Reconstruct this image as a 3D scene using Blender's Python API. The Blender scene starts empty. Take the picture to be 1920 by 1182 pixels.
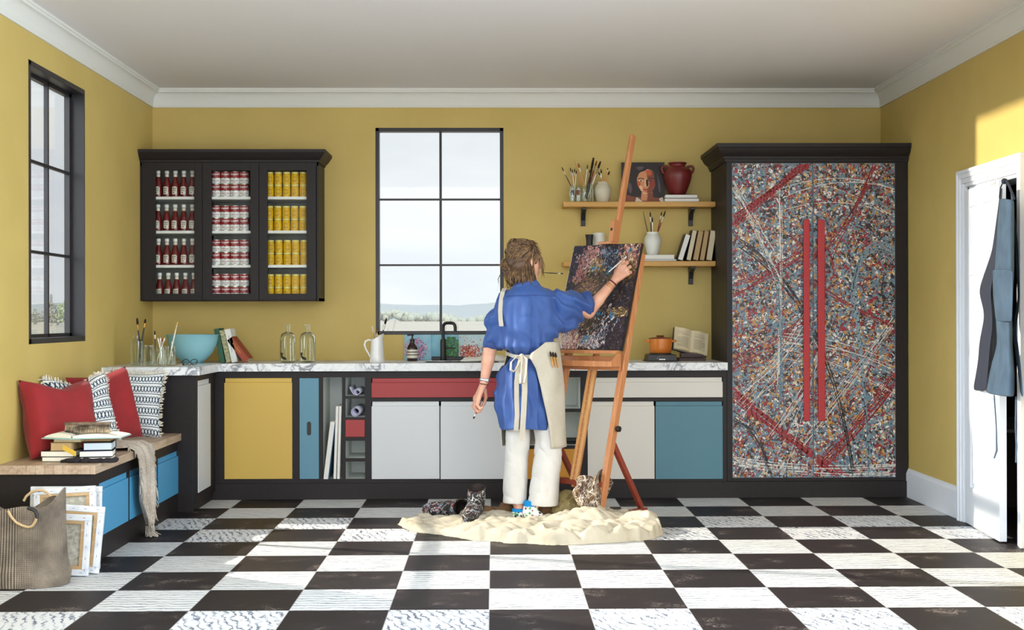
import bpy, math, random
import numpy as np
from mathutils import Vector, Matrix, Euler

random.seed(7); rng = np.random.default_rng(7)
SC = bpy.context.scene
COL = SC.collection
PI = math.pi
V = Vector

# ------------------------------------------------------------------ camera
FPX, CW, CH = 2436.07, 1920, 1182
CAM = V((0.0214, -8.8303, 1.2320))
YAW, PITCH, ROLL = -0.014147, 0.001494, 0.002034
RCAM = Matrix.Rotation(YAW, 3, 'Z') @ Matrix.Rotation(PITCH, 3, 'X') @ Matrix.Rotation(ROLL, 3, 'Y')
cd = bpy.data.cameras.new('camera'); cam = bpy.data.objects.new('camera', cd); COL.objects.link(cam)
cd.sensor_width = 36; cd.lens = 36 * FPX / CW; cd.clip_end = 4000; cd.clip_start = .05
_r, _f, _u = RCAM.col[0], RCAM.col[1], RCAM.col[2]
cam.matrix_world = Matrix.Translation(CAM) @ Matrix((_r, _u, -_f)).transposed().to_4x4()
SC.camera = cam

def ray(x, y): return RCAM @ V(((x - CW / 2) / FPX, 1, -(y - CH / 2) / FPX))
def AY(x, y, Y=0.): d = ray(x, y); return CAM + d * ((Y - CAM.y) / d.y)
def AZ(x, y, Z=0.): d = ray(x, y); return CAM + d * ((Z - CAM.z) / d.z)
def AX(x, y, X=0.): d = ray(x, y); return CAM + d * ((X - CAM.x) / d.x)
def XA(x, Y, y=591): return AY(x, y, Y).x
def ZA(y, Y, x=960): return AY(x, y, Y).z

# ------------------------------------------------------------------ view, world, lamps
SC.view_settings.view_transform = 'Standard'
SC.view_settings.look = 'None'
SC.view_settings.gamma = 1
SC.view_settings.use_curve_mapping = False
SC.view_settings.exposure = 0.0

def lin(c):
    o = []
    for v in c[:3]:
        v = v / 255.
        o.append(v / 12.92 if v <= .04045 else ((v + .055) / 1.055) ** 2.4)
    return (*o, 1.)

W = bpy.data.worlds.new('sky'); SC.world = W; W.use_nodes = True
nt = W.node_tree; nt.nodes.clear()
def nn(nt, t, ins=None, **kw):
    n = nt.nodes.new(t)
    for k, v in kw.items(): setattr(n, k, v)
    for k, v in (ins or {}).items():
        s = n.inputs[k]
        if hasattr(v, 'is_output') or isinstance(v, bpy.types.NodeSocket): nt.links.new(v, s)
        else: s.default_value = v
    return n
tc = nn(nt, 'ShaderNodeTexCoord')
dt = nn(nt, 'ShaderNodeVectorMath', {0: tc.outputs['Generated'], 1: (.22, -.82, .52)}, operation='DOT_PRODUCT')
SKY_BACK, SKY_FRONT = 1.0, 4.4
mr = nn(nt, 'ShaderNodeMapRange', {0: dt.outputs['Value'], 1: .05, 2: .85, 3: SKY_BACK, 4: SKY_FRONT}, interpolation_type='SMOOTHSTEP')
mp = nn(nt, 'ShaderNodeMapping', {0: tc.outputs['Generated'], 3: (2.2, 2.2, 9)})
no = nn(nt, 'ShaderNodeTexNoise', {'Vector': mp.outputs[0], 'Scale': 1.6, 'Detail': 5, 'Roughness': .55})
cr = nn(nt, 'ShaderNodeValToRGB', {0: no.outputs['Fac']})
cr.color_ramp.elements[0].position = .38; cr.color_ramp.elements[0].color = (.82, .86, .91, 1)
cr.color_ramp.elements[1].position = .62; cr.color_ramp.elements[1].color = (.95, .98, 1, 1)
mf = nn(nt, 'ShaderNodeMapRange', {0: dt.outputs['Value'], 1: .05, 2: .7})
mc = nn(nt, 'ShaderNodeMix', {0: mf.outputs[0], 6: cr.outputs[0], 7: (.92, .96, 1., 1)}, data_type='RGBA')
sx = nn(nt, 'ShaderNodeSeparateXYZ', {0: tc.outputs['Generated']})   # brighter, cooler sky to both sides of the house
sa = nn(nt, 'ShaderNodeMath', {0: sx.outputs[0]}, operation='ABSOLUTE')
sy = nn(nt, 'ShaderNodeMapRange', {0: sx.outputs[1], 1: .62, 2: -.1, 3: 0., 4: 1.})
sm = nn(nt, 'ShaderNodeMapRange', {0: sa.outputs[0], 1: .55, 2: .95, 3: 0., 4: 1.}, interpolation_type='SMOOTHSTEP')
sf = nn(nt, 'ShaderNodeMath', {0: sm.outputs[0], 1: sy.outputs[0]}, operation='MULTIPLY')
ms = nn(nt, 'ShaderNodeMix', {0: sf.outputs[0], 6: mc.outputs[2], 7: (.70, .86, 1., 1)}, data_type='RGBA')
st = nn(nt, 'ShaderNodeMath', {0: sf.outputs[0], 1: 11.5, 2: mr.outputs[0]}, operation='MULTIPLY_ADD')
bg = nn(nt, 'ShaderNodeBackground', {0: ms.outputs[2], 1: st.outputs[0]})
nn(nt, 'ShaderNodeOutputWorld', {0: bg.outputs[0]})

# low sunlight through the left window: a lamp standing outside it
ld = bpy.data.lights.new('window_light', 'POINT'); ld.energy = 1; ld.shadow_soft_size = .010; ld.color = (1., .93, .84)
ld.use_nodes = True
lt = ld.node_tree; lt.nodes.clear()
fo = nn(lt, 'ShaderNodeLightFalloff', {0: 76., 1: 0.})
em = nn(lt, 'ShaderNodeEmission', {0: (1., .95, .87, 1), 1: fo.outputs['Constant']})
nn(lt, 'ShaderNodeOutputLight', {0: em.outputs[0]})
lo = bpy.data.objects.new('window_light', ld); COL.objects.link(lo); lo.location = (-3.92, -.94, 2.603)

# ------------------------------------------------------------------ mesh helpers
XL, XR, YB, ZC, ZT, YF = -2.4456, 2.8478, .6083, 2.7531, 2.885, -6.4
T = .42

class MB:
    def __init__(s): s.v, s.f, s.m, s.c = [], [], [], 0
    def add(s, vs, fs, m=None):
        o = len(s.v); s.v += [tuple(q) for q in vs]; s.f += [tuple(i + o for i in q) for q in fs]
        s.m += [s.c if m is None else m] * len(fs); return s
    def box(s, a, b, m=None):
        x0, x1 = sorted((a[0], b[0])); y0, y1 = sorted((a[1], b[1])); z0, z1 = sorted((a[2], b[2]))
        return s.add([(x0, y0, z0), (x1, y0, z0), (x1, y1, z0), (x0, y1, z0), (x0, y0, z1), (x1, y0, z1), (x1, y1, z1), (x0, y1, z1)],
                     [(0, 3, 2, 1), (4, 5, 6, 7), (0, 1, 5, 4), (1, 2, 6, 5), (2, 3, 7, 6), (3, 0, 4, 7)], m)
    def mbox(s, M, size, m=None):
        hx, hy, hz = size[0] / 2, size[1] / 2, size[2] / 2
        t = MB().box((-hx, -hy, -hz), (hx, hy, hz))
        return s.add([M @ V(q) for q in t.v], t.f, m)
    def prism(s, poly, M, h, m=None):
        n = len(poly)
        vs = [M @ V((p[0], p[1], 0)) for p in poly] + [M @ V((p[0], p[1], h)) for p in poly]
        return s.add(vs, [tuple(range(n))[::-1], tuple(range(n, 2 * n))] + [(i, (i + 1) % n, n + (i + 1) % n, n + i) for i in range(n)], m)
    def bar(s, a, b, w, d, up=(0, 0, 1), m=None):
        a, b = V(a), V(b); z = (b - a).normalized(); x = V(up).cross(z)
        if x.length < 1e-4: x = V((1, 0, 0)).cross(z)
        x.normalize(); y = z.cross(x)
        M = Matrix((x, y, z)).transposed().to_4x4(); M.translation = (a + b) / 2
        return s.mbox(M, (w, d, (b - a).length), m)
    def surf(s, G, cu=False, cv=False, m=None):
        nu, nv = len(G), len(G[0]); vs = [p for r in G for p in r]; fs = []
        for i in range(nu if cu else nu - 1):
            for j in range(nv if cv else nv - 1):
                a, b = (i + 1) % nu, (j + 1) % nv
                fs.append((i * nv + j, i * nv + b, a * nv + b, a * nv + j))
        return s.add(vs, fs, m)
    def lathe(s, prof, c=(0, 0, 0), n=24, M=None, m=None, cap=True):
        c = V(c); G = []
        for r, z in prof:
            ring = []
            for k in range(n):
                a = 2 * PI * k / n; p = V((r * math.cos(a), r * math.sin(a), z)); ring.append((M @ p) if M else p + c)
            G.append(ring)
        s.surf(G, cv=True, m=m)
        if cap:
            o = len(s.v) - n * len(prof); L = len(prof) - 1
            if prof[0][0] > 1e-5: s.f.append(tuple(o + k for k in range(n))[::-1]); s.m.append(s.c if m is None else m)
            if prof[-1][0] > 1e-5: s.f.append(tuple(o + L * n + k for k in range(n))); s.m.append(s.c if m is None else m)
        return s
    def tube(s, pts, r, n=8, m=None, flat=1.):
        pts = [V(p) for p in pts]; L = len(pts); rs = r if hasattr(r, '__len__') else [r] * L
        G = []; x = None
        for i, p in enumerate(pts):
            d = (pts[min(i + 1, L - 1)] - pts[max(i - 1, 0)]).normalized()
            if x is None:
                x = d.cross(V((0, 0, 1)))
                if x.length < .05: x = d.cross(V((0, 1, 0)))
            else: x = x - d * x.dot(d)
            x.normalize(); y = d.cross(x)
            G.append([p + (x * math.cos(2 * PI * k / n) + y * flat * math.sin(2 * PI * k / n)) * rs[i] for k in range(n)])
        o = len(s.v); s.surf(G, cv=True, m=m); mm = s.c if m is None else m
        s.f.append(tuple(o + k for k in range(n))[::-1]); s.m.append(mm)
        s.f.append(tuple(o + (L - 1) * n + k for k in range(n))); s.m.append(mm); return s
    def ball(s, c, r, n=12, m=None, M=None):
        rr = r if hasattr(r, '__len__') else (r, r, r); c = V(c); G = []
        for i in range(n // 2 + 1):
            t = PI * i / (n // 2)
            ring = [V((rr[0] * math.sin(t) * math.cos(2 * PI * k / n), rr[1] * math.sin(t) * math.sin(2 * PI * k / n), -rr[2] * math.cos(t))) for k in range(n)]
            G.append([(M @ p if M else p) + c for p in ring])
        return s.surf(G, cv=True, m=m)
    def ribbon(s, pts, w, side, th=.002, m=None):
        side = [V(q) for q in side] if isinstance(side, list) else [V(side)] * len(pts)
        pts = [V(p) for p in pts]; ws = w if hasattr(w, '__len__') else [w] * len(pts)
        G = []
        for i, p in enumerate(pts):
            d = pts[min(i + 1, len(pts) - 1)] - pts[max(i - 1, 0)]
            sv = side[i].normalized(); nv = d.cross(sv).normalized() * th / 2; h = sv * ws[i] / 2
            G.append([p - h - nv, p + h - nv, p + h + nv, p - h + nv])
        o = len(s.v); s.surf(G, cv=True, m=m); k = len(pts) - 1; mm = s.c if m is None else m
        s.f += [(o + 3, o + 2, o + 1, o), (o + 4 * k, o + 4 * k + 1, o + 4 * k + 2, o + 4 * k + 3)]; s.m += [mm, mm]; return s
    def build(s, name, mats, parent=None, smooth=0, bevel=0, seg=2, sub=0, solid=0):
        me = bpy.data.meshes.new(name); vs = s.v
        if parent:
            I = wm(parent).inverted(); vs = [I @ V(q) for q in vs]
        me.from_pydata([tuple(q) for q in vs], [], s.f)
        for q in (mats if isinstance(mats, (list, tuple)) else [mats]): me.materials.append(q)
        if any(s.m): me.polygons.foreach_set('material_index', s.m)
        if smooth:
            me.polygons.foreach_set('use_smooth', [True] * len(me.polygons))
            if smooth < 180: me.set_sharp_from_angle(angle=math.radians(smooth))
        me.update(); o = bpy.data.objects.new(name, me); COL.objects.link(o)
        if parent: o.parent = parent
        if solid: q = o.modifiers.new('s', 'SOLIDIFY'); q.thickness = solid; q.offset = 0
        if bevel: q = o.modifiers.new('b', 'BEVEL'); q.width = bevel; q.segments = seg; q.limit_method = 'ANGLE'; q.angle_limit = .6
        if sub: q = o.modifiers.new('u', 'SUBSURF'); q.levels = q.render_levels = sub
        return o

def wm(o):
    M = Matrix.LocRotScale(o.location, o.rotation_euler, o.scale)
    return wm(o.parent) @ M if o.parent else M
def tag(o, label, cat, group=None, kind=None):
    o['label'] = label; o['category'] = cat
    if group: o['group'] = group
    if kind: o['kind'] = kind
    return o
def thing(name, label, cat, loc=(0, 0, 0), rz=0, group=None):
    o = bpy.data.objects.new(name, None); COL.objects.link(o); o.location = loc; o.rotation_euler = (0, 0, rz); o.empty_display_size = .05
    return tag(o, label, cat, group)
def struct(o, label=None, cat=None):
    o['kind'] = 'structure'
    if label: o['label'] = label
    if cat: o['category'] = cat
    return o
def part(o, label): o['label'] = label; return o
def dup(root, loc=None, label=None, rz=None):
    r = root.copy(); COL.objects.link(r)
    if loc is not None: r.location = loc
    if rz is not None: r.rotation_euler = (0, 0, rz)
    if label: r['label'] = label
    for ch in list(root.children):
        c = ch.copy(); COL.objects.link(c); c.parent = r
        for g in list(ch.children):
            d = g.copy(); COL.objects.link(d); d.parent = c
    return r
def Mloc(p, rot=(0, 0, 0)): return Matrix.LocRotScale(V(p), Euler(rot), None)

def text(s, size, shear=0., bold=0.):
    cu = bpy.data.curves.new('t', 'FONT'); cu.body = s; cu.size = size; cu.shear = shear; cu.align_x = 'CENTER'; cu.align_y = 'CENTER'
    cu.offset = bold; cu.resolution_u = 2
    o = bpy.data.objects.new('t', cu); me = o.to_mesh()
    vs = [tuple(q.co) for q in me.vertices]; fs = [tuple(p.vertices) for p in me.polygons]
    o.to_mesh_clear(); bpy.data.objects.remove(o); bpy.data.curves.remove(cu); return vs, fs

# ------------------------------------------------------------------ signed-distance modelling (organic shapes)
class Field:
    def __init__(s, k=.02): s.k = k; s.p = []; s.post = []
    def cap(s, a, b, ra, rb=None):
        a = np.array(a, np.float32); b = np.array(b, np.float32); rb = ra if rb is None else rb; ab = b - a; L = max(float(ab @ ab), 1e-9)
        def f(P):
            t = np.clip(((P - a) @ ab) / L, 0, 1)
            d = P - a - t[:, None] * ab
            return np.sqrt((d * d).sum(1)) - (ra + (rb - ra) * t)
        s.p.append(f); return s
    def chain(s, pts, rs):
        for i in range(len(pts) - 1): s.cap(pts[i], pts[i + 1], rs[i], rs[i + 1])
        return s
    def ell(s, c, r, R=None):
        c = np.array(c, np.float32); r = np.array(r, np.float32); M = None if R is None else np.array(R.to_3x3() if hasattr(R, 'to_3x3') else R, np.float32)
        def f(P):
            q = P - c
            if M is not None: q = q @ M
            k0 = np.sqrt(((q / r) ** 2).sum(1)); k1 = np.sqrt(((q / (r * r)) ** 2).sum(1))
            return np.where(k0 > 1e-4, k0 * (k0 - 1) / np.maximum(k1, 1e-6), -float(r.min()))
        s.p.append(f); return s
    def fn(s, f): s.p.append(f); return s
    def __call__(s, P, ps=None):
        k = s.k; d = None
        for f in (s.p if ps is None else ps):
            b = f(P)
            if d is None: d = b
            else:
                h = np.clip(.5 + .5 * (b - d) / k, 0, 1); d = b + (d - b) * h - k * h * (1 - h)
        for f in s.post: d = f(P, d)
        return d

def sdf_mesh(F, lo, hi, h, B=12):
    lo = np.array(lo, np.float32); n = np.ceil((np.array(hi) - lo) / h / B).astype(int) * B + 1
    A = np.full(n, 1., np.float32); nb = (n - 1) // B; ar = np.arange(B + 1, dtype=np.float32) * h
    g = np.stack(np.meshgrid(ar, ar, ar, indexing='ij'), -1).reshape(-1, 3)
    I = np.stack(np.meshgrid(*[np.arange(q) for q in nb], indexing='ij'), -1).reshape(-1, 3)
    C = lo + (I + .5).astype(np.float32) * (B * h)
    D = np.stack([f(C) for f in F.p]); R = B * h * .87
    Dm = D.min(0)
    for j, (i0, c) in enumerate(zip(I, C)):
        if Dm[j] > R * 1.6 + F.k + .02 or Dm[j] < -R * 1.6 - .03:
            if Dm[j] < 0: A[i0[0] * B:i0[0] * B + B + 1, i0[1] * B:i0[1] * B + B + 1, i0[2] * B:i0[2] * B + B + 1] = -1
            if Dm[j] > 0 or not F.post: continue
        ps = [f for f, d in zip(F.p, D[:, j]) if d < Dm[j] + 2.6 * R + F.k]
        A[i0[0] * B:i0[0] * B + B + 1, i0[1] * B:i0[1] * B + B + 1, i0[2] * B:i0[2] * B + B + 1] = F(g + lo + i0.astype(np.float32) * (B * h), ps).reshape(B + 1, B + 1, B + 1)
    S = A < 0
    c = [S[x:n[0] - 1 + x, y:n[1] - 1 + y, z:n[2] - 1 + z] for x in (0, 1) for y in (0, 1) for z in (0, 1)]
    sm = sum(q.astype(np.int8) for q in c); act = (sm > 0) & (sm < 8)
    ii = np.argwhere(act); idx = np.full(act.shape, -1, np.int64); idx[act] = np.arange(len(ii))
    acc = np.zeros((len(ii), 3), np.float32); cnt = np.zeros(len(ii), np.float32)
    for ax in range(3):
        o1, o2 = [q for q in range(3) if q != ax]
        for u in (0, 1):
            for w in (0, 1):
                off = np.zeros(3, int); off[o1] = u; off[o2] = w; off2 = off.copy(); off2[ax] = 1
                p, q = ii + off, ii + off2; a = A[p[:, 0], p[:, 1], p[:, 2]]; b = A[q[:, 0], q[:, 1], q[:, 2]]
                cr_ = (a < 0) != (b < 0); t = np.where(cr_, a / np.where(a == b, 1, a - b), 0)
                pos = np.tile(off.astype(np.float32), (len(ii), 1)); pos[:, ax] = t
                acc[cr_] += pos[cr_]; cnt[cr_] += 1
    vs = lo + (ii + acc / np.maximum(cnt, 1)[:, None]) * h
    fs = []
    for ax in range(3):
        o1, o2 = [(1, 2), (2, 0), (0, 1)][ax]
        sl = [slice(1, -1)] * 3; sl[ax] = slice(0, -1); s2 = list(sl); s2[ax] = slice(1, None)
        a, b = S[tuple(sl)], S[tuple(s2)]; e = np.argwhere(a != b); base = np.array([1, 1, 1]); base[ax] = 0
        e1 = e + base; fl = a[tuple(e.T)]
        def at(d1, d2):
            q = e1.copy(); q[:, o1] += d1; q[:, o2] += d2; return idx[q[:, 0], q[:, 1], q[:, 2]]
        Q = np.stack([at(-1, -1), at(0, -1), at(0, 0), at(-1, 0)], 1)
        Q[~fl] = Q[~fl][:, ::-1]; fs.append(Q)
    fs = np.concatenate(fs); fs = fs[(fs >= 0).all(1)]
    return vs, fs

def sdf_obj(name, F, lo, hi, h, mats, parent=None, smooth_it=0, midx=None):
    vs, fs = sdf_mesh(F, lo, hi, h)
    if parent:
        I = np.array(wm(parent).inverted()); vs = vs @ I[:3, :3].T + I[:3, 3]
    me = bpy.data.meshes.new(name); me.from_pydata(vs.tolist(), [], fs.tolist())
    for q in (mats if isinstance(mats, (list, tuple)) else [mats]): me.materials.append(q)
    if midx is not None:
        w = vs if not parent else vs @ np.array(wm(parent))[:3, :3].T + np.array(wm(parent))[:3, 3]
        me.polygons.foreach_set('material_index', midx(w[fs].mean(1)).astype(np.int32))
    me.polygons.foreach_set('use_smooth', [True] * len(me.polygons)); me.update()
    o = bpy.data.objects.new(name, me); COL.objects.link(o)
    if parent: o.parent = parent
    if smooth_it: q = o.modifiers.new('m', 'SMOOTH'); q.iterations = smooth_it; q.factor = .5
    return o

def vnoise(P, sc=1., seed=0):
    """smooth value noise, -1..1"""
    P = np.asarray(P, np.float64) * sc + seed * 17.31
    i = np.floor(P).astype(np.int64); f = P - i; u = f * f * (3 - 2 * f)
    def hsh(a, b, c):
        n = (a * 374761393 + b * 668265263 + c * 2147483647 + seed * 1274126177) & 0xffffffff
        n = ((n ^ (n >> 13)) * 1274126177) & 0xffffffff
        return ((n ^ (n >> 16)) & 0xffff) / 32767.5 - 1
    r = 0
    for a in (0, 1):
        for b in (0, 1):
            for c in (0, 1):
                w = (u[:, 0] if a else 1 - u[:, 0]) * (u[:, 1] if b else 1 - u[:, 1]) * (u[:, 2] if c else 1 - u[:, 2])
                r = r + w * hsh(i[:, 0] + a, i[:, 1] + b, i[:, 2] + c)
    return r.astype(np.float32)
# ------------------------------------------------------------------ materials
def newmat(name):
    m = bpy.data.materials.new(name); m.use_nodes = True; t = m.node_tree; t.nodes.clear()
    b = nn(t, 'ShaderNodeBsdfPrincipled'); nn(t, 'ShaderNodeOutputMaterial', {0: b.outputs[0]})
    return m, t, b
def mk(name, rgb, rough=.5, metal=0, rgb2=None, vs=4., stretch=(1, 1, 1), bump=0, bs=200., spec=.5, sheen=0, trans=0, coat=0, lo=.35, hi=.65, det=4):
    m, t, b = newmat(name)
    b.inputs['Roughness'].default_value = rough; b.inputs['Metallic'].default_value = metal
    b.inputs['Specular IOR Level'].default_value = spec
    if sheen: b.inputs['Sheen Weight'].default_value = sheen
    if trans: b.inputs['Transmission Weight'].default_value = trans
    if coat: b.inputs['Coat Weight'].default_value = coat
    b.inputs['Base Color'].default_value = lin(rgb)
    if rgb2 or bump:
        tc = nn(t, 'ShaderNodeTexCoord')
        mp = nn(t, 'ShaderNodeMapping', {0: tc.outputs['Object'], 3: stretch})
    if rgb2:
        n = nn(t, 'ShaderNodeTexNoise', {'Vector': mp.outputs[0], 'Scale': vs, 'Detail': det})
        r = nn(t, 'ShaderNodeValToRGB', {0: n.outputs['Fac']}); e = r.color_ramp.elements
        e[0].position = lo; e[0].color = lin(rgb); e[1].position = hi; e[1].color = lin(rgb2)
        t.links.new(r.outputs[0], b.inputs['Base Color'])
    if bump:
        n2 = nn(t, 'ShaderNodeTexNoise', {'Vector': mp.outputs[0], 'Scale': bs, 'Detail': 3})
        bp = nn(t, 'ShaderNodeBump', {'Strength': bump, 'Distance': .002, 'Height': n2.outputs['Fac']})
        t.links.new(bp.outputs[0], b.inputs['Normal'])
    return m
def ramp(t, fac, stops, interp='LINEAR'):
    r = nn(t, 'ShaderNodeValToRGB', {0: fac}); cr = r.color_ramp; cr.interpolation = interp
    while len(cr.elements) < len(stops): cr.elements.new(.5)
    for e, (p, c) in zip(cr.elements, stops): e.position = p; e.color = lin(c) if len(c) == 3 else c
    return r.outputs[0]
def mth(t, op, a, b=0., c=0.):
    n = nn(t, 'ShaderNodeMath', {0: a, 1: b, 2: c}, operation=op); return n.outputs[0]

M = {}
M['wall'] = mk('wall_paint_ochre', (203, 178, 103), .62, rgb2=(197, 172, 97), vs=3, bump=.06, bs=260)
M['ceil'] = mk('ceiling_paint', (228, 226, 228), .85, bump=.05, bs=150)
M['cornice'] = mk('cornice_paint', (222, 222, 216), .6)
M['white'] = mk('white_gloss_paint', (226, 230, 236), .35, bump=.02, bs=60)
M['dark'] = mk('charcoal_cabinet_paint', (35, 30, 30), .5, rgb2=(32, 27, 28), vs=30, spec=.3, bump=.03, bs=300)
M['steel'] = mk('black_steel', (34, 31, 34), .4)
M['yellow'] = mk('yellow_door_paint', (205, 170, 78), .5, bump=.03, bs=200)
M['blue'] = mk('blue_door_paint', (92, 140, 160), .5, bump=.03, bs=200)
M['blueb'] = mk('blue_drawer_paint', (72, 148, 190), .5, bump=.03, bs=200)
M['bluet'] = mk('teal_door_paint', (78, 124, 140), .5, bump=.03, bs=200)
M['red'] = mk('red_drawer_paint', (160, 42, 44), .45, bump=.03, bs=200)
M['handle'] = mk('red_handle_paint', (176, 40, 46), .5)
M['wdoor'] = mk('cool_white_door_paint', (210, 213, 215), .45)
M['wdoorw'] = mk('warm_white_door_paint', (214, 209, 199), .45)
M['orange'] = mk('ochre_drawer_paint', (196, 134, 40), .5)
M['lining'] = mk('grey_white_lining', (222, 227, 222), .6)
M['shelfw'] = mk('white_shelf', (232, 232, 228), .5)
M['paper'] = mk('paper', (236, 230, 214), .8)
M['cover'] = mk('dark_book_cover', (30, 28, 32), .5)

def marble(name, veins=(138, 140, 145), base=(232, 234, 234), sc=7.):
    m, t, b = newmat(name); tc = nn(t, 'ShaderNodeTexCoord')
    n = nn(t, 'ShaderNodeTexNoise', {'Vector': tc.outputs['Object'], 'Scale': sc, 'Detail': 8, 'Roughness': .62, 'Distortion': 1.3})
    d = mth(t, 'ABSOLUTE', mth(t, 'SUBTRACT', n.outputs['Fac'], .5))
    n2 = nn(t, 'ShaderNodeTexNoise', {'Vector': tc.outputs['Object'], 'Scale': sc * .5, 'Detail': 3})
    d2 = mth(t, 'ADD', d, mth(t, 'MULTIPLY', mth(t, 'SUBTRACT', n2.outputs['Fac'], .45), .25))
    t.links.new(ramp(t, d2, [(0, veins), (.014, (182, 185, 189)), (.035, (220, 222, 223)), (.1, base)]), b.inputs['Base Color'])
    b.inputs['Roughness'].default_value = .35; return m
M['marble'] = marble('marble_worktop')

def wood(name, c1, c2, axis=0, sc=18., rough=.45, c3=None):
    m, t, b = newmat(name); tc = nn(t, 'ShaderNodeTexCoord')
    s = [sc, sc, sc]; s[axis] = sc * .07
    mp = nn(t, 'ShaderNodeMapping', {0: tc.outputs['Object'], 3: s})
    n = nn(t, 'ShaderNodeTexNoise', {'Vector': mp.outputs[0], 'Scale': 2.2, 'Detail': 6, 'Roughness': .6, 'Distortion': .6})
    t.links.new(ramp(t, n.outputs['Fac'], [(.3, c1), (.52, c3 or c1), (.7, c2)]), b.inputs['Base Color'])
    bp = nn(t, 'ShaderNodeBump', {'Strength': .12, 'Distance': .002, 'Height': n.outputs['Fac']}); t.links.new(bp.outputs[0], b.inputs['Normal'])
    b.inputs['Roughness'].default_value = rough; return m
M['oak'] = wood('oak_shelf_wood', (196, 146, 66), (212, 166, 84), 0)
M['beech'] = wood('easel_beech_wood', (196, 130, 84), (218, 160, 110), 2, 14)
M['beechr'] = wood('easel_red_wood', (142, 62, 44), (164, 80, 56), 0, 14)

def stave_wood():
    m, t, b = newmat('block_bench_wood'); tc = nn(t, 'ShaderNodeTexCoord')
    br = nn(t, 'ShaderNodeTexBrick', {'Vector': nn(t, 'ShaderNodeMapping', {0: tc.outputs['Object'], 2: (0, 0, PI / 2), 3: (1, 1, 1)}).outputs[0], 'Color1': lin((196, 172, 148)), 'Color2': lin((168, 140, 114)), 'Mortar': lin((140, 112, 90)), 'Scale': 1., 'Mortar Size': .0015, 'Brick Width': .38, 'Row Height': .045, 'Bias': 0.})
    mp = nn(t, 'ShaderNodeMapping', {0: tc.outputs['Object'], 3: (30, 3, 30)})
    n = nn(t, 'ShaderNodeTexNoise', {'Vector': mp.outputs[0], 'Scale': 2., 'Detail': 5})
    mx = nn(t, 'ShaderNodeMix', {0: .35, 6: br.outputs['Color'], 7: ramp(t, n.outputs['Fac'], [(.3, (150, 120, 96)), (.7, (222, 204, 182))])}, data_type='RGBA')
    t.links.new(mx.outputs[2], b.inputs['Base Color']); b.inputs['Roughness'].default_value = .5; return m
M['stave'] = stave_wood()

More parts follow.
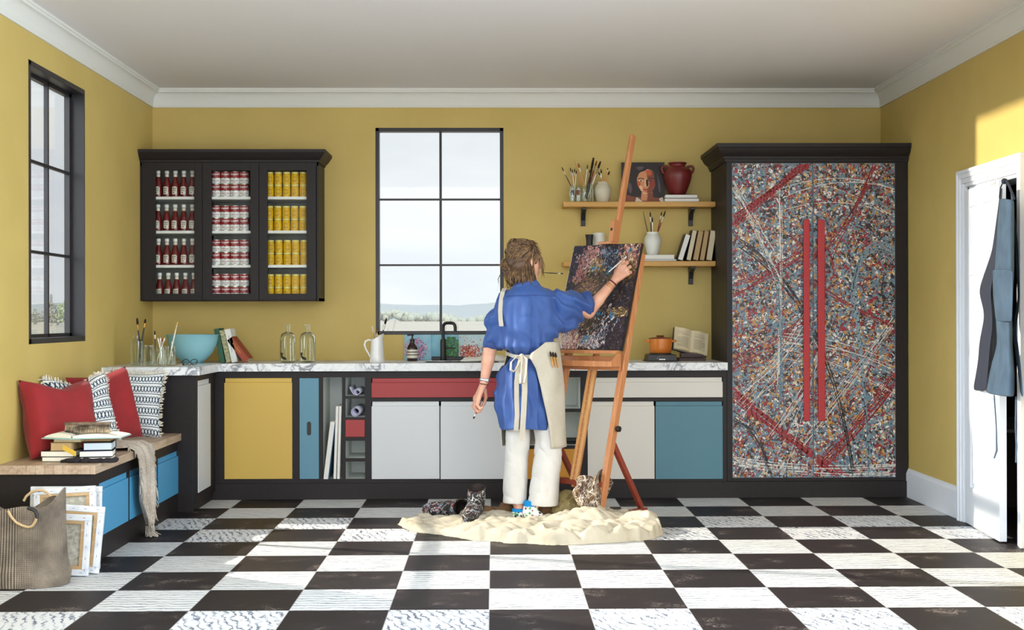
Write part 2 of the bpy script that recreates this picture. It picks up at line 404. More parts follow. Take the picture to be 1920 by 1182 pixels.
def floor_mat():
    m, t, b = newmat('checker_marble_floor')
    g = nn(t, 'ShaderNodeTexCoord'); sp = nn(t, 'ShaderNodeSeparateXYZ', {0: g.outputs['Object']})
    u = mth(t, 'DIVIDE', sp.outputs[0], T); v = mth(t, 'DIVIDE', sp.outputs[1], T)
    cu, cv = mth(t, 'FLOOR', u), mth(t, 'FLOOR', v); fu, fv = mth(t, 'SUBTRACT', u, cu), mth(t, 'SUBTRACT', v, cv)
    black = mth(t, 'FLOORED_MODULO', mth(t, 'ADD', cu, cv), 2.)
    cell = nn(t, 'ShaderNodeCombineXYZ', {0: cu, 1: cv}).outputs[0]
    wn = nn(t, 'ShaderNodeTexWhiteNoise', {0: cell}, noise_dimensions='3D')
    off = nn(t, 'ShaderNodeVectorMath', {0: wn.outputs['Color'], 3: 9.}, operation='SCALE').outputs[0]
    pos = nn(t, 'ShaderNodeVectorMath', {0: nn(t, 'ShaderNodeCombineXYZ', {0: fu, 1: fv}).outputs[0], 1: off}, operation='ADD').outputs[0]
    # layered veins running along x
    p1 = nn(t, 'ShaderNodeMapping', {0: pos, 3: (1.3, 1.0, 1)}).outputs[0]
    w1 = nn(t, 'ShaderNodeTexWave', {'Vector': p1, 'Scale': 2.9, 'Distortion': 4.2, 'Detail': 3, 'Detail Scale': 1.4, 'Detail Roughness': .62}, wave_type='BANDS', bands_direction='Y')
    n1 = nn(t, 'ShaderNodeTexNoise', {'Vector': nn(t, 'ShaderNodeMapping', {0: pos, 3: (1.2, 7, 1)}).outputs[0], 'Scale': 3.4, 'Detail': 4})
    l1 = ramp(t, mth(t, 'ADD', w1.outputs['Fac'], mth(t, 'MULTIPLY', mth(t, 'SUBTRACT', n1.outputs['Fac'], .5), .5)), [(.0, (118, 122, 130)), (.06, (172, 175, 181)), (.17, (206, 208, 211)), (.5, (219, 220, 219))])
    # steep broken veins on some rows
    p2 = nn(t, 'ShaderNodeMapping', {0: pos, 2: (0, 0, 1.15), 3: (1.2, .9, 1)}).outputs[0]
    w2 = nn(t, 'ShaderNodeTexWave', {'Vector': p2, 'Scale': 3.0, 'Distortion': 9., 'Detail': 4, 'Detail Scale': 1.9, 'Detail Roughness': .66}, wave_type='BANDS', bands_direction='Y')
    n2 = nn(t, 'ShaderNodeTexNoise', {'Vector': pos, 'Scale': 5, 'Detail': 3})
    l2 = ramp(t, mth(t, 'ADD', w2.outputs['Fac'], mth(t, 'MULTIPLY', mth(t, 'SUBTRACT', n2.outputs['Fac'], .5), .9)), [(.0, (100, 108, 122)), (.06, (150, 158, 170)), (.15, (202, 206, 211)), (.5, (220, 221, 222))])
    isr = mth(t, 'ADD', mth(t, 'LESS_THAN', cv, -8.5), mth(t, 'MULTIPLY', mth(t, 'GREATER_THAN', cv, -4.5), mth(t, 'LESS_THAN', cv, -2.5)))
    wh = nn(t, 'ShaderNodeMix', {0: isr, 6: l1, 7: l2}, data_type='RGBA').outputs[2]
    # black tiles: faint scratches
    n3 = nn(t, 'ShaderNodeTexNoise', {'Vector': nn(t, 'ShaderNodeMapping', {0: pos, 3: (2.2, 3.4, 1)}).outputs[0], 'Scale': 3.2, 'Detail': 7, 'Roughness': .62, 'Distortion': 1.8})
    sv = mth(t, 'ABSOLUTE', mth(t, 'SUBTRACT', n3.outputs['Fac'], .5))
    n4 = nn(t, 'ShaderNodeTexNoise', {'Vector': pos, 'Scale': 2.4, 'Detail': 2})
    sv2 = mth(t, 'ADD', sv, mth(t, 'MULTIPLY', mth(t, 'SUBTRACT', .62, n4.outputs['Fac']), .12))
    bl = ramp(t, sv2, [(0, (150, 138, 130)), (.005, (88, 79, 76)), (.014, (46, 40, 42)), (.03, (40, 35, 37)), (.2, (35, 31, 33))])
    mx = nn(t, 'ShaderNodeMix', {0: black, 6: wh, 7: bl}, data_type='RGBA').outputs[2]
    e = mth(t, 'MINIMUM', mth(t, 'MINIMUM', fu, mth(t, 'SUBTRACT', 1., fu)), mth(t, 'MINIMUM', fv, mth(t, 'SUBTRACT', 1., fv)))
    gr = mth(t, 'LESS_THAN', e, .0045)
    mx2 = nn(t, 'ShaderNodeMix', {0: mth(t, 'MULTIPLY', gr, .8), 6: mx, 7: lin((160, 158, 158))}, data_type='RGBA').outputs[2]
    t.links.new(mx2, b.inputs['Base Color'])
    b.inputs['Roughness'].default_value = .5; b.inputs['Specular IOR Level'].default_value = .2
    bp = nn(t, 'ShaderNodeBump', {'Strength': .25, 'Distance': .002, 'Height': mth(t, 'SUBTRACT', 1., gr)}); t.links.new(bp.outputs[0], b.inputs['Normal'])
    return m
M['floor'] = floor_mat()

def glass_pane(name='window_glass', refl=.016):
    m = bpy.data.materials.new(name); m.use_nodes = True; t = m.node_tree; t.nodes.clear()
    tr = nn(t, 'ShaderNodeBsdfTransparent', {0: (.97, .98, .98, 1)}); gl = nn(t, 'ShaderNodeBsdfGlossy', {0: (1, 1, 1, 1), 1: .02})
    lw = nn(t, 'ShaderNodeLayerWeight', {0: .5}); fr = mth(t, 'ADD', refl, mth(t, 'MULTIPLY', mth(t, 'POWER', lw.outputs['Facing'], 5.), .9))
    mx = nn(t, 'ShaderNodeMixShader', {0: fr, 1: tr.outputs[0], 2: gl.outputs[0]})
    nn(t, 'ShaderNodeOutputMaterial', {0: mx.outputs[0]}); return m
M['pane'] = glass_pane(); M['cpane'] = glass_pane('cabinet_glass', .003)
def jar_glass(name, tint=(.93, .96, .93)):
    m = bpy.data.materials.new(name); m.use_nodes = True; t = m.node_tree; t.nodes.clear()
    tr = nn(t, 'ShaderNodeBsdfTransparent', {0: (*tint, 1)}); gl = nn(t, 'ShaderNodeBsdfGlossy', {0: (1, 1, 1, 1), 1: .04})
    lw = nn(t, 'ShaderNodeLayerWeight', {0: .42})
    mx = nn(t, 'ShaderNodeMixShader', {0: mth(t, 'MULTIPLY', lw.outputs['Facing'], .8), 1: tr.outputs[0], 2: gl.outputs[0]})
    nn(t, 'ShaderNodeOutputMaterial', {0: mx.outputs[0]}); return m
M['glass'] = jar_glass('clear_glass'); M['glassg'] = jar_glass('greenish_glass', (.95, .97, .93))

M['ceramic'] = mk('cream_stoneware', (206, 200, 178), .45, rgb2=(196, 188, 164), vs=14)
M['ceramicw'] = mk('white_glaze', (222, 222, 214), .3)
M['enamel'] = mk('white_enamel', (226, 226, 224), .2)
M['terra'] = mk('red_terracotta_glaze', (118, 38, 36), .4, rgb2=(104, 34, 32), vs=12)
M['bowl'] = mk('blue_bowl_glaze', (142, 192, 202), .3, rgb2=(128, 184, 196), vs=5)
M['black'] = mk('matt_black', (26, 24, 25), .45)
M['brist'] = mk('dark_bristle', (42, 26, 22), .9)
M['bristt'] = mk('tan_bristle', (150, 84, 40), .9)
M['ferr'] = mk('ferrule_metal', (206, 200, 190), .3, metal=.8)
M['gold'] = mk('brass_ferrule', (206, 160, 84), .35, metal=.8)
M['hwood'] = mk('brush_handle_wood', (206, 150, 84), .5)
M['hwhite'] = mk('brush_handle_white', (226, 222, 212), .5)
M['hblack'] = mk('brush_handle_black', (30, 26, 26), .35)
M['hred'] = mk('brush_handle_red', (140, 44, 36), .4)
# ------------------------------------------------------------------ setting
def slab_holes(mb, x0, x1, z0, z1, holes, plane, d0, d1):
    """wall with rectangular holes; plane 'y': spans x,z ; plane 'x': spans y,z"""
    xs = sorted({x0, x1, *[q for h in holes for q in h[:2]]}); zs = sorted({z0, z1, *[q for h in holes for q in h[2:]]})
    for a, b in zip(xs, xs[1:]):
        run = None
        for c, d in zip(zs, zs[1:]):
            cx, cz = (a + b) / 2, (c + d) / 2
            hole = any(h[0] < cx < h[1] and h[2] < cz < h[3] for h in holes)
            if hole:
                if run: emit(mb, plane, a, b, *run, d0, d1)
                run = None
            else: run = (run[0], d) if run else (c, d)
        if run: emit(mb, plane, a, b, *run, d0, d1)
def emit(mb, plane, a, b, c, d, d0, d1):
    mb.box((a, d0, c), (b, d1, d)) if plane == 'y' else mb.box((d0, a, c), (d1, b, d))

WB = (-.833, .095, 1.105, 2.607)          # back window
WLY = (-1.90, -.957, 1.092, 2.607)        # left window
WL2, WR2 = (-5.4, -2.95, .7, 2.6), (-5.4, -3.0, .7, 2.6)   # unseen side windows, added to throw more light on the side walls
DR = (-1.905, -1.125, 0., 2.0)             # door opening in the right wall
struct(MB().box((XL - .3, YF - 3.6, -.06), (XR + .05, YB + .2, 0)).build('floor', M['floor']), 'black and white chequered marble tile floor', 'floor')
struct(MB().box((XL - .2, YF, ZT), (XR + .2, YB + .2, ZT + .12)).build('ceiling', M['ceil']), 'plain white ceiling', 'ceiling')
b = MB(); slab_holes(b, XL - .2, XR + .2, 0, ZT, [WB], 'y', YB, YB + .07); struct(b.build('wall_back', M['wall']), 'ochre back wall with a steel window', 'wall')
b = MB(); slab_holes(b, YF, YB, 0, ZT, [WLY, WL2], 'x', XL - .095, XL); struct(b.build('wall_left', M['wall']), 'ochre left wall above the bench', 'wall')
b = MB(); slab_holes(b, YF, YB, 0, ZT, [DR, WR2], 'x', XR, XR + .14); struct(b.build('wall_right', M['wall']), 'ochre right wall with a white door', 'wall')

# cornice: profile (distance from wall, height)
def cornice_prof():
    p = [(0, ZC), (.012, ZC), (.013, ZC + .012), (.010, ZC + .016), (.012, ZC + .03)]
    for i in range(9):
        a = i / 8 * PI / 2; p.append((.012 + .042 * (1 - math.cos(a)), ZC + .03 + .072 * math.sin(a)))
    p += [(.058, ZC + .103), (.060, ZC + .116), (.066, ZC + .117), (.068, ZT), (0, ZT)]
    return p
cp = cornice_prof()
G = [[(XL + d, YB - d, z) for d, z in cp], [(XR - d, YB - d, z) for d, z in cp]]
struct(MB().surf(G, cv=True).build('trim_1', M['cornice'], smooth=30), 'white coved cornice along the back wall', 'cornice')
G = [[(XL + d, YF, z) for d, z in cp], [(XL + d, YB - d, z) for d, z in cp]]
struct(MB().surf(G, cv=True).build('trim_2', M['cornice'], smooth=30), 'white coved cornice along the left wall', 'cornice')
G = [[(XR - d, YB - d, z) for d, z in cp], [(XR - d, YF, z) for d, z in cp]]
struct(MB().surf(G, cv=True).build('trim_3', M['cornice'], smooth=30), 'white coved cornice along the right wall', 'cornice')

# back window
w = thing('window_1', 'tall black steel window with six panes in the back wall', 'window', ((WB[0] + WB[1]) / 2, YB + .03, WB[2])); w['kind'] = 'structure'
x0, x1, z0, z1 = WB; b = MB(); F_ = .026
for a, c in (((x0, z0), (x0 + F_, z1)), ((x1 - F_, z0), (x1, z1)), ((x0, z0), (x1, z0 + F_)), ((x0, z1 - F_), (x1, z1))):
    b.box((a[0], YB - .004, a[1]), (c[0], YB + .075, c[1]))
b.build('window_frame', M['steel'], w, bevel=.002)
b = MB(); xm = XA(826.5, YB + .03); b.box((xm - .009, YB + .03, z0 + .02), (xm + .009, YB + .06, z1 - .02))
b.build('mullion', M['steel'], w)
for y in (374, 497):
    z = ZA(y, YB + .03); MB().box((x0 + .02, YB + .034, z - .007), (x1 - .02, YB + .056, z + .007)).build('glazing_bar', M['steel'], w)
zz = [z0 + .02, ZA(497, YB + .03), ZA(374, YB + .03), z1 - .02]; xx = [x0 + .02, xm, x1 - .02]
for i in range(2):
    for j in range(3):
        MB().box((xx[i], YB + .043, zz[j]), (xx[i + 1], YB + .047, zz[j + 1])).build('pane', M['pane'], w)
# left window
w = thing('window_2', 'tall black steel window with six panes in the left wall', 'window', (XL - .03, (WLY[0] + WLY[1]) / 2, WLY[2])); w['kind'] = 'structure'
y0, y1, z0, z1 = WLY; b = MB(); F_ = .03; XG = XL - .085
for a, c in (((y0, z0), (y0 + F_, z1)), ((y1 - F_ * .4, z0), (y1, z1)), ((y0, z0), (y1, z0 + F_)), ((y0, z1 - F_), (y1, z1))):
    b.box((XG - .03, a[0], a[1]), (XL + .004, c[0], c[1]))
b.build('window_frame', M['steel'], w, bevel=.002)
b = MB()
b.box((XG - .02, y0 + .01, z0 + .01), (XG + .012, y0 + .055, z1 - .01)); b.box((XG - .02, y1 - .05, z0 + .01), (XG + .012, y1 - .004, z1 - .01))
b.box((XG - .02, y0 + .01, z0 + .01), (XG + .012, y1 - .01, z0 + .05)); b.box((XG - .02, y0 + .01, z1 - .05), (XG + .012, y1 - .01, z1 - .01))
b.build('sash', M['steel'], w)
ym = AX(87, 330, XG).y; MB().box((XG - .012, ym - .01, z0 + .03), (XG + .012, ym + .01, z1 - .03)).build('mullion', M['steel'], w)
zz = [z0 + .03]
for y in (473, 309):
    z = AX(87, y + 3, XG).z; zz.append(z); MB().box((XG - .01, y0 + .03, z - .008), (XG + .01, y1 - .03, z + .008)).build('glazing_bar', M['steel'], w)
zz.append(z1 - .03)
for a, c in ((y0 + .03, ym), (ym, y1 - .03)):
    for j in range(3): MB().box((XG - .002, a, zz[j]), (XG + .002, c, zz[j + 1])).build('pane', M['pane'], w)

for nm, X, (ya, yb, za, zb) in (('added_window_left', XL - .05, WL2), ('added_window_right', XR + .06, WR2)):  # invented windows beyond the view, there to brighten the walls opposite
    b = MB()
    for a_, b_ in (((ya, za), (ya + .04, zb)), ((yb - .04, za), (yb, zb)), ((ya, za), (yb, za + .04)), ((ya, zb - .04), (yb, zb)), (((ya + yb) / 2 - .015, za), ((ya + yb) / 2 + .015, zb)), ((ya, (za + zb) / 2 - .015), (yb, (za + zb) / 2 + .015))): b.box((X - .03, a_[0], a_[1]), (X + .03, b_[0], b_[1]))
    struct(b.build(nm, M['steel']), 'added black steel side window, out of view, letting in extra light', 'window')
# right wall: skirting board, door
MB_ = MB()
MB_.box((XR - .02, -1.035, 0), (XR, -.0, .165)); MB_.prism([(0, 0), (.018, 0), (.012, .018), (.006, .026), (0, .03)], Matrix(((-1, 0, 0, XR), (0, 0, -1, 0.0), (0, 1, 0, .165), (0, 0, 0, 1))), 1.035)
struct(MB_.build('baseboard_right', M['white'], bevel=.002), 'white skirting board between wardrobe and door', 'skirting board')
d = thing('door_1', 'white panelled door standing ajar in the right wall', 'door', (XR, -1.12, 0)); d['kind'] = 'structure'
b = MB(); y1, y0, zt = DR[1], DR[0], DR[3]
for k, (o0, o1, th) in enumerate(((0, .022, .018), (.022, .052, .026), (.052, .08, .034), (.08, .1, .04))):   # stepped architrave, inner to outer
    b.box((XR - th, y1 + o0 - .012, 0), (XR, y1 + o1 - .012, zt + o0)); b.box((XR - th, y0 - o1 + .012, 0), (XR, y0 - o0 + .012, zt + o0))
    b.box((XR - th, y0 - o1 + .012, zt + o0), (XR, y1 + o1 - .012, zt + o1))
b.build('door_frame', M['white'], d, bevel=.003)
b = MB(); b.box((XR - .002, y1 - .03, 0), (XR + .14, y1, zt)); b.box((XR - .002, y0, 0), (XR + .14, y0 + .02, zt)); b.box((XR - .002, y0, zt - .02), (XR + .14, y1, zt + .002))
b.build('door_jamb', M['white'], d)
# leaf, local: x along width from the hinge, y thickness, z up
hx, hy = XR + .004, y1 - .05; ang = math.atan2(-1.842 - hy, 2.795 - hx); LW, LT, LH = .665, .038, 1.965
DM = Matrix.Translation((hx, hy, .01)) @ Matrix.Rotation(ang, 4, 'Z')
def dbox(b, a, c, m=None): t = MB().box(a, c); b.add([DM @ V(q) for q in t.v], t.f, m)
b = MB(); st = .1; xs = [0, st, LW / 2 - st * .42, LW / 2 + st * .42, LW - st, LW]
zs = [0, .22, .80, .98, 1.46, 1.58, 1.86, LH]
for i in range(5):
    for j in range(7):
        pan = i in (1, 3) and j in (1, 3, 5)
        if pan:
            dbox(b, (xs[i], -LT + .011, zs[j]), (xs[i + 1], -.011, zs[j + 1])); dbox(b, (xs[i] + .03, -LT + .004, zs[j] + .03), (xs[i + 1] - .03, -.004, zs[j + 1] - .03))
        else: dbox(b, (xs[i], -LT, zs[j]), (xs[i + 1], 0, zs[j + 1]))
b.build('door_leaf', M['white'], d)
for z in (.2, 1.66):
    MB().box((XR - .008, y1 - .047, z), (XR + .01, y1 - .031, z + .105)).build('hinge', M['steel'], d)
# hook over the top of the leaf
b = MB(); hp = lambda x, y, z: DM @ V((x, y, z))
HX = .60
dbox(b, (HX, -LT - .004, LH - .13), (HX + .035, -LT, LH + .006)); dbox(b, (HX, -LT - .004, LH + .003), (HX + .035, .004, LH + .007))
b.tube([hp(HX + .017, -LT - .004, LH - .02), hp(HX + .017, -LT - .03, LH - .03), hp(HX + .017, -LT - .045, LH - .0), hp(HX + .017, -LT - .045, LH + .02)], .005, 8)
hk = b.build('over_door_hook', M['enamel'], bevel=.001); tag(hk, 'white flat hook hung over the top of the open door', 'hook')

# the dim room seen through the door gap
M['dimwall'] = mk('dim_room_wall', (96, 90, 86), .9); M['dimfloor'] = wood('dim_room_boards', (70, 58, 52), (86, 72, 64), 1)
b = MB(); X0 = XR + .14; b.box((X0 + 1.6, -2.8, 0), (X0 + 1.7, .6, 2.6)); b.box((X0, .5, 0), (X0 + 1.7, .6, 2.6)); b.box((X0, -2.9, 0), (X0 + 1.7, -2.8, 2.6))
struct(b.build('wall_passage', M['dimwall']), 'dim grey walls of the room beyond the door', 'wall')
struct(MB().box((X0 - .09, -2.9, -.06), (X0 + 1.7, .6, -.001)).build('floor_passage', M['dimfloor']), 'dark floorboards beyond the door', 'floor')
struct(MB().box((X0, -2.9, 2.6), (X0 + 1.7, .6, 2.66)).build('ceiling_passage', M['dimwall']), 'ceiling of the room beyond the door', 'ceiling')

# outdoors; the distant haze is mixed into the hill and tree colours
M['field'] = mk('dry_moor_grass', (116, 106, 94), 1, rgb2=(106, 102, 84), vs=.05, stretch=(1, .25, 1), det=6)
M['hill'] = mk('hazy_hill', (94, 99, 100), 1, rgb2=(99, 103, 101), vs=.02)
M['copse'] = mk('hazy_tree_belt', (100, 103, 92), 1, rgb2=(92, 97, 90), vs=.15)
M['leafh'] = mk('hazy_foliage', (98, 106, 82), 1, rgb2=(112, 118, 92), vs=1.2)
M['leafd'] = mk('grey_foliage', (94, 97, 92), 1, rgb2=(86, 90, 86), vs=.8)
b = MB(); b.box((-900, YB + 1.2, -.6), (900, 1500, -.5)); struct(b.build('ground', M['field']), 'pale dry moorland beyond the windows', 'ground')
b = MB(); b.box((-900, -60, -.6), (XL - .6, YB + 1.2, -.5)); struct(b.build('ground', M['field']), 'pale dry ground outside the left wall', 'ground')
G = []
for i, k in enumerate((0, .35, .7, 1)):
    row = []
    for j in range(90):
        x = -420 + j * 9.4; h = (10.6 + 1.1 * math.sin(x * .021 + .8) + .9 * math.sin(x * .057) + .35 * math.sin(x * .31 + 1) + .25 * math.sin(x * .83))
        row.append((x, 800 + 130 * k, -.6 + (h + .6) * math.sin(k * PI / 2)))
    G.append(row)
tag(MB().surf(G[::-1]).build('hill', M['hill'], smooth=60), 'long low grey hill on the horizon beyond the back window', 'hill')
b = MB(); r_ = random.Random(3)
for j in range(900):
    x = -150 + r_.random() * 300; h = (1.9 + .9 * math.sin(x * .13) + .6 * math.sin(x * .31 + 2)) * r_.uniform(.6, 1.25); k = r_.uniform(.7, 1.5)
    b.ball((x, 520 + r_.uniform(-14, 14), h - k * .8), (k * 1.5, 1.2, k * 1.3), 6)
tag(b.build('tree_belt', M['copse'], smooth=180), 'hazy belt of trees at the foot of the grey hill', 'trees', kind='stuff')
def far_tree(x, y, D, w, h, mt, label, seed):
    p = AY(x, y, D); zb = -.5; r_ = random.Random(seed); t = thing('tree', label, 'tree', (p.x, D, zb), 0)
    MB().tube([(p.x, D, zb), (p.x + .1, D, zb + h * .25), (p.x, D, zb + h * .6)], [w * .06, w * .05, w * .02], 8).build('trunk', M['leafd'], t, smooth=60)
    b = MB()
    for k in range(260):
        a = r_.random() * 2 * PI; q = r_.random() ** .6; zz_ = r_.uniform(.15, 1)
        rad = w * .5 * math.sin(min(1, zz_ * 1.15 + .12) * PI) ** .6 * q
        b.ball((p.x + rad * math.cos(a), D + rad * math.sin(a), zb + h * zz_ * .92), (w * r_.uniform(.03, .075),) * 2 + (h * r_.uniform(.02, .045),), 6)
    b.build('crown', mt, t, smooth=180)
    return t
far_tree(96, 600, 270, 4.6, 7.2, M['leafd'], 'grey rounded tree seen in the left half of the left window', 1)
far_tree(124, 600, 240, 4.2, 7.2, M['leafh'], 'pale green tree seen in the right half of the left window', 2)
far_tree(108, 600, 290, 5, 4.6, M['leafd'], 'low grey tree between the two taller ones in the left window', 4)
far_tree(66, 600, 330, 7, 4.4, M['leafd'], 'low distant tree at the left edge of the left window', 5)
# ------------------------------------------------------------------ base cabinets along the back wall
YD = -.022           # front face of doors and face frames
CB, CT = .868, .92   # underside and top of the worktop
PZ = ZA(905, YD)     # top of plinth
def pr(x0, x1, y0, y1, Y=YD): return (XA(x0, Y), XA(x1, Y), ZA(y1, Y, (x0 + x1) / 2), ZA(y0, Y, (x0 + x1) / 2))   # px rect -> x0,x1,z0,z1
def carcass(root, x0, x1, holes, niches=()):
    """black body with face frame; holes are door openings, niches are open lined boxes"""
    b = MB(); slab_holes(b, x0, x1, PZ, CB, [h for h in holes] + [h for h in niches], 'y', YD, .0)
    b.box((x0, 0, PZ), (x0 + .006, YB - .002, CB)); b.box((x1 - .006, 0, PZ), (x1, YB - .002, CB)); b.box((x0, 0, PZ), (x1, YB - .002, PZ + .016)); b.box((x0, YB - .02, PZ), (x1, YB - .002, CB))
    b.box((x0, 0, CB - .016), (x1, YB - .002, CB))
    b.build('body', M['dark'], root)
    for (a, c, z0, z1) in niches:
        n = MB(); d = .36; t = .004
        n.box((a - t, -.001, z0 - t), (a, d, z1 + t)); n.box((c, -.001, z0 - t), (c + t, d, z1 + t)); n.box((a - t, -.001, z0 - t), (c + t, d, z0)); n.box((a - t, -.001, z1), (c + t, d, z1 + t)); n.box((a - t, d, z0 - t), (c + t, d + t, z1 + t))
        part(n.build('niche_lining', M['lining'], root), 'pale grey niche lining')
def slab(root, r, mat, name='door', groove=True, y=YD - .004, gap=.0015):
    a, c, z0, z1 = r; a += gap; c -= gap; z0 += gap; z1 -= gap; b = MB()
    if groove:
        h = .03; b.box((a, y, z0), (c, 0, z1 - h)); b.box((a + .004, y + .010, z1 - h), (c - .004, 0, z1))
    else: b.box((a, y, z0), (c, 0, z1))
    return b.build(name, mat, root, bevel=.0015)
def cab(name, x0, x1, label):
    return thing(name, label, 'cabinet', ((x0 + x1) / 2, 0, PZ))
ux = [XA(q, YD) for q in (402, 554, 601, 644, 690, 958, 1095, 1362)]
ux[0] = -1.885; ux[-1] = 1.604
r = pr(420, 548, 709, 899); c = cab('base_cabinet', ux[0], ux[1], 'black base cabinet with one big yellow door')
carcass(c, ux[0], ux[1], [r]); part(slab(c, r, M['yellow']), 'yellow door')
r = pr(561, 598, 709, 899); c = cab('pull_out_cabinet', ux[1], ux[2], 'narrow cabinet with tall blue front and slot handle')
carcass(c, ux[1], ux[2], [r]); dr = part(slab(c, r, M['blue'], 'pull_out_front', False), 'blue front')
q = pr(575, 583, 791, 817, YD - .006); b = MB(); R_ = (q[1] - q[0]) / 2; cx = (q[0] + q[1]) / 2
poly = [(cx + R_ * math.cos(a), q[3] - R_ + R_ * math.sin(a)) for a in [PI * i / 8 for i in range(9)]] + [(cx + R_ * math.cos(a), q[2] + R_ + R_ * math.sin(a)) for a in [PI + PI * i / 8 for i in range(9)]]
MY = lambda Y: Matrix(((1, 0, 0, 0), (0, 0, -1, Y), (0, 1, 0, 0), (0, 0, 0, 1)))   # local xy -> world xz at depth Y, extrude toward -Y
b.prism(poly, MY(YD - .0035), .0012); part(b.build('slot_hole_shade', M['black'], dr), 'black patch for the dark inside of the slot')  # solid black shape on the front gives the hole its darkness
r = pr(605, 641, 708, 899); c = cab('open_rack_cabinet', ux[2], ux[3], 'narrow open grey niche cabinet holding white canvases')
carcass(c, ux[2], ux[3], [], [r]); RACK = r
rows = [(708, 743), (748, 783), (787, 820), (827, 860), (866, 899)]
PIG = [pr(647, 684, *q) for q in rows]; c = cab('pigeonhole_cabinet', ux[3], ux[4], 'column of five small pigeonholes, one with red front')
carcass(c, ux[3], ux[4], [PIG[2]], PIG[:2] + PIG[3:]); part(slab(c, PIG[2], M['red'], 'drawer', False), 'small red drawer')
c = cab('sink_cabinet', ux[4], ux[5], 'wide sink cabinet with red drawer over two white doors')
hs = [pr(696, 953, 709, 746), pr(696, 824, 753, 899), pr(825, 953, 753, 899)]
carcass(c, ux[4], ux[5], [hs[0], (hs[1][0], hs[2][1], hs[1][2], hs[1][3])]); part(slab(c, hs[0], M['red'], 'drawer'), 'red drawer'); slab(c, hs[1], M['wdoor']); slab(c, hs[2], M['wdoor'])
c = cab('open_shelf_cabinet', ux[5], ux[6], 'open grey shelf cabinet behind the easel with an ochre drawer below')
hs = [pr(968, 1088, 708, 767), pr(968, 1088, 773, 836), pr(968, 1088, 842, 899)]
carcass(c, ux[5], ux[6], [hs[2]], hs[:2]); part(slab(c, hs[2], M['orange'], 'drawer', False), 'ochre drawer'); SHELFN = hs[1]
c = cab('base_cabinet', ux[6], ux[7], 'base cabinet with long cream drawer over one cream and one teal door')
hs = [pr(1101, 1355, 708, 746), pr(1101, 1227, 753, 899), pr(1228, 1355, 753, 899)]
carcass(c, ux[6], ux[7], [hs[0], (hs[1][0], hs[2][1], hs[1][2], hs[1][3])]); part(slab(c, hs[0], M['wdoorw'], 'drawer'), 'cream drawer'); part(slab(c, hs[1], M['wdoorw']), 'cream door'); part(slab(c, hs[2], M['bluet']), 'teal door')
b = MB().box((ux[0], -.036, 0), (2.84, -.0, PZ)); tag(b.build('plinth', M['dark'], bevel=.002), 'long black plinth under the cabinets and wardrobe on the back wall', 'plinth')
# things in niches
def roll(rect, turns, r0, r1, label, tail=False):
    a, c, z0, z1 = rect; cx, cz = (a + c) / 2 + (.012 if tail else .004), z0 + .002 + r1; N_ = int(turns * 22); P0 = []
    for i in range(N_ + 1):
        f = i / N_; an = -PI / 2 - 2 * PI * turns * (1 - f); rr = r0 + (r1 - r0) * f; P0.append((cx + rr * math.cos(an), cz + rr * math.sin(an)))
    if tail:
        for i in range(1, 10): f = i / 9; P0.append((cx - .052 * f, z0 + .0045 + .055 * f ** 2.4))
    b = MB(); G = [[(x, -.008 + .0, z), (x, .34, z)] for x, z in P0]; b.surf(G)
    o = b.build('paper_roll', M['rollp'], smooth=180, solid=.0022); tag(o, label, 'paper roll', 'paper rolls in the pigeonholes')
M['rollp'] = mk('lilac_white_paper', (214, 212, 232), .7)
roll(PIG[0], 1.7, .013, .024, 'loose paper roll with a curling tail in the top pigeonhole', True); roll(PIG[1], 2.3, .018, .0345, 'round paper roll in the second pigeonhole from the top')
M['canvas'] = mk('primed_canvas_white', (226, 224, 218), .7, bump=.05, bs=400); M['paintg'] = mk('green_blue_paint_face', (44, 110, 104), .6, rgb2=(90, 120, 170), vs=9)
def rackcanvas(xb, xt, h, th, label, paint=False):
    z0 = RACK[2] + .001; a = math.atan2(xt - xb, h); Mx = Matrix.Translation((xb, .2, z0)) @ Matrix.Rotation(a, 4, 'Y')
    t = thing('canvas', label, 'canvas', (xb, .02, z0), 0, 'canvases in the open rack'); b = MB(); b.mbox(Mx @ Matrix.Translation((th / 2, 0, h / 2)), (th, .44, h)); b.build('stretched_canvas', M['canvas'], t, bevel=.002)
    if paint: MB().mbox(Mx @ Matrix.Translation((th + .0015, 0, h / 2)), (.003, .43, h - .01)).build('painted_face', M['paintg'], t)
q0 = RACK[0]
rackcanvas(q0 + .002, q0 + .050, ZA(790, 0, 622) - RACK[2], .031, 'leaning canvas with a green painted face, leftmost in the rack', True)
rackcanvas(q0 + .070, q0 + .088, ZA(762, 0, 630) - RACK[2], .018, 'upright white canvas in the middle of the rack'); rackcanvas(q0 + .094, q0 + .1085, ZA(762, 0, 638) - RACK[2], .018, 'white canvas against the right side of the rack')
# dark bowl/plates on the lower shelf behind the easel
s_ = SHELFN; b = MB(); cx = XA(1075, .12)
b.lathe([(.03, 0), (.10, .004), (.115, .012), (.114, .015), (.09, .008), (0, .006)], (cx - .02, .16, s_[2] + .001)); b.lathe([(.03, 0), (.10, .004), (.115, .012), (.114, .015), (.09, .008), (0, .006)], (cx - .02, .16, s_[2] + .012))
tag(b.build('plate_stack', M['black'], smooth=40), 'small stack of dark plates on the open shelf behind the easel', 'plates')

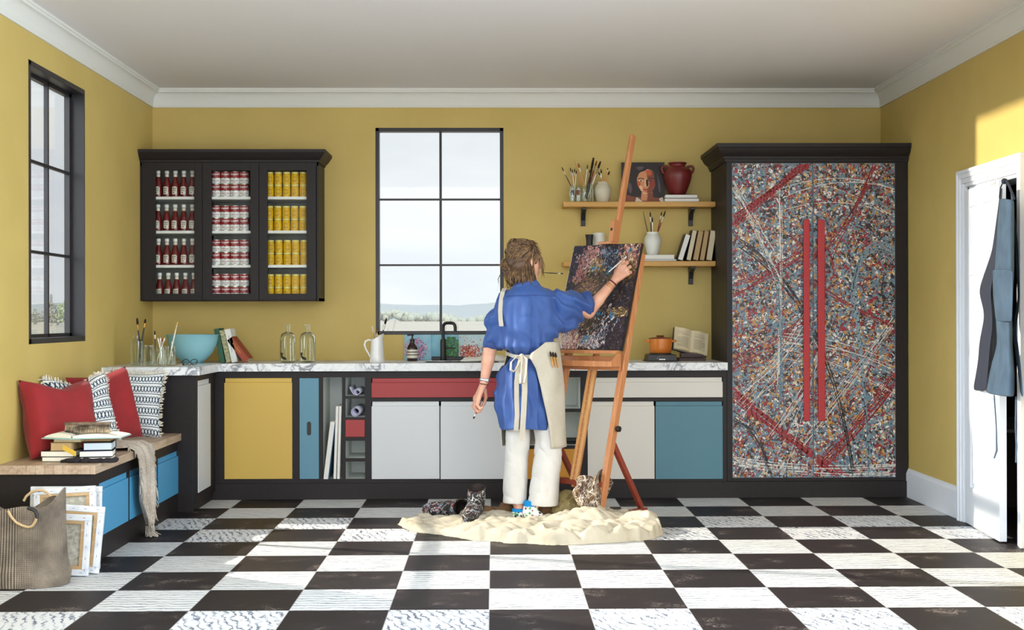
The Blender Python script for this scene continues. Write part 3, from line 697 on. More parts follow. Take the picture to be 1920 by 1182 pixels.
# ------------------------------------------------------------------ return cabinet on the left wall, worktop, sink
XRt, YRt = -1.86, -.582
c = cab('return_cabinet', XL, XRt, 'black end cabinet on the left wall with a white door'); c.location = ((XL + XRt) / 2, -.3, 0)
MB().box((XL + .001, YRt, 0), (XRt - .022, -.04, CB)).build('body', M['dark'], c, bevel=.002)
b = MB(); fr = [(-.545, -.185, .115, .83)]; slab_holes(b, YRt, -.04, .06, CB, fr, 'x', XRt - .022, XRt); b.build('face_frame', M['dark'], c)
y0, y1, z0, z1 = fr[0]; b = MB(); b.box((XRt - .02, y0 + .002, z0 + .002), (XRt + .004, y1 - .002, z1 - .034)); b.box((XRt - .02, y0 + .002, z1 - .034), (XRt - .008, y1 - .002, z1 - .002)); part(b.build('door', M['wdoor'], c, bevel=.0015), 'white door')
MB().box((XRt - .05, YRt + .02, 0), (XRt - .03, -.036, .06)).build('kick_board', M['dark'], c)
# L-shaped worktop with the sink cut-out
SX0, SX1, SY0, SY1 = XA(795, .1), XA(935, .1), .06, .45
b = MB()
b.box((XL + .001, YRt - .045, CB), (-1.83, .0, CT)); b.box((XL + .001, 0, CB), (-1.83, YB - .001, CT)); b.box((-1.83, -.062, CB), (SX0, YB - .001, CT)); b.box((SX1, -.062, CB), (1.604, YB - .001, CT)); b.box((SX0, -.062, CB), (SX1, SY0, CT)); b.box((SX0, SY1, CB), (SX1, YB - .001, CT))
tag(b.build('worktop', M['marble']), 'white grey-veined marble worktop running round the left corner', 'worktop')
b = MB(); e = .004
b.box((SX0 - .0, SY0, CB - .12), (SX0 + .01, SY1, CT - e)); b.box((SX1 - .01, SY0, CB - .12), (SX1, SY1, CT - e)); b.box((SX0, SY0, CB - .12), (SX1, SY0 + .01, CT - e)); b.box((SX0, SY1 - .01, CB - .12), (SX1, SY1, CT - e)); b.box((SX0, SY0, CB - .13), (SX1, SY1, CB - .12))
M['sink'] = mk('black_composite_sink', (38, 32, 30), .5); tag(b.build('sink', M['sink']), 'black undermount sink below the window', 'sink')
# tap
tx, ty = XA(831, .5), .49; t = thing('tap', 'matt black square-necked tap behind the sink', 'tap', (tx, ty, CT)); zt_ = ZA(606, ty, 835)
MB().lathe([(.026, 0), (.026, .006), (.0215, .008), (.0215, ZA(640, ty) - CT), (.0185, ZA(638, ty) - CT), (.0185, ZA(636, ty) - CT), (0, ZA(636, ty) - CT)], (tx, ty, CT), 20).build('body', M['black'], t, smooth=40)
z_ = ZA(640, ty); xe = tx + .088; ye = ty - .06; b = MB()
pts = [(tx, ty, z_ - .01), (tx, ty, zt_ - .03)] + [(tx + .03 * (1 - math.cos(a)) * .83, ty - .03 * (1 - math.cos(a)) * .5, zt_ - .03 + .03 * math.sin(a)) for a in (PI / 6, PI / 3, PI / 2)]
pts += [(xe - .03 * .83 * (1 - math.sin(a)), ye + .03 * .5 * (1 - math.sin(a)), zt_ - .03 + .03 * math.cos(a)) for a in (0, PI / 6, PI / 3, PI / 2)] + [(xe, ye, ZA(623, ye, 850))]
b.tube(pts, .0115, 12); b.build('spout', M['black'], t, smooth=60)
b = MB(); zl = ZA(653, ty); b.tube([(tx + .015, ty - .005, zl), (tx + .09, ty - .02, zl + .001)], [.0055, .0045], 10); b.build('lever', M['black'], t, smooth=60)
b = MB().box((XA(809, .52), .5, CT), (XA(872, .52), .54, CT + .028)); tag(b.build('tap_rail', M['black'], bevel=.003), 'low black ledge at the foot of the tap', 'ledge')

# three painted splashback tiles below the window
ts = thing  # shorthand
YT = YB - .012
def tile(px0, px1, label, base, blobs, strokes, seed, y0=628, y1=681):
    x0, x1 = XA(px0, YT), XA(px1, YT); z0, z1 = CT + .0005, ZA(y0, YT, px0)
    t = thing('painted_tile', label, 'tile', ((x0 + x1) / 2, YT, z0), 0, 'painted splashback tiles'); W_, H_ = x1 - x0, z1 - z0
    b = MB().box((x0 + .0006, YT, z0), (x1 - .0006, YB, z1), 0); rr = random.Random(seed); mats = [base] + [c for c in blobs[0]]; lay = [0]
    def quad(cx, cz, rx, rz, mi):
        lay[0] += 1; n = 6; a0 = rr.random() * PI; y = YT - .0004 - .000002 * lay[0]
        vs = [(min(max(x0 + W_ * cx + rx * math.cos(a0 + 2 * PI * i / n) * rr.uniform(.7, 1.2), x0 + .001), x1 - .001), y, min(max(z0 + H_ * cz + rz * math.sin(a0 + 2 * PI * i / n) * rr.uniform(.7, 1.2), z0 + .001), z1 - .001)) for i in range(n)]
        b.add(vs, [tuple(range(n))], mi)
    for s in strokes:
        lay[0] += 1; y = YT - .0004 - .000002 * lay[0]; (ax, az), (bx, bz), w, mi = s
        dx, dz = (bx - ax) * W_, (bz - az) * H_; L = math.hypot(dx, dz) + 1e-6; nx, nz = -dz / L * w, dx / L * w
        P_ = [(x0 + W_ * ax + nx, z0 + H_ * az + nz), (x0 + W_ * ax - nx, z0 + H_ * az - nz), (x0 + W_ * bx - nx * .5, z0 + H_ * bz - nz * .5), (x0 + W_ * bx + nx * .5, z0 + H_ * bz + nz * .5)]
        b.add([(min(max(p, x0 + .001), x1 - .001), y, min(max(q, z0 + .001), z1 - .001)) for p, q in P_], [(0, 1, 2, 3)], mi)
    for (cx, cz, r_, mi) in blobs[1](rr): quad(cx, cz, r_, r_ * rr.uniform(.7, 1.3), mi)
    b.build('painted_face', mats, t)
C = lambda n, rgb: M.setdefault('p_' + n, mk('paint_' + n, rgb, .45))
def blossom(rr):
    o = []
    for i in range(520):
        a = rr.random() * 2 * PI; q = rr.random() ** .5; x, z = .42 + .42 * q * math.cos(a), .45 + .45 * q * math.sin(a)
        if x > .62 and z > .75: continue
        o.append((x, z, rr.uniform(.0018, .005), rr.choice((2, 2, 3, 3, 1, 4))))
    return o
def leafy(rr):
    o = []
    for i in range(700):
        a = rr.random() * 2 * PI; q = rr.random() ** .5; o.append((.72 + .36 * q * math.cos(a), .42 + .5 * q * math.sin(a), rr.uniform(.003, .008), rr.choice((1, 1, 2, 2, 3, 4))))
    return o
def ember(rr):
    o = []
    for i in range(420):
        x = rr.gauss(.42, .2); z = abs(rr.gauss(0, .33)); o.append((x, z, rr.uniform(.002, .006), rr.choice((1, 1, 2, 3, 4))))
    return [q for q in o if 0 < q[0] < 1 and q[1] < .95]
def twigs(seed, n, x0, z0, spread, mi, w=.0016):
    r_ = random.Random(seed); o = []
    def go(x, z, a, L, w, k):
        x2, z2 = x + L * math.sin(a), z + L * math.cos(a); o.append(((x, z), (x2, z2), w, r_.choice(mi)))
        if k:
            for _ in range(2): go(x2, z2, a + r_.uniform(-.7, .7), L * r_.uniform(.6, .85), w * .75, k - 1)
    for i in range(n): go(x0 + r_.uniform(-spread, spread), z0, r_.uniform(-.6, .6), .2, w, 4)
    return o
b_sky = mk('paint_pale_blue_sky', (120, 180, 202), .4, rgb2=(150, 196, 210), vs=12)
tile(758, 809, 'tile painted with pink blossom on pale blue, behind the soap bottle', b_sky, ([C('plum', (90, 40, 90)), C('pink', (214, 120, 168)), C('mauve', (176, 84, 140)), C('rose', (236, 176, 200))], blossom), twigs(5, 3, .42, 0, .1, (1,)), 1)
tile(809, 860, 'tile painted with a bushy green tree, behind the black tap', mk('paint_turquoise_sky', (92, 168, 192), .4, rgb2=(130, 190, 206), vs=12), ([C('dgreen', (24, 84, 44)), C('green', (44, 130, 50)), C('lime', (110, 172, 60)), C('mgreen', (34, 104, 60))], leafy), [], 2)
tile(860, 911, 'tile painted with a flame-red branching bush, right of the tap', mk('paint_ice_sky', (196, 218, 222), .4, rgb2=(170, 206, 214), vs=12), ([C('flame', (206, 74, 36)), C('rust', (150, 40, 28)), C('orange', (232, 120, 60)), C('cream', (240, 220, 200)), C('twig', (50, 34, 44))], ember), twigs(9, 17, .45, .0, .42, (5, 2, 2, 1), .0028), 3)

# ------------------------------------------------------------------ wardrobe
c = thing('wardrobe', 'tall black double wardrobe with paint-splattered doors', 'wardrobe', (2.22, .3, 0)); x0, x1 = 1.606, 2.84
r = pr(1372, 1678, 306, 896, -.01); ZW = 2.30
b = MB(); slab_holes(b, x0, x1, PZ, ZW, [r], 'y', -.022, .0); b.box((x0, 0, PZ), (x1, YB - .002, ZW)); b.build('body', M['dark'], c, bevel=.002)
prof = [(0, 2.285), (.012, 2.285), (.014, 2.30), (.02, 2.303), (.022, 2.318), (.034, 2.328), (.052, 2.345), (.062, 2.362), (.066, 2.372), (.074, 2.376), (.076, 2.402), (0, 2.402)]
def crown(x0, x1, yf, yb, prof, left=True, right=True):
    b = MB(); L, R_ = (1 if left else 0), (1 if right else 0)
    G = [[(x0 - d * L, yb, z) for d, z in prof], [(x0 - d * L, yf - d, z) for d, z in prof], [(x1 + d * R_, yf - d, z) for d, z in prof], [(x1 + d * R_, yb, z) for d, z in prof]]
    b.surf(G, cv=True); b.box((x0, yf, prof[0][1]), (x1, yb, prof[-1][1] - .001)); return b
crown(x0, x1 + .004, -.022, YB - .002, prof, True, False).build('crown_moulding', M['dark'], c, smooth=25)
# splattered doors: real paint blobs and drips lying on a board
PAL = [C('bluegrey', (104, 130, 146)), C('offwhite', (224, 222, 214)), C('crimson', (150, 36, 42)), C('ochre', (190, 136, 60)), C('inkblack', (40, 36, 40)), C('greyblue', (130, 152, 164)), C('sand', (206, 190, 160)), C('maroon', (112, 34, 42))]
xm = XA(1524, -.01); W_, H_ = r[1] - r[0], r[3] - r[2]
curves = []
def arcs(p0, p1, bend, n, mi, w, spread, sd):
    r_ = random.Random(sd)
    for i in range(n):
        o = [r_.uniform(-spread, spread) for _ in range(4)]; a = (p0[0] + o[0] * .3, p0[1] + o[1]); e = (p1[0] + o[2] * .3, p1[1] + o[3])
        mx_, mz = (a[0] + e[0]) / 2 - (e[1] - a[1]) * bend, (a[1] + e[1]) / 2 + (e[0] - a[0]) * bend; pts = []
        for k in range(25):
            f = k / 24; pts.append(((1 - f) ** 2 * a[0] + 2 * f * (1 - f) * mx_ + f * f * e[0], (1 - f) ** 2 * a[1] + 2 * f * (1 - f) * mz + f * f * e[1]))
        curves.append((pts, mi, w * r_.uniform(.6, 1.3), r_.random()))
# coordinates: u 0..1 across both doors, v 0..1 from top to bottom
arcs((0, .19), (.47, 0), .0, 16, 2, .0034, .022, 1); arcs((0, .40), (.48, .25), .05, 8, 2, .003, .03, 2); arcs((0, .64), (.45, .5), .06, 7, 2, .002, .03, 3)
arcs((0, .73), (.74, 1.02), .02, 18, 2, .0036, .024, 4); arcs((.4, 1.02), (1, .68), .05, 12, 2, .003, .03, 5); arcs((.55, .40), (1, .52), .02, 6, 2, .0026, .012, 6); arcs((.6, .25), (.9, 0), .1, 8, 2, .003, .05, 16); arcs((.5, .3), (.62, .34), -.8, 5, 2, .003, .02, 17)
arcs((0, .24), (.74, 1.0), -.28, 6, 4, .0034, .022, 7); arcs((0, .80), (.24, 1.0), -.25, 6, 4, .003, .02, 8); arcs((.1, 0), (1, .03), -.20, 4, 4, .0026, .02, 9); arcs((.93, .36), (1, .44), 1.0, 5, 4, .002, .015, 10)
arcs((.84, 1.0), (.74, .40), .05, 10, 5, .004, .03, 11); arcs((.74, .40), (1, .30), -.55, 9, 5, .004, .03, 12); arcs((.3, .75), (.28, .4), .05, 9, 0, .003, .06, 13)
arcs((.0, .95), (1, .975), .03, 9, 1, .0022, .02, 14); arcs((.3, .6), (1, .68), -.05, 6, 1, .0018, .06, 15); arcs((0, .05), (.3, .34), .0, 6, 1, .0018, .06, 18); arcs((.3, .1), (.28, .68), -.04, 5, 1, .0016, .05, 19); arcs((.05, .75), (.5, .5), .05, 6, 1, .002, .07, 20); arcs((.45, .86), (1, .5), .02, 6, 1, .002, .04, 21); arcs((.3, .1), (1, .12), -.1, 4, 1, .0018, .06, 22); arcs((.25, .95), (.55, .6), .05, 6, 1, .0016, .1, 23)
def splat_door(a, e, seed):
    b = MB().box((a + .0015, -.020, r[2] + .0015), (e - .0015, 0, r[3] - .0015), 0); R2 = random.Random(seed); lay = 0; z0, z1 = r[2] + .003, r[3] - .003; xa, xb = a + .003, e - .003
    nz = np.random.default_rng(seed)
    n0, n1, n = 2300, 8000, 13500; X = nz.uniform(xa, xb, n); Z = nz.uniform(z0, z1, n)
    f1 = vnoise(np.stack([X, Z, X * 0], 1), 5, 3); f2 = vnoise(np.stack([X, Z, X * 0], 1), 4, 8)
    for i in range(n):
        s = abs(R2.gauss(0, 1)); rad = (.009 + .007 * s) if i < n0 else (.0030 + .0040 * s) if i < n1 else (.0015 + .0019 * s)
        wts = [2.4 + 3 * max(0, f1[i]), 3.2 if i > n0 else 1.0, 2.3 + 3 * max(0, -f1[i]), 2.4 + 2.5 * max(0, f2[i]), 5.2, 1.4, .9, 1.8]; mi = R2.choices(range(8), wts)[0]
        lay += 1; y = -.0202 - .0000001 * lay; k = R2.choice((6, 7, 8)); a0 = R2.random() * 6; st = R2.uniform(.55, 1.8); an = R2.random() * PI; vs = []
        for q in range(k):
            t = a0 + 2 * PI * q / k; rr = rad * R2.uniform(.4, 1.35); px_, pz = rr * math.cos(t) * st, rr * math.sin(t) / st
            vs.append((min(max(X[i] + px_ * math.cos(an) - pz * math.sin(an), xa), xb), y, min(max(Z[i] + px_ * math.sin(an) + pz * math.cos(an), z0), z1)))
        b.add(vs, [tuple(range(k))], mi)
        if i in (7600, 10500, 13300): lay = lines(b, lay, {7600: 0, 10500: 1, 13300: 2}[i], xa, xb, z0, z1, R2)
    return b.build('splattered_door', PAL, c)
def lines(b, lay, which, xa, xb, z0, z1, R2):
    for pts, mi, w, ph in curves:
        if int(ph * 3) != which: continue
        lay += 1; y = -.0203 - .0000001 * lay; P_ = [(r[0] + W_ * u, r[3] - H_ * v) for u, v in pts]
        for (ax, az), (bx, bz) in zip(P_, P_[1:]):
            if not (xa < ax < xb and xa < bx < xb and z0 < az < z1 and z0 < bz < z1) or R2.random() < .04: continue
            L = math.hypot(bx - ax, bz - az) + 1e-9; wa = w * R2.uniform(.45, 1.1) / 2 * 2.3; nx, nz = -(bz - az) / L * wa, (bx - ax) / L * wa; ex, ez = (bx - ax) * .08, (bz - az) * .08
            b.add([(ax - ex + nx, y, az - ez + nz), (ax - ex - nx, y, az - ez - nz), (bx + ex - nx, y, bz + ez - nz), (bx + ex + nx, y, bz + ez + nz)], [(0, 1, 2, 3)], mi)
            if R2.random() < .12: b.add([(bx + .005 * math.cos(k), y, bz + .005 * math.sin(k)) for k in (0, 1.2, 2.5, 3.7, 5)], [(0, 1, 2, 3, 4)], mi)
    return lay
da = splat_door(r[0], xm, 1); db = splat_door(xm, r[1], 2)
for dd, (p0, p1) in ((da, (1507, 1518.5)), (db, (1534, 1547))):
    q = pr(p0, p1, 412, 790, -.05); b = MB(); b.box((q[0], -.052, q[2]), (q[1], -.036, q[3]))
    for z in (q[2] + .15, (q[2] + q[3]) / 2, q[3] - .15): b.box((q[0] + .012, -.037, z - .01), (q[1] - .012, -.0195, z + .01))
    part(b.build('handle', M['handle'], dd, bevel=.004), 'long red bar handle')

# ------------------------------------------------------------------ wall cabinet with glazed doors
YU = .27; UX0, UX1 = XL + .001, -1.203; UZ0, UZ1 = 1.348, 2.335
c = thing('wall_cabinet', 'black wall cabinet with three glazed doors of bottles and tins', 'cabinet', ((UX0 + UX1) / 2, .44, UZ0))
ops = [pr(291.4, 364.5, 319.5, 551, YU), pr(396.7, 470, 319.5, 551, YU), pr(501.7, 575, 319.5, 551, YU)]
eds = [UX0 + .012] + [XA(q, YU) for q in (379.4, 485.7)] + [XA(593.2, YU)]
b = MB(); b.box((UX0, YU + .022, UZ0), (UX0 + .02, YB - .002, UZ1)); b.box((UX1 - .02, YU + .022, UZ0), (UX1, YB - .002, UZ1)); b.box((UX0, YU + .022, UZ0), (UX1, YB - .002, UZ0 + .02)); b.box((UX0, YU + .022, UZ1 - .02), (UX1, YB - .002, UZ1))
b.box((UX0, YU + .004, UZ0), (UX0 + .012, YU + .03, UZ1)); b.box((XA(594, YU), YU + .004, UZ0), (UX1, YU + .03, UZ1)); b.box((UX0, YU + .004, 2.29), (UX1, YU + .03, UZ1))
for q in eds[1:3]: b.box((q - .009, YU + .022, UZ0), (q + .009, YB - .01, UZ1))
b.build('body', M['dark'], c, bevel=.001)
M['backp'] = mk('grey_cabinet_back', (150, 150, 142), .7)
MB().box((UX0 + .02, YB - .012, UZ0 + .02), (UX1 - .02, YB - .002, UZ1 - .02)).build('back_panel', M['backp'], c)
prof2 = [(0, 2.318), (.008, 2.318), (.01, 2.332), (.018, 2.336), (.03, 2.35), (.044, 2.37), (.048, 2.378), (.054, 2.38), (.056, 2.402), (0, 2.402)]
crown(UX0 + .0, UX1, YU, YB - .002, prof2, False, True).build('crown_moulding', M['dark'], c, smooth=25)
for i in range(3):
    o = ops[i]; b = MB(); slab_holes(b, eds[i] + .0015, eds[i + 1] - .0015, UZ0 + .006, 2.315, [o], 'y', YU, YU + .022)
    dd = b.build('door', M['dark'], c, bevel=.0012); MB().box((o[0] - .004, YU + .010, o[2] - .004), (o[1] + .004, YU + .013, o[3] + .004)).build('pane', M['cpane'], dd)
SHZ = [ZA(y, .30, 430) for y in (368.8, 432.7, 497.0)]; SHZ.append(2 * SHZ[2] - SHZ[1])
for i in range(3):
    for z in SHZ[:3]: MB().box((eds[i] + (.024 if i == 0 else .011), .30, z - .019), (eds[i + 1] - (.011 if i < 2 else -.005), YB - .012, z)).build('shelf', M['shelfw'], c, bevel=.001)

# bottles and tins
def lettering(b, s, size, r, z, mi, shear=0., bold=0., ang=0.):
    vs, fs = text(s, size, shear, bold)
    b.add([((r + .0003) * math.sin(x / r + ang), -(r + .0003) * math.cos(x / r + ang), z + y) for x, y, _ in vs], fs, mi)
M['ketch'] = mk('ketchup_glass', (104, 24, 26), .18, coat=.3); M['lab'] = mk('cream_label', (226, 218, 202), .6); M['capw'] = mk('white_cap', (232, 230, 224), .35)
M['ink'] = mk('label_ink', (52, 44, 40), .7); M['lgreen'] = mk('label_green', (70, 96, 66), .7)
def ketchup():
    t = thing('ketchup_bottle', '', 'bottle', (0, 0, 0), 0, 'ketchup bottles in the wall cabinet')
    H = .187; b = MB(); pf = [(.020, 0), (.026, .003), (.0275, .012), (.0275, .075), (.0255, .09), (.019, .118), (.0135, .14), (.0125, .146), (.0125, .166), (0, .166)]
    b.lathe(pf, n=20); b.build('glass_bottle', M['ketch'], t, smooth=50)
    b = MB(); b.lathe([(.0148, .165), (.0152, .168), (.0152, .183), (.013, .187), (0, .187)], n=20, m=0); b.build('cap', M['capw'], t, smooth=40)
    b = MB(); b.lathe([(.0132, .142), (.0130, .162)], n=20, cap=False, m=0); part(b.build('neck_band', M['lab'], t, smooth=60), 'cream neck band')
    b = MB(); G = []; N_ = 16    # keystone label, wrapped on the body
    for j in range(9):
        f = j / 8; z = .018 + .055 * f; wd = (.0175 + .004 * f) if f < .86 else .0215 - .009 * (f - .86) / .14; r_ = .0279
        G.append([(r_ * math.sin(wd / r_ * (2 * i / N_ - 1)), -r_ * math.cos(wd / r_ * (2 * i / N_ - 1)), z) for i in range(N_ + 1)])
    b.surf(G, m=0)
    lettering(b, 'HEINZ', .0115, .0282, .0595, 1, 0, .0004); lettering(b, 'TOMATO', .0062, .0282, .0485, 2, 0, .0002); lettering(b, 'KETCHUP', .0062, .0282, .0425, 2, 0, .0002)
    a0 = -.12; b.add([(.0283 * math.sin(a0 + .0048 * math.cos(k * .7) / .0283), -.0283 * math.cos(a0 + .0048 * math.cos(k * .7) / .0283), .0295 + .0048 * math.sin(k * .7)) for k in range(9)], [tuple(range(9))], 3)
    b.build('label', [M['lab'], M['ink'], M['ink'], M['ketch']], t); return t
M['canred'] = mk('red_tin_label', (150, 30, 36), .35); M['canwh'] = mk('white_tin_label', (230, 230, 226), .35); M['tin'] = mk('tin_metal', (196, 190, 180), .25, metal=.9); M['canyel'] = mk('yellow_tin_paint', (228, 184, 8), .35); M['cango'] = mk('gold_print', (120, 78, 14), .4)
def soup():
    t = thing('soup_tin', '', 'tin', (0, 0, 0), 0, 'soup tins in the wall cabinet'); R_, H = .0325, .0885
    b = MB(); b.lathe([(R_ - .002, 0), (R_ + .0006, .001), (R_ + .0006, .003), (R_, .0035), (R_, H - .0035), (R_ + .0006, H - .003), (R_ + .0006, H - .001), (R_ - .002, H), (R_ - .004, H - .003), (0, H - .003)], n=24); b.build('tin_body', M['tin'], t, smooth=40)
    b = MB(); r_ = R_ + .0004; z = [.004, .044, .0845]; b.lathe([(r_, z[0]), (r_, z[1])], n=24, cap=False, m=0); b.lathe([(r_, z[1]), (r_, z[2])], n=24, cap=False, m=1)
    lettering(b, "Campbell's", .0155, r_, .070, 2, .35, .0005); lettering(b, 'CONDENSED', .0042, r_, .0585, 2); lettering(b, 'CREAM OF', .0042, r_, .0335, 4); lettering(b, 'MUSHROOM', .0088, r_, .0245, 3, 0, .0003); lettering(b, 'SOUP', .0080, r_, .0135, 4, 0, .0003)
    b.add([(r_ * 1.004 * math.sin(.0055 * math.cos(k * .63) / r_), -r_ * 1.004 * math.cos(.0055 * math.cos(k * .63) / r_), .0445 + .0055 * math.sin(k * .63)) for k in range(10)], [tuple(range(10))], 5)
    for q in range(28):
        a = -1.5 + 3 * q / 27; b.add([(r_ * 1.002 * math.sin(a + d), -r_ * 1.002 * math.cos(a + d), .0062 + e) for d, e in ((-.03, 0), (0, -.0014), (.03, 0), (0, .0014))], [(0, 1, 2, 3)], 5)
    b.build('label', [M['canwh'], M['canred'], M['canwh'], M['canred'], M['ink'], M['cango']], t, smooth=40); return t
def mustard():
    t = thing('yellow_tin', '', 'tin', (0, 0, 0), 0, 'yellow tins in the wall cabinet'); R_, H = .0272, .0875
    b = MB(); b.lathe([(R_ - .002, 0), (R_, .002), (R_, .068), (R_ - .001, .0705), (R_ - .006, .0735), (R_ - .006, .0745)], n=24, cap=True); b.build('tin_body', M['canyel'], t, smooth=40)
    b = MB(); b.lathe([(R_ - .0055, .0742), (R_ - .0018, .0745), (R_ - .0015, .086), (R_ - .003, H), (0, H)], n=24); part(b.build('lid', mk('pale_yellow_lid', (222, 206, 110), .3), t, smooth=40), 'pale yellow lid')
    b = MB(); r_ = R_ + .0005   # ring emblem and a line of print
    def arc_(z0, rad, w, a0, a1, mi):
        G = []
        for k in range(19):
            a = a0 + (a1 - a0) * k / 18; G.append([(r_ * math.sin((rad + d) * math.cos(a) / r_), -r_ * math.cos((rad + d) * math.cos(a) / r_), z0 + (rad + d) * math.sin(a) * 1.05) for d in (-w, w)])
        b.surf(G, m=mi)
    arc_(.036, .0165, .0016, .35, PI - .35, 0); arc_(.036, .0165, .0019, PI + .3, 2 * PI - .3, 0); arc_(.036, .0085, .0012, 0, 2 * PI, 1)
    b.lathe([(r_, .0085), (r_, .0105)], n=24, cap=False, m=1); b.lathe([(r_, .060), (r_, .0612)], n=24, cap=False, m=1)
    b.build('printed_label', [M['cango'], mk('amber_print', (160, 100, 20), .4)], t, smooth=40); return t
ORD = ['first', 'second', 'third', 'fourth', 'fifth']; SHN = ['top shelf', 'second shelf', 'third shelf', 'bottom shelf']
YI = .345
proto = ketchup(); first = True
for r4 in range(4):
    for k in range(5):
        o = proto if first else dup(proto); first = False
        x = XA(240 + (212 + 59.3 * k + (0, -2, -1, 8)[r4]) / 3.695, YI); o.location = (x + random.uniform(-.0008, .0008), YI, SHZ[r4] if r4 < 3 else SHZ[3]); o.rotation_euler.z = random.uniform(-.25, .15); o['label'] = f'red ketchup bottle, {ORD[k]} from left on the {SHN[r4]} of the wall cabinet'
MB_ = MB().box((UX0 + .021, YU + .023, SHZ[3] - .002), (UX1 - .021, YB - .013, SHZ[3] - .0003)); MB_.build('cabinet_floor', M['shelfw'], c)
proto = soup(); first = True
for r4 in range(4):
    for k in range(4):
        for u in (0, 1):
            o = proto if first else dup(proto); first = False
            x = XA(240 + (613 + 64.7 * k) / 3.695, YI); o.location = (x, YI, SHZ[r4] + u * .0888 + .0002); o.rotation_euler.z = random.uniform(-.2, .2); o['label'] = f'red and white soup tin, {ORD[k]} from left, {"upper" if u else "lower"} layer of the {SHN[r4]}'
proto = mustard(); first = True
for r4 in range(4):
    for k in range(5):
        for u in (0, 1):
            o = proto if first else dup(proto); first = False
            x = XA(240 + (985 + 58 * k + (0, -3, 4, 2)[r4]) / 3.695, YI); o.location = (x, YI, SHZ[r4] + u * .0878 + .0002); o.rotation_euler.z = random.uniform(-.25, .25); o['label'] = f'yellow tin, {ORD[k]} from left, {"upper" if u else "lower"} layer of the {SHN[r4]}'
# ------------------------------------------------------------------ small things: builders
BK = [0]
def brush(a, b, label, group=None, h='hwood', br='brist', w=.0035, bl=.13, fw=1.1, flat=.6, fer='ferr', handle_up=False):
    """paintbrush from its handle end a to its bristle tip b"""
    a, b = V(a), V(b)
    if handle_up: a, b = b, a
    t = thing('paintbrush', label, 'paintbrush', a if a.z < b.z else b, 0, group); L = (b - a).length; P = lambda f: a + (b - a) * f; f1 = 1 - bl; f0 = f1 - bl * .85
    MB().tube([P(0), P(.02), P(f0 * .55), P(f0 * .85), P(f0)], [w * .3, w * .55, w * 1.05, w * .95, w * .75], 8).build('handle', M[h], t, smooth=60)
    MB().tube([P(f0 - .01), P(f0 + .02), P(f1)], [w * .8, w * .9, w * fw], 8, flat=flat if fw > 1.3 else 1).build('ferrule', M[fer], t, smooth=60)
    MB().tube([P(f1 - .005), P(f1 + bl * .35), P(f1 + bl * .75), P(1)], [w * fw * .95, w * fw * 1.15, w * fw * .95, w * fw * (.8 if fw > 1.3 else .15)], 8, flat=flat if fw > 1.3 else 1).build('bristles', M[br], t, smooth=60)
    return t
def jar(c, r, h, label, name='glass_jar', cat='jar', group=None, mat='glass', neck=.86, ridge=False):
    o = [(0, .003), (r * .96, .003), (r, .008), (r, h * .72), (r * .97, h * .80), (r * neck, h * .88), (r * neck, h)]
    if ridge: o = o[:-1] + [(r * neck, h * .92), (r * neck * 1.04, h * .93), (r * neck * 1.04, h * .95), (r * neck, h * .96), (r * neck, h)]
    i = [(q - .0025, z) for q, z in o[::-1][:-1]]; i[-1] = (0, .0065)
    b = MB(); b.lathe(o + i, c, 28, cap=False); return tag(b.build(name, M[mat], smooth=40), label, cat, group)
def book(Mx, th, h, d, cover, label, group=None, spine_front=True, cat='book', title=None, page='paper'):
    """local x thickness, y depth away from viewer, z height"""
    c = .0022; loc = Mx @ V((th / 2, 0, 0)); t = thing('book', label, cat, loc, 0, group); cov = M[cover]
    b = MB(); tb = MB()
    tb.box((0, 0, 0), (c, d, h)); tb.box((th - c, 0, 0), (th, d, h))
    if spine_front: tb.box((0, 0, 0), (th, c, h))
    else: tb.box((0, d - c, 0), (th, d, h))
    b.add([Mx @ V(q) for q in tb.v], tb.f); b.build('cover', cov, t, bevel=.0006)
    pb = MB(); e = .004
    pb.box((c, (c if spine_front else e * .3), e), (th - c, (d - e if spine_front else d - c), h - e)); b = MB(); b.add([Mx @ V(q) for q in pb.v], pb.f); part(b.build('pages', M[page], t), 'cream page block')
    if title:
        mt, sz, z0, z1 = title; n = 46; b = MB()   # illegible gilt script
        b.tube([Mx @ V((th * .5 + sz * math.sin(k * 1.9) * (.6 + .4 * math.sin(k * .7)), -.0006, h * (z1 + (z0 - z1) * k / n))) for k in range(n + 1)], .0012, 5); b.build('spine_script', M[mt], t)
    return t
def RB(x, y, z, roll=0, yaw=0, pitch=0): return Matrix.Translation((x, y, z)) @ Matrix.Rotation(yaw, 4, 'Z') @ Matrix.Rotation(roll, 4, 'Y') @ Matrix.Rotation(pitch, 4, 'X')
def vase(c, prof, mat, label, name='vase', cat='vase', group=None, n=36):
    return tag(MB().lathe(prof, c, n).build(name, M[mat], smooth=60), label, cat, group)
def hollow(o, t=.004, zb=.008):
    i = [(max(r - t, 0), z) for r, z in o[::-1]]; return o + [(r, z) for r, z in i if z > zb] + [(0, zb)]

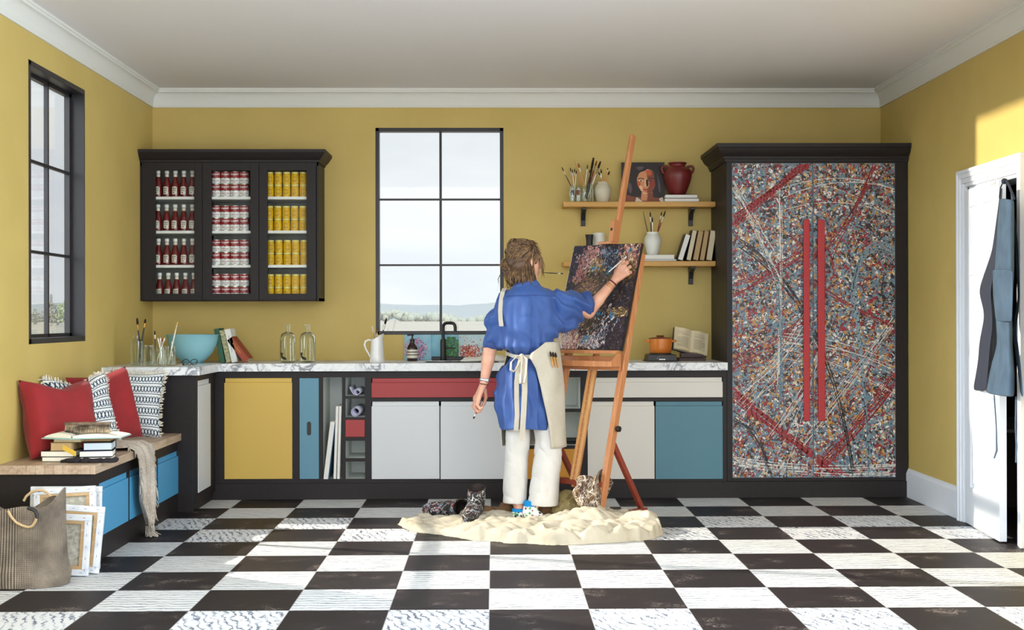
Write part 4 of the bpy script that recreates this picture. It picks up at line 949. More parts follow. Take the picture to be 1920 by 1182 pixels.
# ------------------------------------------------------------------ left end of the worktop
def zc(x, y): p = AZ(x, y, CT); return V((p.x, min(p.y, YB - .1), CT + .0005))
p = V((XA(256, -.42), -.42, CT + .0005)); jar(p, .040, .20, 'tall clear glass jar at the far left of the worktop', ridge=False, neck=.5)
for k, (tx_, ty_, bx, by, kw, lb) in enumerate(((257, 597, 265, 682, dict(h='hblack', br='brist', w=.006, fw=1.9, fer='gold', bl=.14), 'wide flat black-handled brush with brass ferrule in the far left jar'), (273, 598, 259, 683, dict(h='hblack', w=.0055, fer='gold', bl=.10), 'slim black-handled brush crossing the wide one in the far left jar'))):
    a, q = AY(bx, by, -.42), AY(tx_, ty_, -.42 + .012 * k); brush(a, q, lb, None, **kw)
jar(V((XA(279, -.46), -.46, CT + .0005)), .034, .17 * .8, 'clear ribbed glass jar between the tall jar and the brush jar', ridge=True)
pj = V((XA(299, -.50), -.50, CT + .0005)); jar(pj, .034, .125, 'glass jar crammed with white-handled brushes on the left worktop', ridge=True)
r_ = random.Random(4)
lbs = ['dark-tipped upright brush in the crammed glass jar', 'leftmost short white brush in the crammed glass jar', 'white brush leaning right in the crammed glass jar', 'middle white brush in the crammed glass jar', 'white brush with reddish tip in the crammed glass jar', 'rightmost white brush in the crammed glass jar']
for k, (tx_, ty_, bx) in enumerate(((290, 620, 293), (296, 634, 306), (309, 634, 292), (301, 633, 299), (305, 635, 300), (303, 640, 308))):
    Yk = -.515 + .006 * k; brush(AY(bx, 683, Yk), AY(tx_, ty_, Yk), lbs[k], None, h='hblack' if k == 0 else 'hwhite', br='brist' if k in (0,) else ('bristt' if k == 4 else 'hwhite'), w=.004)
jar(V((XA(319, -.44), -.44, CT + .0005)), .036, .128, 'clear glass jar with one long pale brush, beside the blue bowl', ridge=True)
brush(AY(316, 680, -.44), AY(333, 603, -.44), 'long pale brush with yellow tip leaning out of the jar by the blue bowl', None, h='hwhite', br='p_lemon' if 'p_lemon' in M else 'gold', w=.004, bl=.09)
brush(AY(318, 681, -.46), AY(323, 640, -.45), 'short white brush in the jar by the blue bowl', None, h='hwhite', br='hwhite', w=.0035)
o = [(0, .0), (.06, .0), (.066, .006), (.10, .03), (.138, .075), (.163, .13), (.176, .192), (.180, .196)]
i = [(.174, .196), (.168, .185), (.155, .13), (.13, .08), (.09, .036), (0, .014)]
tag(MB().lathe(o + i, (XA(361, .1), .1, CT + .0005), 56, cap=False).build('bowl', M['bowl'], smooth=60), 'large pale blue glazed bowl on the worktop', 'bowl')
# spectacles
p0 = V((XA(356, -.33), -.33, CT)); t = thing('spectacles', 'black-framed round spectacles lying in front of the blue bowl', 'spectacles', p0); b = MB()
ring = lambda cx: [(p0.x + cx + .022 * math.cos(a), p0.y + .006 * math.sin(a), CT + .022 + .018 * math.sin(a)) for a in [2 * PI * k / 16 for k in range(17)]]
for cx in (-.027, .027): b.tube(ring(cx), .0022, 6)
b.tube([(p0.x - .006, p0.y, CT + .026), (p0.x + .006, p0.y, CT + .026)], .002, 6); b.build('frame', M['black'], t, smooth=60)
for sx in (-1, 1): MB().tube([(p0.x + sx * .05, p0.y, CT + .026), (p0.x + sx * .05 - .02, p0.y - .06, CT + .012), (p0.x + sx * .045 - .03, p0.y - .1, CT + .003)], .0018, 6).build('temple', M['black'], t, smooth=60)
brush((XA(316, -.36), -.40, CT + .005), (XA(346, -.36), -.36, CT + .005), 'thin brush lying on the worktop beside the spectacles', None, h='hwood', w=.003)
# leaning books right of the bowl
M['bgreen'] = mk('green_cloth_cover', (44, 88, 66), .7); M['bcream'] = mk('worn_cream_cover', (196, 184, 140), .7, rgb2=(96, 110, 80), vs=30, stretch=(1, 1, 4)); M['bwhite'] = mk('pale_grey_cover', (214, 214, 206), .6); M['bred'] = mk('rust_red_cover', (150, 62, 38), .6)
M['goldt'] = mk('gilt_lettering', (206, 150, 60), .4); M['ink2'] = mk('grey_lettering', (110, 110, 106), .7)
s_ = 8.95 / FPX
YB0 = .12
for x, lean, th, h, cov, lb, ti in ((412, -10, .036, .235, 'bgreen', 'dark green book leaning, leftmost beside the blue bowl', None), (424, -12, .034, .225, 'bcream', 'worn cream striped book leaning between green and pale books', None), (434, -12.5, .042, .232, 'bwhite', 'pale grey book leaning beside the rust red one', ('ink2', .004, .3, .8)), (457, -37, .046, .192, 'bred', 'rust red book with gilt lettering leaning furthest over', ('goldt', .011, .34, .8))):
    X0 = XA(x, YB0); book(RB(X0, YB0, CT + .001 + (0 if lean > 0 else th * math.sin(math.radians(-lean)) * 0), math.radians(lean)), th, h, .16, cov, lb, 'leaning books by the blue bowl', True, title=ti)
# glass dispensers with taps
def carafe(cx, label):
    t = thing('glass_dispenser', label, 'bottle', (cx, .14, CT + .0005), 0, 'glass dispensers'); z = CT + .0005
    o = [(0, .004), (.050, .004), (.057, .012), (.057, .165), (.054, .182), (.046, .197), (.03, .206), (.0175, .211), (.0165, .222), (.0165, .252), (.024, .257), (.024, .262)]
    i = [(max(q - .003, 0), zz) for q, zz in o[::-1]]; i[-1] = (0, .012); i[-2] = (.045, .012)
    MB().lathe(o + i, (cx, .14, z), 32, cap=False).build('glass_body', M['glassg'], t, smooth=40)
    part(MB().lathe([(0, .0045), (.049, .0045), (.053, .010), (0, .011)], (cx, .14, z), 24, cap=False).build('thick_base', M['gdark'], t, smooth=40), 'dark green glass base')
    b = MB(); q = (cx - .028, .14 - .052, z + .034); b.tube([(q[0], q[1] + .01, q[2]), (q[0] + .004, q[1] - .012, q[2]), (q[0] + .018, q[1] - .014, q[2] - .004), (q[0] + .020, q[1] - .014, q[2] - .014)], .0085, 8); b.tube([(q[0] - .004, q[1] - .008, q[2] + .003), (q[0] - .006, q[1] - .012, q[2] + .024)], .005, 8)
    b.ball((q[0] - .006, q[1] - .012, q[2] + .028), (.009, .004, .009), 10); part(b.build('spigot', M['black'], t, smooth=60), 'black spigot')
M['gdark'] = mk('dark_glass_base', (90, 110, 70), .1)
carafe(XA(540, .14), 'glass dispenser with black spigot, the left of the pair'); carafe(XA(577, .14), 'glass dispenser with black spigot, the right of the pair')
# enamel jug with brushes
cx = XA(707, .2); t = thing('jug', 'white enamel jug holding brushes left of the window', 'jug', (cx, .2, CT + .0005)); n = 28; G = []
hts = [(.052, 0), (.053, .004), (.050, .03), (.046, .08), (.042, .14), (.039, .16)]
outer = []
for r, z in hts: outer.append([V((cx + r * math.cos(2 * PI * k / n), .2 + r * math.sin(2 * PI * k / n), CT + z)) for k in range(n)])
def rim(ro, dz): return [V((cx + ro * math.cos(2 * PI * k / n) * (1 + .22 * max(0, math.cos(2 * PI * k / n)) ** 6), .2 + ro * math.sin(2 * PI * k / n), CT + .172 + dz + .026 * math.cos(2 * PI * k / n))) for k in range(n)]
G = outer + [rim(.039, 0), rim(.036, 0)] + [[V((cx + (p.x - cx) * .93, .2 + (p.y - .2) * .93, p.z)) for p in q] for q in outer[::-1][:-1]]
b = MB(); b.surf(G, cv=True); b.f.append(tuple(range(n))); b.m.append(0); b.build('body', M['enamel'], t, smooth=60)
MB().tube([(cx - .038, .2, CT + .15), (cx - .06, .2, CT + .155), (cx - .08, .2, CT + .145), (cx - .088, .2, CT + .12), (cx - .078, .2, CT + .09), (cx - .06, .2, CT + .06), (cx - .05, .2, CT + .038)], [.006, .007, .007, .007, .007, .006, .005], 10).build('handle', M['enamel'], t, smooth=60)
brush((cx - .01, .2, CT + .03), AY(725, 596, .2), 'dark-bristled brush sticking out of the enamel jug to the right', None, h='hblack', w=.006, bl=.16); brush((cx + .01, .21, CT + .03), AY(698, 612, .22), 'white brush sticking out of the enamel jug on the left', None, h='hwhite', br='hwhite', w=.006, bl=.2, fw=1.4); brush((cx + .0, .19, CT + .03), AY(707, 618, .19), 'pale wooden brush in the middle of the enamel jug', None, h='hwood', br='bristt', w=.004)
# soap bottle
cx, cy = XA(773, .40), .40; t = thing('soap_bottle', 'brown glass soap bottle with black pump and striped label', 'bottle', (cx, cy, CT + .0005)); M['amber'] = mk('brown_glass', (46, 28, 22), .12, coat=.4)
MB().lathe([(.036, 0), (.0385, .004), (.0385, .085), (.036, .098), (.026, .115), (.0165, .128), (.0155, .134), (.0155, .142), (0, .142)], (cx, cy, CT + .0005), 28).build('glass_body', M['amber'], t, smooth=50)
b = MB(); b.lathe([(.0165, .136), (.0165, .156), (.006, .160), (.0055, .186), (0, .186)], (cx, cy, CT), 20); b.tube([(cx + .012, cy, CT + .187), (cx - .006, cy, CT + .190), (cx - .03, cy - .012, CT + .184), (cx - .033, cy - .013, CT + .178)], [.009, .009, .005, .004], 10); b.build('pump', M['black'], t, smooth=50)
b = MB(); r_ = .0390
G = lambda z0, z1, m: b.surf([[(cx + r_ * math.sin(a), cy - r_ * math.cos(a), z) for a in [-1.5 + 3 * k / 20 for k in range(21)]] for z in (CT + z0, CT + z1)], m=m)
G(.022, .082, 0); r_ = .0393; G(.062, .068, 1); G(.042, .048, 1); b.build('label', [M['lab'], M['black']], t)
# tea towel heap
F = Field(.03); p = AY(910, 676, .25)
F.ell((p.x - .03, .27, CT + .012), (.12, .09, .022)).ell((p.x + .05, .3, CT + .018), (.075, .07, .03)).ell((p.x - .12, .24, CT + .006), (.06, .05, .012)).ell((p.x + .10, .28, CT + .012), (.05, .05, .018))
F.post.append(lambda P, d: np.maximum(d + .006 * vnoise(P * np.array([1, 1.6, 3]), 22, 4), CT + .001 - P[:, 2]))
M['linen'] = mk('white_tea_towel', (226, 222, 210), .9, bump=.15, bs=500)
tag(sdf_obj('tea_towel', F, (p.x - .25, .1, CT - .02), (p.x + .25, .48, CT + .09), .006, M['linen'], smooth_it=2), 'crumpled white tea towel on the worktop right of the sink', 'towel')
# portable hob, orange pot
cx, cy = XA(1238, .25), .25; t = thing('hob', 'small black portable hotplate under the orange pot', 'hotplate', (cx, cy, CT + .0005)); z = CT
b = MB(); b.prism([(-.105, .0), (.105, 0), (.098, .036), (.092, .045), (-.092, .045), (-.098, .036)], Matrix(((1, 0, 0, cx), (0, 0, 1, cy - .10), (0, 1, 0, z + .004), (0, 0, 0, 1))), .2); b.build('body', M['black'], t, bevel=.004)
b = MB(); b.box((cx - .115, cy - .09, z + .0005), (cx + .115, cy + .09, z + .006)); b.build('foot_plate', M['black'], t)
b = MB(); b.lathe([(.078, 0), (.078, .006), (.07, .008), (0, .008)], (cx, cy, z + .049), 28); b.build('hot_plate', M['cover'], t, smooth=40)
b = MB(); b.tube([(cx + .035 * math.cos(a), cy - .101, z + .018 + .02 * math.sin(a)) for a in [PI * k / 12 for k in range(13)]], .0016, 6); part(b.build('dial_ring', M['ferr'], t, smooth=60), 'chrome dial ring')
b = MB(); b.box((cx - .022, cy - .103, z + .012), (cx + .022, cy - .0995, z + .02)); b.build('dial_scale', M['enamel'], t)
z = CT + .0575; t = thing('casserole_pot', 'orange lidded casserole pot on the hotplate', 'pot', (cx, cy, z)); M['pot'] = mk('orange_enamel', (216, 128, 44), .3, rgb2=(204, 112, 38), vs=6); M['lid'] = mk('brown_lid', (120, 60, 30), .35)
MB().lathe([(.068, 0), (.074, .004), (.078, .04), (.079, .10), (0, .10)], (cx, cy, z), 36).build('body', M['pot'], t, smooth=50)
for sx in (-1, 1): MB().tube([(cx + sx * .076, cy + .022, z + .082), (cx + sx * .104, cy + .018, z + .084), (cx + sx * .108, cy, z + .084), (cx + sx * .104, cy - .018, z + .084), (cx + sx * .076, cy - .022, z + .082)], .0075, 10).build('handle', M['pot'], t, smooth=60)
part(MB().lathe([(.082, .10), (.083, .104), (.06, .109), (.03, .111), (.025, .113), (.028, .121), (.024, .124), (0, .124)], (cx, cy, z), 36).build('lid', M['lid'], t, smooth=50), 'brown lid')
# open book on a stand
M['swood'] = mk('dark_red_stand_wood', (62, 34, 30), .5)
cx, cy = XA(1295, .36), .36; t = thing('book_stand', 'dark wooden book stand in the worktop corner', 'stand', (cx, cy, CT + .0005))
tl = Matrix.Translation((cx - .01, cy, CT + .055)) @ Matrix.Rotation(.16, 4, 'Z') @ Matrix.Rotation(.22, 4, 'Y') @ Matrix.Rotation(-.42, 4, 'X')
b = MB(); b.mbox(tl @ Matrix.Translation((.0, .012, .075)), (.17, .012, .16)); b.build('back_board', M['swood'], t, bevel=.002)
b = MB(); b.box((cx - .09, cy - .05, CT + .0005), (cx + .10, cy + .10, CT + .02)); b.box((cx - .07, cy + .0, CT + .02), (cx + .09, cy + .07, CT + .055)); b.build('base', M['swood'], t, bevel=.003)
t = thing('open_book', 'old yellowed book lying open on the dark stand', 'book', tl @ V((0, 0, 0))); M['oldpage'] = mk('yellowed_page', (226, 210, 172), .8); M['edgep'] = mk('brown_page_edge', (196, 156, 110), .8)
for sx, nm in ((-1, 'left_pages'), (1, 'right_pages')):
    G = []; n = 12
    for j in range(2):
        row = []
        for k in range(n + 1):
            f = k / n; row.append(tl @ V((sx * .125 * f, -.014 - .012 * math.sin(min(1, f * 1.25) * PI) - (.008 * f), .0 + .17 * j)))
        for k in range(n, -1, -1): f = k / n; row.append(tl @ V((sx * .125 * f, .004 - .004 * f, .17 * j)))
        G.append(row)
    if sx > 0: G = G[::-1]
    b = MB(); b.surf(G, cv=True); o = len(b.v); L = len(G[0]); b.f += [tuple(range(L)), tuple(range(L, 2 * L))[::-1]]; b.m += [0, 0]
    pg = b.build(nm, M['oldpage'], t, smooth=30)
    q = MB(); rr = random.Random(3 + sx)
    for k in range(17):
        zz_ = .14 - k * .0068 - (.004 if k > 3 else 0)
        if k in (1, 4): continue
        f0, f1 = (.16, .84 if rr.random() > .2 else .6)
        if sx > 0 and k < 6: f1 = .8
        pts = [tl @ V((sx * .125 * (f0 + (f1 - f0) * i / 6), -.0148 - .012 * math.sin(min(1, (f0 + (f1 - f0) * i / 6) * 1.25) * PI) - .008 * (f0 + (f1 - f0) * i / 6), zz_)) for i in range(7)]
        q.ribbon(pts, .0026, tl.to_3x3() @ V((0, 0, 1)), .0003)
    q.build('print_lines', mk('faded_print', (168, 158, 136), .9), pg)
b = MB(); b.mbox(tl @ Matrix.Translation((0, .006, .084)), (.262, .003, .178)); b.build('cover', M['cover'], t)

# ------------------------------------------------------------------ wall shelves
YS = .408; SX_0, SX_1 = XA(1057, YS), 1.604
for (z, nm) in ((2.052, 'upper'), (1.628, 'lower')):
    t = thing('wall_shelf', f'{nm} honey oak wall shelf between window and wardrobe', 'shelf', ((SX_0 + SX_1) / 2, YB, z), 0, 'oak wall shelves')
    MB().box((SX_0, YS, z - .036), (SX_1, YB - .001, z)).build('board', M['oak'], t, bevel=.002)
    for px_ in (1095.5, 1299):
        x = XA(px_, .5); b = MB(); b.prism([(.0, 0), (-.14, 0), (-.14, -.014), (-.05, -.04), (-.024, -.085), (-.018, -.125), (0, -.125)], Matrix(((0, 0, 1, x - .016), (1, 0, 0, YB - .001), (0, 1, 0, z - .0365), (0, 0, 0, 1))), .032)
        part(b.build('bracket', M['steel'], t, bevel=.002), 'black iron bracket')
ZU, ZL = 2.0525, 1.6285; Ys = .50; S_ = (Ys - CAM.y) / FPX
xs = lambda px_: XA(px_, Ys)
jar((xs(1079), Ys, ZU), .046, .118, 'glass jar with paint tubes and thin brushes, far left of the upper shelf', neck=.9)
jar((xs(1102.5), Ys - .01, ZU), .044, .128, 'glass jar of big brushes, left of the cream vase', neck=.92)
def upbrush(bx, by, tx_, ty_, lb, Y=Ys, zmin=ZU, **kw):
    a = AY(bx, by, Y); a.z = max(a.z, zmin + .006); brush(a, AY(tx_, ty_, Y), lb, **kw)
upbrush(1082, 373, 1053, 313, 'dark thin brush leaning far left out of the paint tube jar', h='hblack', w=.003); upbrush(1080, 374, 1069, 314, 'leftmost dark-tipped upright brush in the paint tube jar', Ys + .01, h='hwood', w=.003)
upbrush(1078, 374, 1073, 317, 'second dark-tipped upright brush in the paint tube jar', Ys - .01, h='hwhite', w=.003); upbrush(1079, 374, 1077.5, 316, 'third dark-tipped upright brush in the paint tube jar', Ys + .02, h='hwood', w=.003); upbrush(1076, 374, 1081, 319, 'rightmost dark-tipped upright brush in the paint tube jar', Ys - .015, h='hwhite', w=.003)
M['tubew'] = mk('white_paint_tube', (222, 224, 226), .3)
for px_, c_, lb, Y in ((1073, 'plumt', 'paint tube with dark band in the left jar', Ys - .02), (1084.5, 'redt', 'paint tube with red band in the left jar', Ys - .025)):
    M.setdefault('plumt', mk('plum_band', (70, 36, 48), .4)); M.setdefault('redt', mk('crimson_band', (146, 34, 50), .4)); x = xs(px_); t = thing('paint_tube', lb, 'paint tube', (x, Y, ZU + .006), 0, 'paint tubes in the left jar')
    b = MB(); G = [[(x + (.0125 - .0035 * 0) * math.cos(a), Y + d * math.sin(a), z) for a in [2 * PI * k / 16 for k in range(16)]] for z, d in ((ZU + .008, .0015), (ZU + .06, .008), (ZU + .098, .0115))]
    b.surf(G, cv=True); b.lathe([(.0115, .098), (.006, .102), (.006, .110), (0, .110)], (x, Y, ZU), 12); b.build('tube', M['tubew'], t, smooth=50)
    G = [[(x + .0129 * math.cos(a), Y + d * math.sin(a), z) for a in [2 * PI * k / 16 for k in range(16)]] for z, d in ((ZU + .052, .0076), (ZU + .088, .0110))]; b = MB(); b.surf(G, cv=True); b.build('band', M[c_], t, smooth=60)
for (bx, tx_, ty_, lb, kw) in ((1100, 1076, 298, 'long thin wooden brush leaning left out of the big brush jar', dict(h='hwood', w=.0035, handle_up=True)), (1102, 1084, 306, 'wooden brush leaning left beside the long thin one', dict(h='hwood', w=.0055, br='bristt')), (1094, 1102, 309, 'white brush leaning right with green tip in the big brush jar', dict(h='hwhite', br='p_dgreen', w=.004)), (1099, 1113, 296, 'thick dark flat brush standing tallest in the big brush jar', dict(h='hblack', w=.0095, fw=1.35, bl=.26, fer='hblack')), (1097, 1119, 302, 'brush with rust red bristles in the big brush jar', dict(h='hred', br='bristt', w=.006, fw=1.5)), (1101, 1126, 303, 'silver-ferruled flat brush leaning furthest right in the big brush jar', dict(h='hwhite', w=.0065, fw=1.7, bl=.18)), (1108, 1106, 318, 'short pale brush in the middle of the big brush jar', dict(h='hwhite', w=.004))):
    upbrush(bx, 373, tx_, ty_, lb, Ys - .01 + random.uniform(-.012, .012), **kw)
o = [(.040, 0), (.043, .004), (.055, .045), (.061, .08), (.060, .10), (.050, .124), (.040, .137), (.038, .143), (.041, .148)]
vase((xs(1130.5), Ys, ZU), hollow(o, .005, .10), 'ceramic', 'cream stoneware vase with ribbed sides holding brushes on the upper shelf')
upbrush(1128, 345, 1127, 317, 'dark round brush, left in the cream vase', zmin=ZU + .09, h='hwood', w=.004, bl=.3); upbrush(1132, 345, 1122, 322, 'steel ferrule brush, leaning left in the cream vase', zmin=ZU + .09, h='hwood', w=.004, bl=.3); upbrush(1131, 345, 1140, 315, 'thin brush with small tip, right in the cream vase', zmin=ZU + .09, h='hwood', w=.003, bl=.12); upbrush(1134, 345, 1143, 321, 'wide tan brush, rightmost in the cream vase', zmin=ZU + .09, h='hwood', br='brist', w=.005, bl=.3, fer='hwood')
# portrait panel (generic sitter)
x0, x1 = xs(1167), xs(1248); zt_ = ZA(304, Ys + .03); t = thing('portrait_painting', 'unframed painted portrait of a dark-haired girl on the upper shelf', 'painting', ((x0 + x1) / 2, .52, ZU))
W_, H_ = x1 - x0, zt_ - ZU; lean = math.radians(6); PM = Matrix.Translation((x0, .515, ZU + .001)) @ Matrix.Rotation(-lean, 4, 'X')
b = MB(); b.mbox(PM @ Matrix.Translation((W_ / 2, .009, H_ / 2)), (W_, .018, H_)); lay = [0]
def shp(pts, mi, n=0):
    lay[0] += 1; y = -.0003 - lay[0] * .00002
    if n:   # smooth closed curve through the points
        q = []; L = len(pts)
        for i in range(L):
            p0, p1, p2, p3 = [np.array(pts[(i + k - 1) % L], float) for k in range(4)]
            for f in np.linspace(0, 1, n, endpoint=False): q.append(.5 * ((2 * p1) + (-p0 + p2) * f + (2 * p0 - 5 * p1 + 4 * p2 - p3) * f * f + (-p0 + 3 * p1 - 3 * p2 + p3) * f ** 3))
        pts = q
    b.add([PM @ V((min(max(u, 0.003), .997) * W_, y, min(max(1 - v, .003), .997) * H_)) for u, v in pts], [tuple(range(len(pts)))], mi)
# palette: 0 bg 1 hair 2 hairlight 3 skin 4 skin shade 5 warm 6 dark 7 lip 8 white 9 highlight
shp([(.05, 1), (.1, .82), (.3, .76), (.75, .78), (1, .9), (1, 1)], 4); shp([(.30, 1), (.34, .86), (.46, .95), (.5, 1)], 8); shp([(.9, 1), (.86, .9), (.94, .86), (1, 1)], 8)
shp([(.2, .2), (.28, .05), (.5, 0), (.8, 0), (.98, .25), (1, .5), (.99, .8), (.85, .88), (.7, .86), (.4, .86), (.22, .84), (.1, .74), (.2, .5)], 1, 5)
shp([(.44, .95), (.46, .74), (.72, .74), (.72, .95)], 3); shp([(.58, .95), (.6, .8), (.72, .74), (.74, .95)], 4)
shp([(.36, .38), (.44, .22), (.6, .17), (.74, .24), (.79, .42), (.77, .6), (.68, .76), (.58, .80), (.48, .74), (.38, .58)], 3, 6)
shp([(.60, .20), (.74, .24), (.79, .42), (.77, .6), (.68, .76), (.58, .80), (.60, .66), (.66, .52), (.60, .42)], 4, 5); shp([(.56, .22), (.66, .2), (.7, .3), (.62, .32)], 5, 5)
shp([(.36, .48), (.42, .46), (.44, .56), (.4, .62), (.37, .56)], 5, 5); shp([(.64, .5), (.76, .48), (.75, .58), (.66, .6)], 7, 5); shp([(.40, .60), (.46, .58), (.5, .68), (.46, .72)], 9, 5)
shp([(.38, .40), (.45, .385), (.53, .41), (.52, .428), (.45, .405), (.38, .42)], 6, 4); shp([(.61, .41), (.68, .385), (.76, .40), (.76, .42), (.68, .405), (.61, .43)], 6, 4)
shp([(.39, .46), (.44, .44), (.50, .465), (.45, .48)], 8, 4); shp([(.62, .465), (.68, .44), (.74, .46), (.68, .48)], 7, 4); shp([(.425, .455), (.455, .445), (.47, .465), (.445, .48)], 6, 4); shp([(.655, .455), (.68, .445), (.70, .465), (.675, .48)], 6, 4)
shp([(.53, .42), (.56, .42), (.575, .54), (.59, .58), (.55, .60), (.52, .58), (.53, .53)], 9, 4); shp([(.565, .44), (.61, .44), (.62, .56), (.59, .60), (.57, .57)], 6, 4)
shp([(.47, .668), (.53, .655), (.56, .662), (.60, .652), (.655, .672), (.6, .682), (.53, .68)], 7, 4); shp([(.49, .68), (.56, .69), (.63, .68), (.58, .715), (.53, .712)], 5, 4); shp([(.48, .73), (.56, .76), (.62, .76), (.56, .79), (.5, .77)], 9, 4)
shp([(.26, .12), (.42, .05), (.62, .1), (.56, .2), (.42, .26), (.36, .38), (.3, .36)], 1, 5); shp([(.34, .13), (.44, .1), (.52, .13), (.42, .2)], 2, 5); shp([(.14, .6), (.2, .5), (.24, .66), (.2, .78)], 2, 5); shp([(.82, .3), (.88, .5), (.9, .72), (.86, .7)], 2, 5); shp([(.74, .2), (.82, .3), (.84, .6), (.78, .8), (.72, .82), (.78, .6)], 1, 5)
b.build('painted_panel', [mk('pt' + str(i), c_, .5) for i, c_ in enumerate(((46, 34, 30), (36, 26, 26), (84, 70, 78), (206, 140, 96), (128, 66, 42), (196, 86, 48), (48, 26, 24), (140, 50, 40), (218, 206, 188), (228, 180, 136)))], t)
# books under the amphora, amphora
M['pagew'] = mk('white_page_block', (228, 226, 218), .7)
def flatbook(xa, xb, y, z, th, d, cover, label, group, yaw=0, page='pagew'):
    """closed book lying flat, fore-edge to the viewer"""
    Mx = Matrix.Translation((xb, y, z)) @ Matrix.Rotation(yaw, 4, 'Z') @ Matrix.Rotation(-PI / 2, 4, 'Y')
    return book(Mx, th, xb - xa, d, cover, label, group, False, page=page)
flatbook(xs(1244), xs(1309), Ys - .07, ZU + .0005, .025, .15, 'cover', 'white-paged book, lower of the pair under the red amphora', 'books under the amphora')
flatbook(xs(1245), xs(1306), Ys - .065, ZU + .0265, .026, .15, 'cover', 'white-paged book, upper of the pair under the red amphora', 'books under the amphora')
za = ZU + .053; cx = xs(1271); t = thing('amphora', 'red-brown two-handled clay amphora on books on the upper shelf', 'vase', (cx, Ys, za))
o = [(.050, 0), (.053, .004), (.072, .04), (.092, .09), (.102, .13), (.103, .155), (.095, .178), (.075, .196), (.058, .205), (.055, .214), (.060, .224), (.066, .229), (.066, .234)]
MB().lathe(hollow(o, .006, .15), (cx, Ys, za), 44).build('body', M['terra'], t, smooth=60)
for sx in (-1, 1): MB().tube([(cx + sx * .066, Ys, za + .199), (cx + sx * .088, Ys, za + .208), (cx + sx * .107, Ys, za + .207), (cx + sx * .116, Ys, za + .192), (cx + sx * .110, Ys, za + .172), (cx + sx * .098, Ys, za + .158)], [.009, .009, .009, .009, .009, .01], 10).build('handle', M['terra'], t, smooth=60)
# lower shelf
vase((xs(1105), Ys - .03, ZL), hollow([(.022, 0), (.024, .003), (.024, .15), (.028, .180), (.031, .192)], .003, .1), 'black', 'slim black flared tumbler, left on the lower shelf', 'tumbler', 'tumbler')
o = [(.040, 0)]
for k in range(11): o += [(.043, .006 + k * .019), (.045, .012 + k * .019), (.043, .018 + k * .019)]
vase((xs(1123.5), Ys + .03, ZL), hollow(o, .004, .12), 'ceramicw', 'white ribbed ceramic tumbler behind the top of the canvas', 'tumbler', 'tumbler')
flatbook(xs(1196), xs(1267), Ys - .07, ZL + .0005, .0135, .15, 'cover', 'thin white-edged book, lower of the pair under the white vase', 'books under the white vase')
flatbook(xs(1196), xs(1263), Ys - .065, ZL + .0145, .031, .15, 'bwhite', 'thick white-edged book, upper of the pair under the white vase', 'books under the white vase')
zv = ZL + .046; o = [(.036, 0), (.040, .004), (.052, .05), (.060, .09), (.0605, .108), (.055, .13), (.046, .146), (.042, .152), (.041, .160), (.044, .166)]
vase((xs(1224), Ys, zv), hollow(o, .005, .11), 'ceramicw', 'matt white vase holding four brushes on the lower shelf')
for bx, tx_, ty_, lb, kw in ((1217, 1206, 397, 'thin dark brush leaning left in the white vase', dict(h='hblack', w=.003, handle_up=True)), (1222, 1219, 397, 'black round brush standing upright in the white vase', dict(h='hblack', w=.004, bl=.2)), (1224, 1223, 407, 'short white-ferruled brush in the middle of the white vase', dict(h='hwhite', w=.004, bl=.25)), (1230, 1241, 397, 'brown-handled brush leaning right in the white vase', dict(h='hred', w=.004, bl=.15)), (1229, 1248, 395, 'rightmost brush, silver ferrule, in the white vase', dict(h='hred', w=.0042, bl=.22))):
    a = AY(bx, 440, Ys + random.uniform(-.015, .015)); a.z = zv + .118; brush(a, AY(tx_, ty_, Ys), lb, None, **kw)
M['tan'] = mk('tan_page_edge', (196, 168, 122), .85, rgb2=(182, 150, 104), vs=60, stretch=(6, 1, .3)); M['creamp'] = mk('cream_page_edge', (222, 210, 178), .85, rgb2=(210, 196, 160), vs=60, stretch=(6, 1, .3)); M['tancov'] = mk('faded_tan_cover', (150, 116, 78), .8)
for xb, xt, yt, th, pg, cv, lb in ((1268.5, 1285, 437, .037, 'pagew', 'cover', 'white-edged book leaning at the left of the lower shelf row'), (1284.5, 1297, 430, .034, 'creamp', 'cover', 'cream-edged book, second in the leaning row on the lower shelf'), (1297, 1308, 431, .037, 'tan', 'tancov', 'thick tan-edged book, third in the leaning row on the lower shelf'), (1309.5, 1319.5, 431, .033, 'tan', 'tancov', 'slimmer tan-edged book, fourth in the leaning row on the lower shelf'), (1321.5, 1330.5, 430, .041, 'creamp', 'tancov', 'cream and brown book, rightmost in the leaning row by the wardrobe')):
    h_ = (488.5 - yt) * S_; a = math.atan((xt - xb) / (488.5 - yt)); book(RB(xs(xb), Ys - .06, ZL + .001 + th * math.sin(a), a), th, h_ / math.cos(a) - th * math.tan(a), .14, cv, lb, 'leaning books on the lower shelf', False, page=pg)
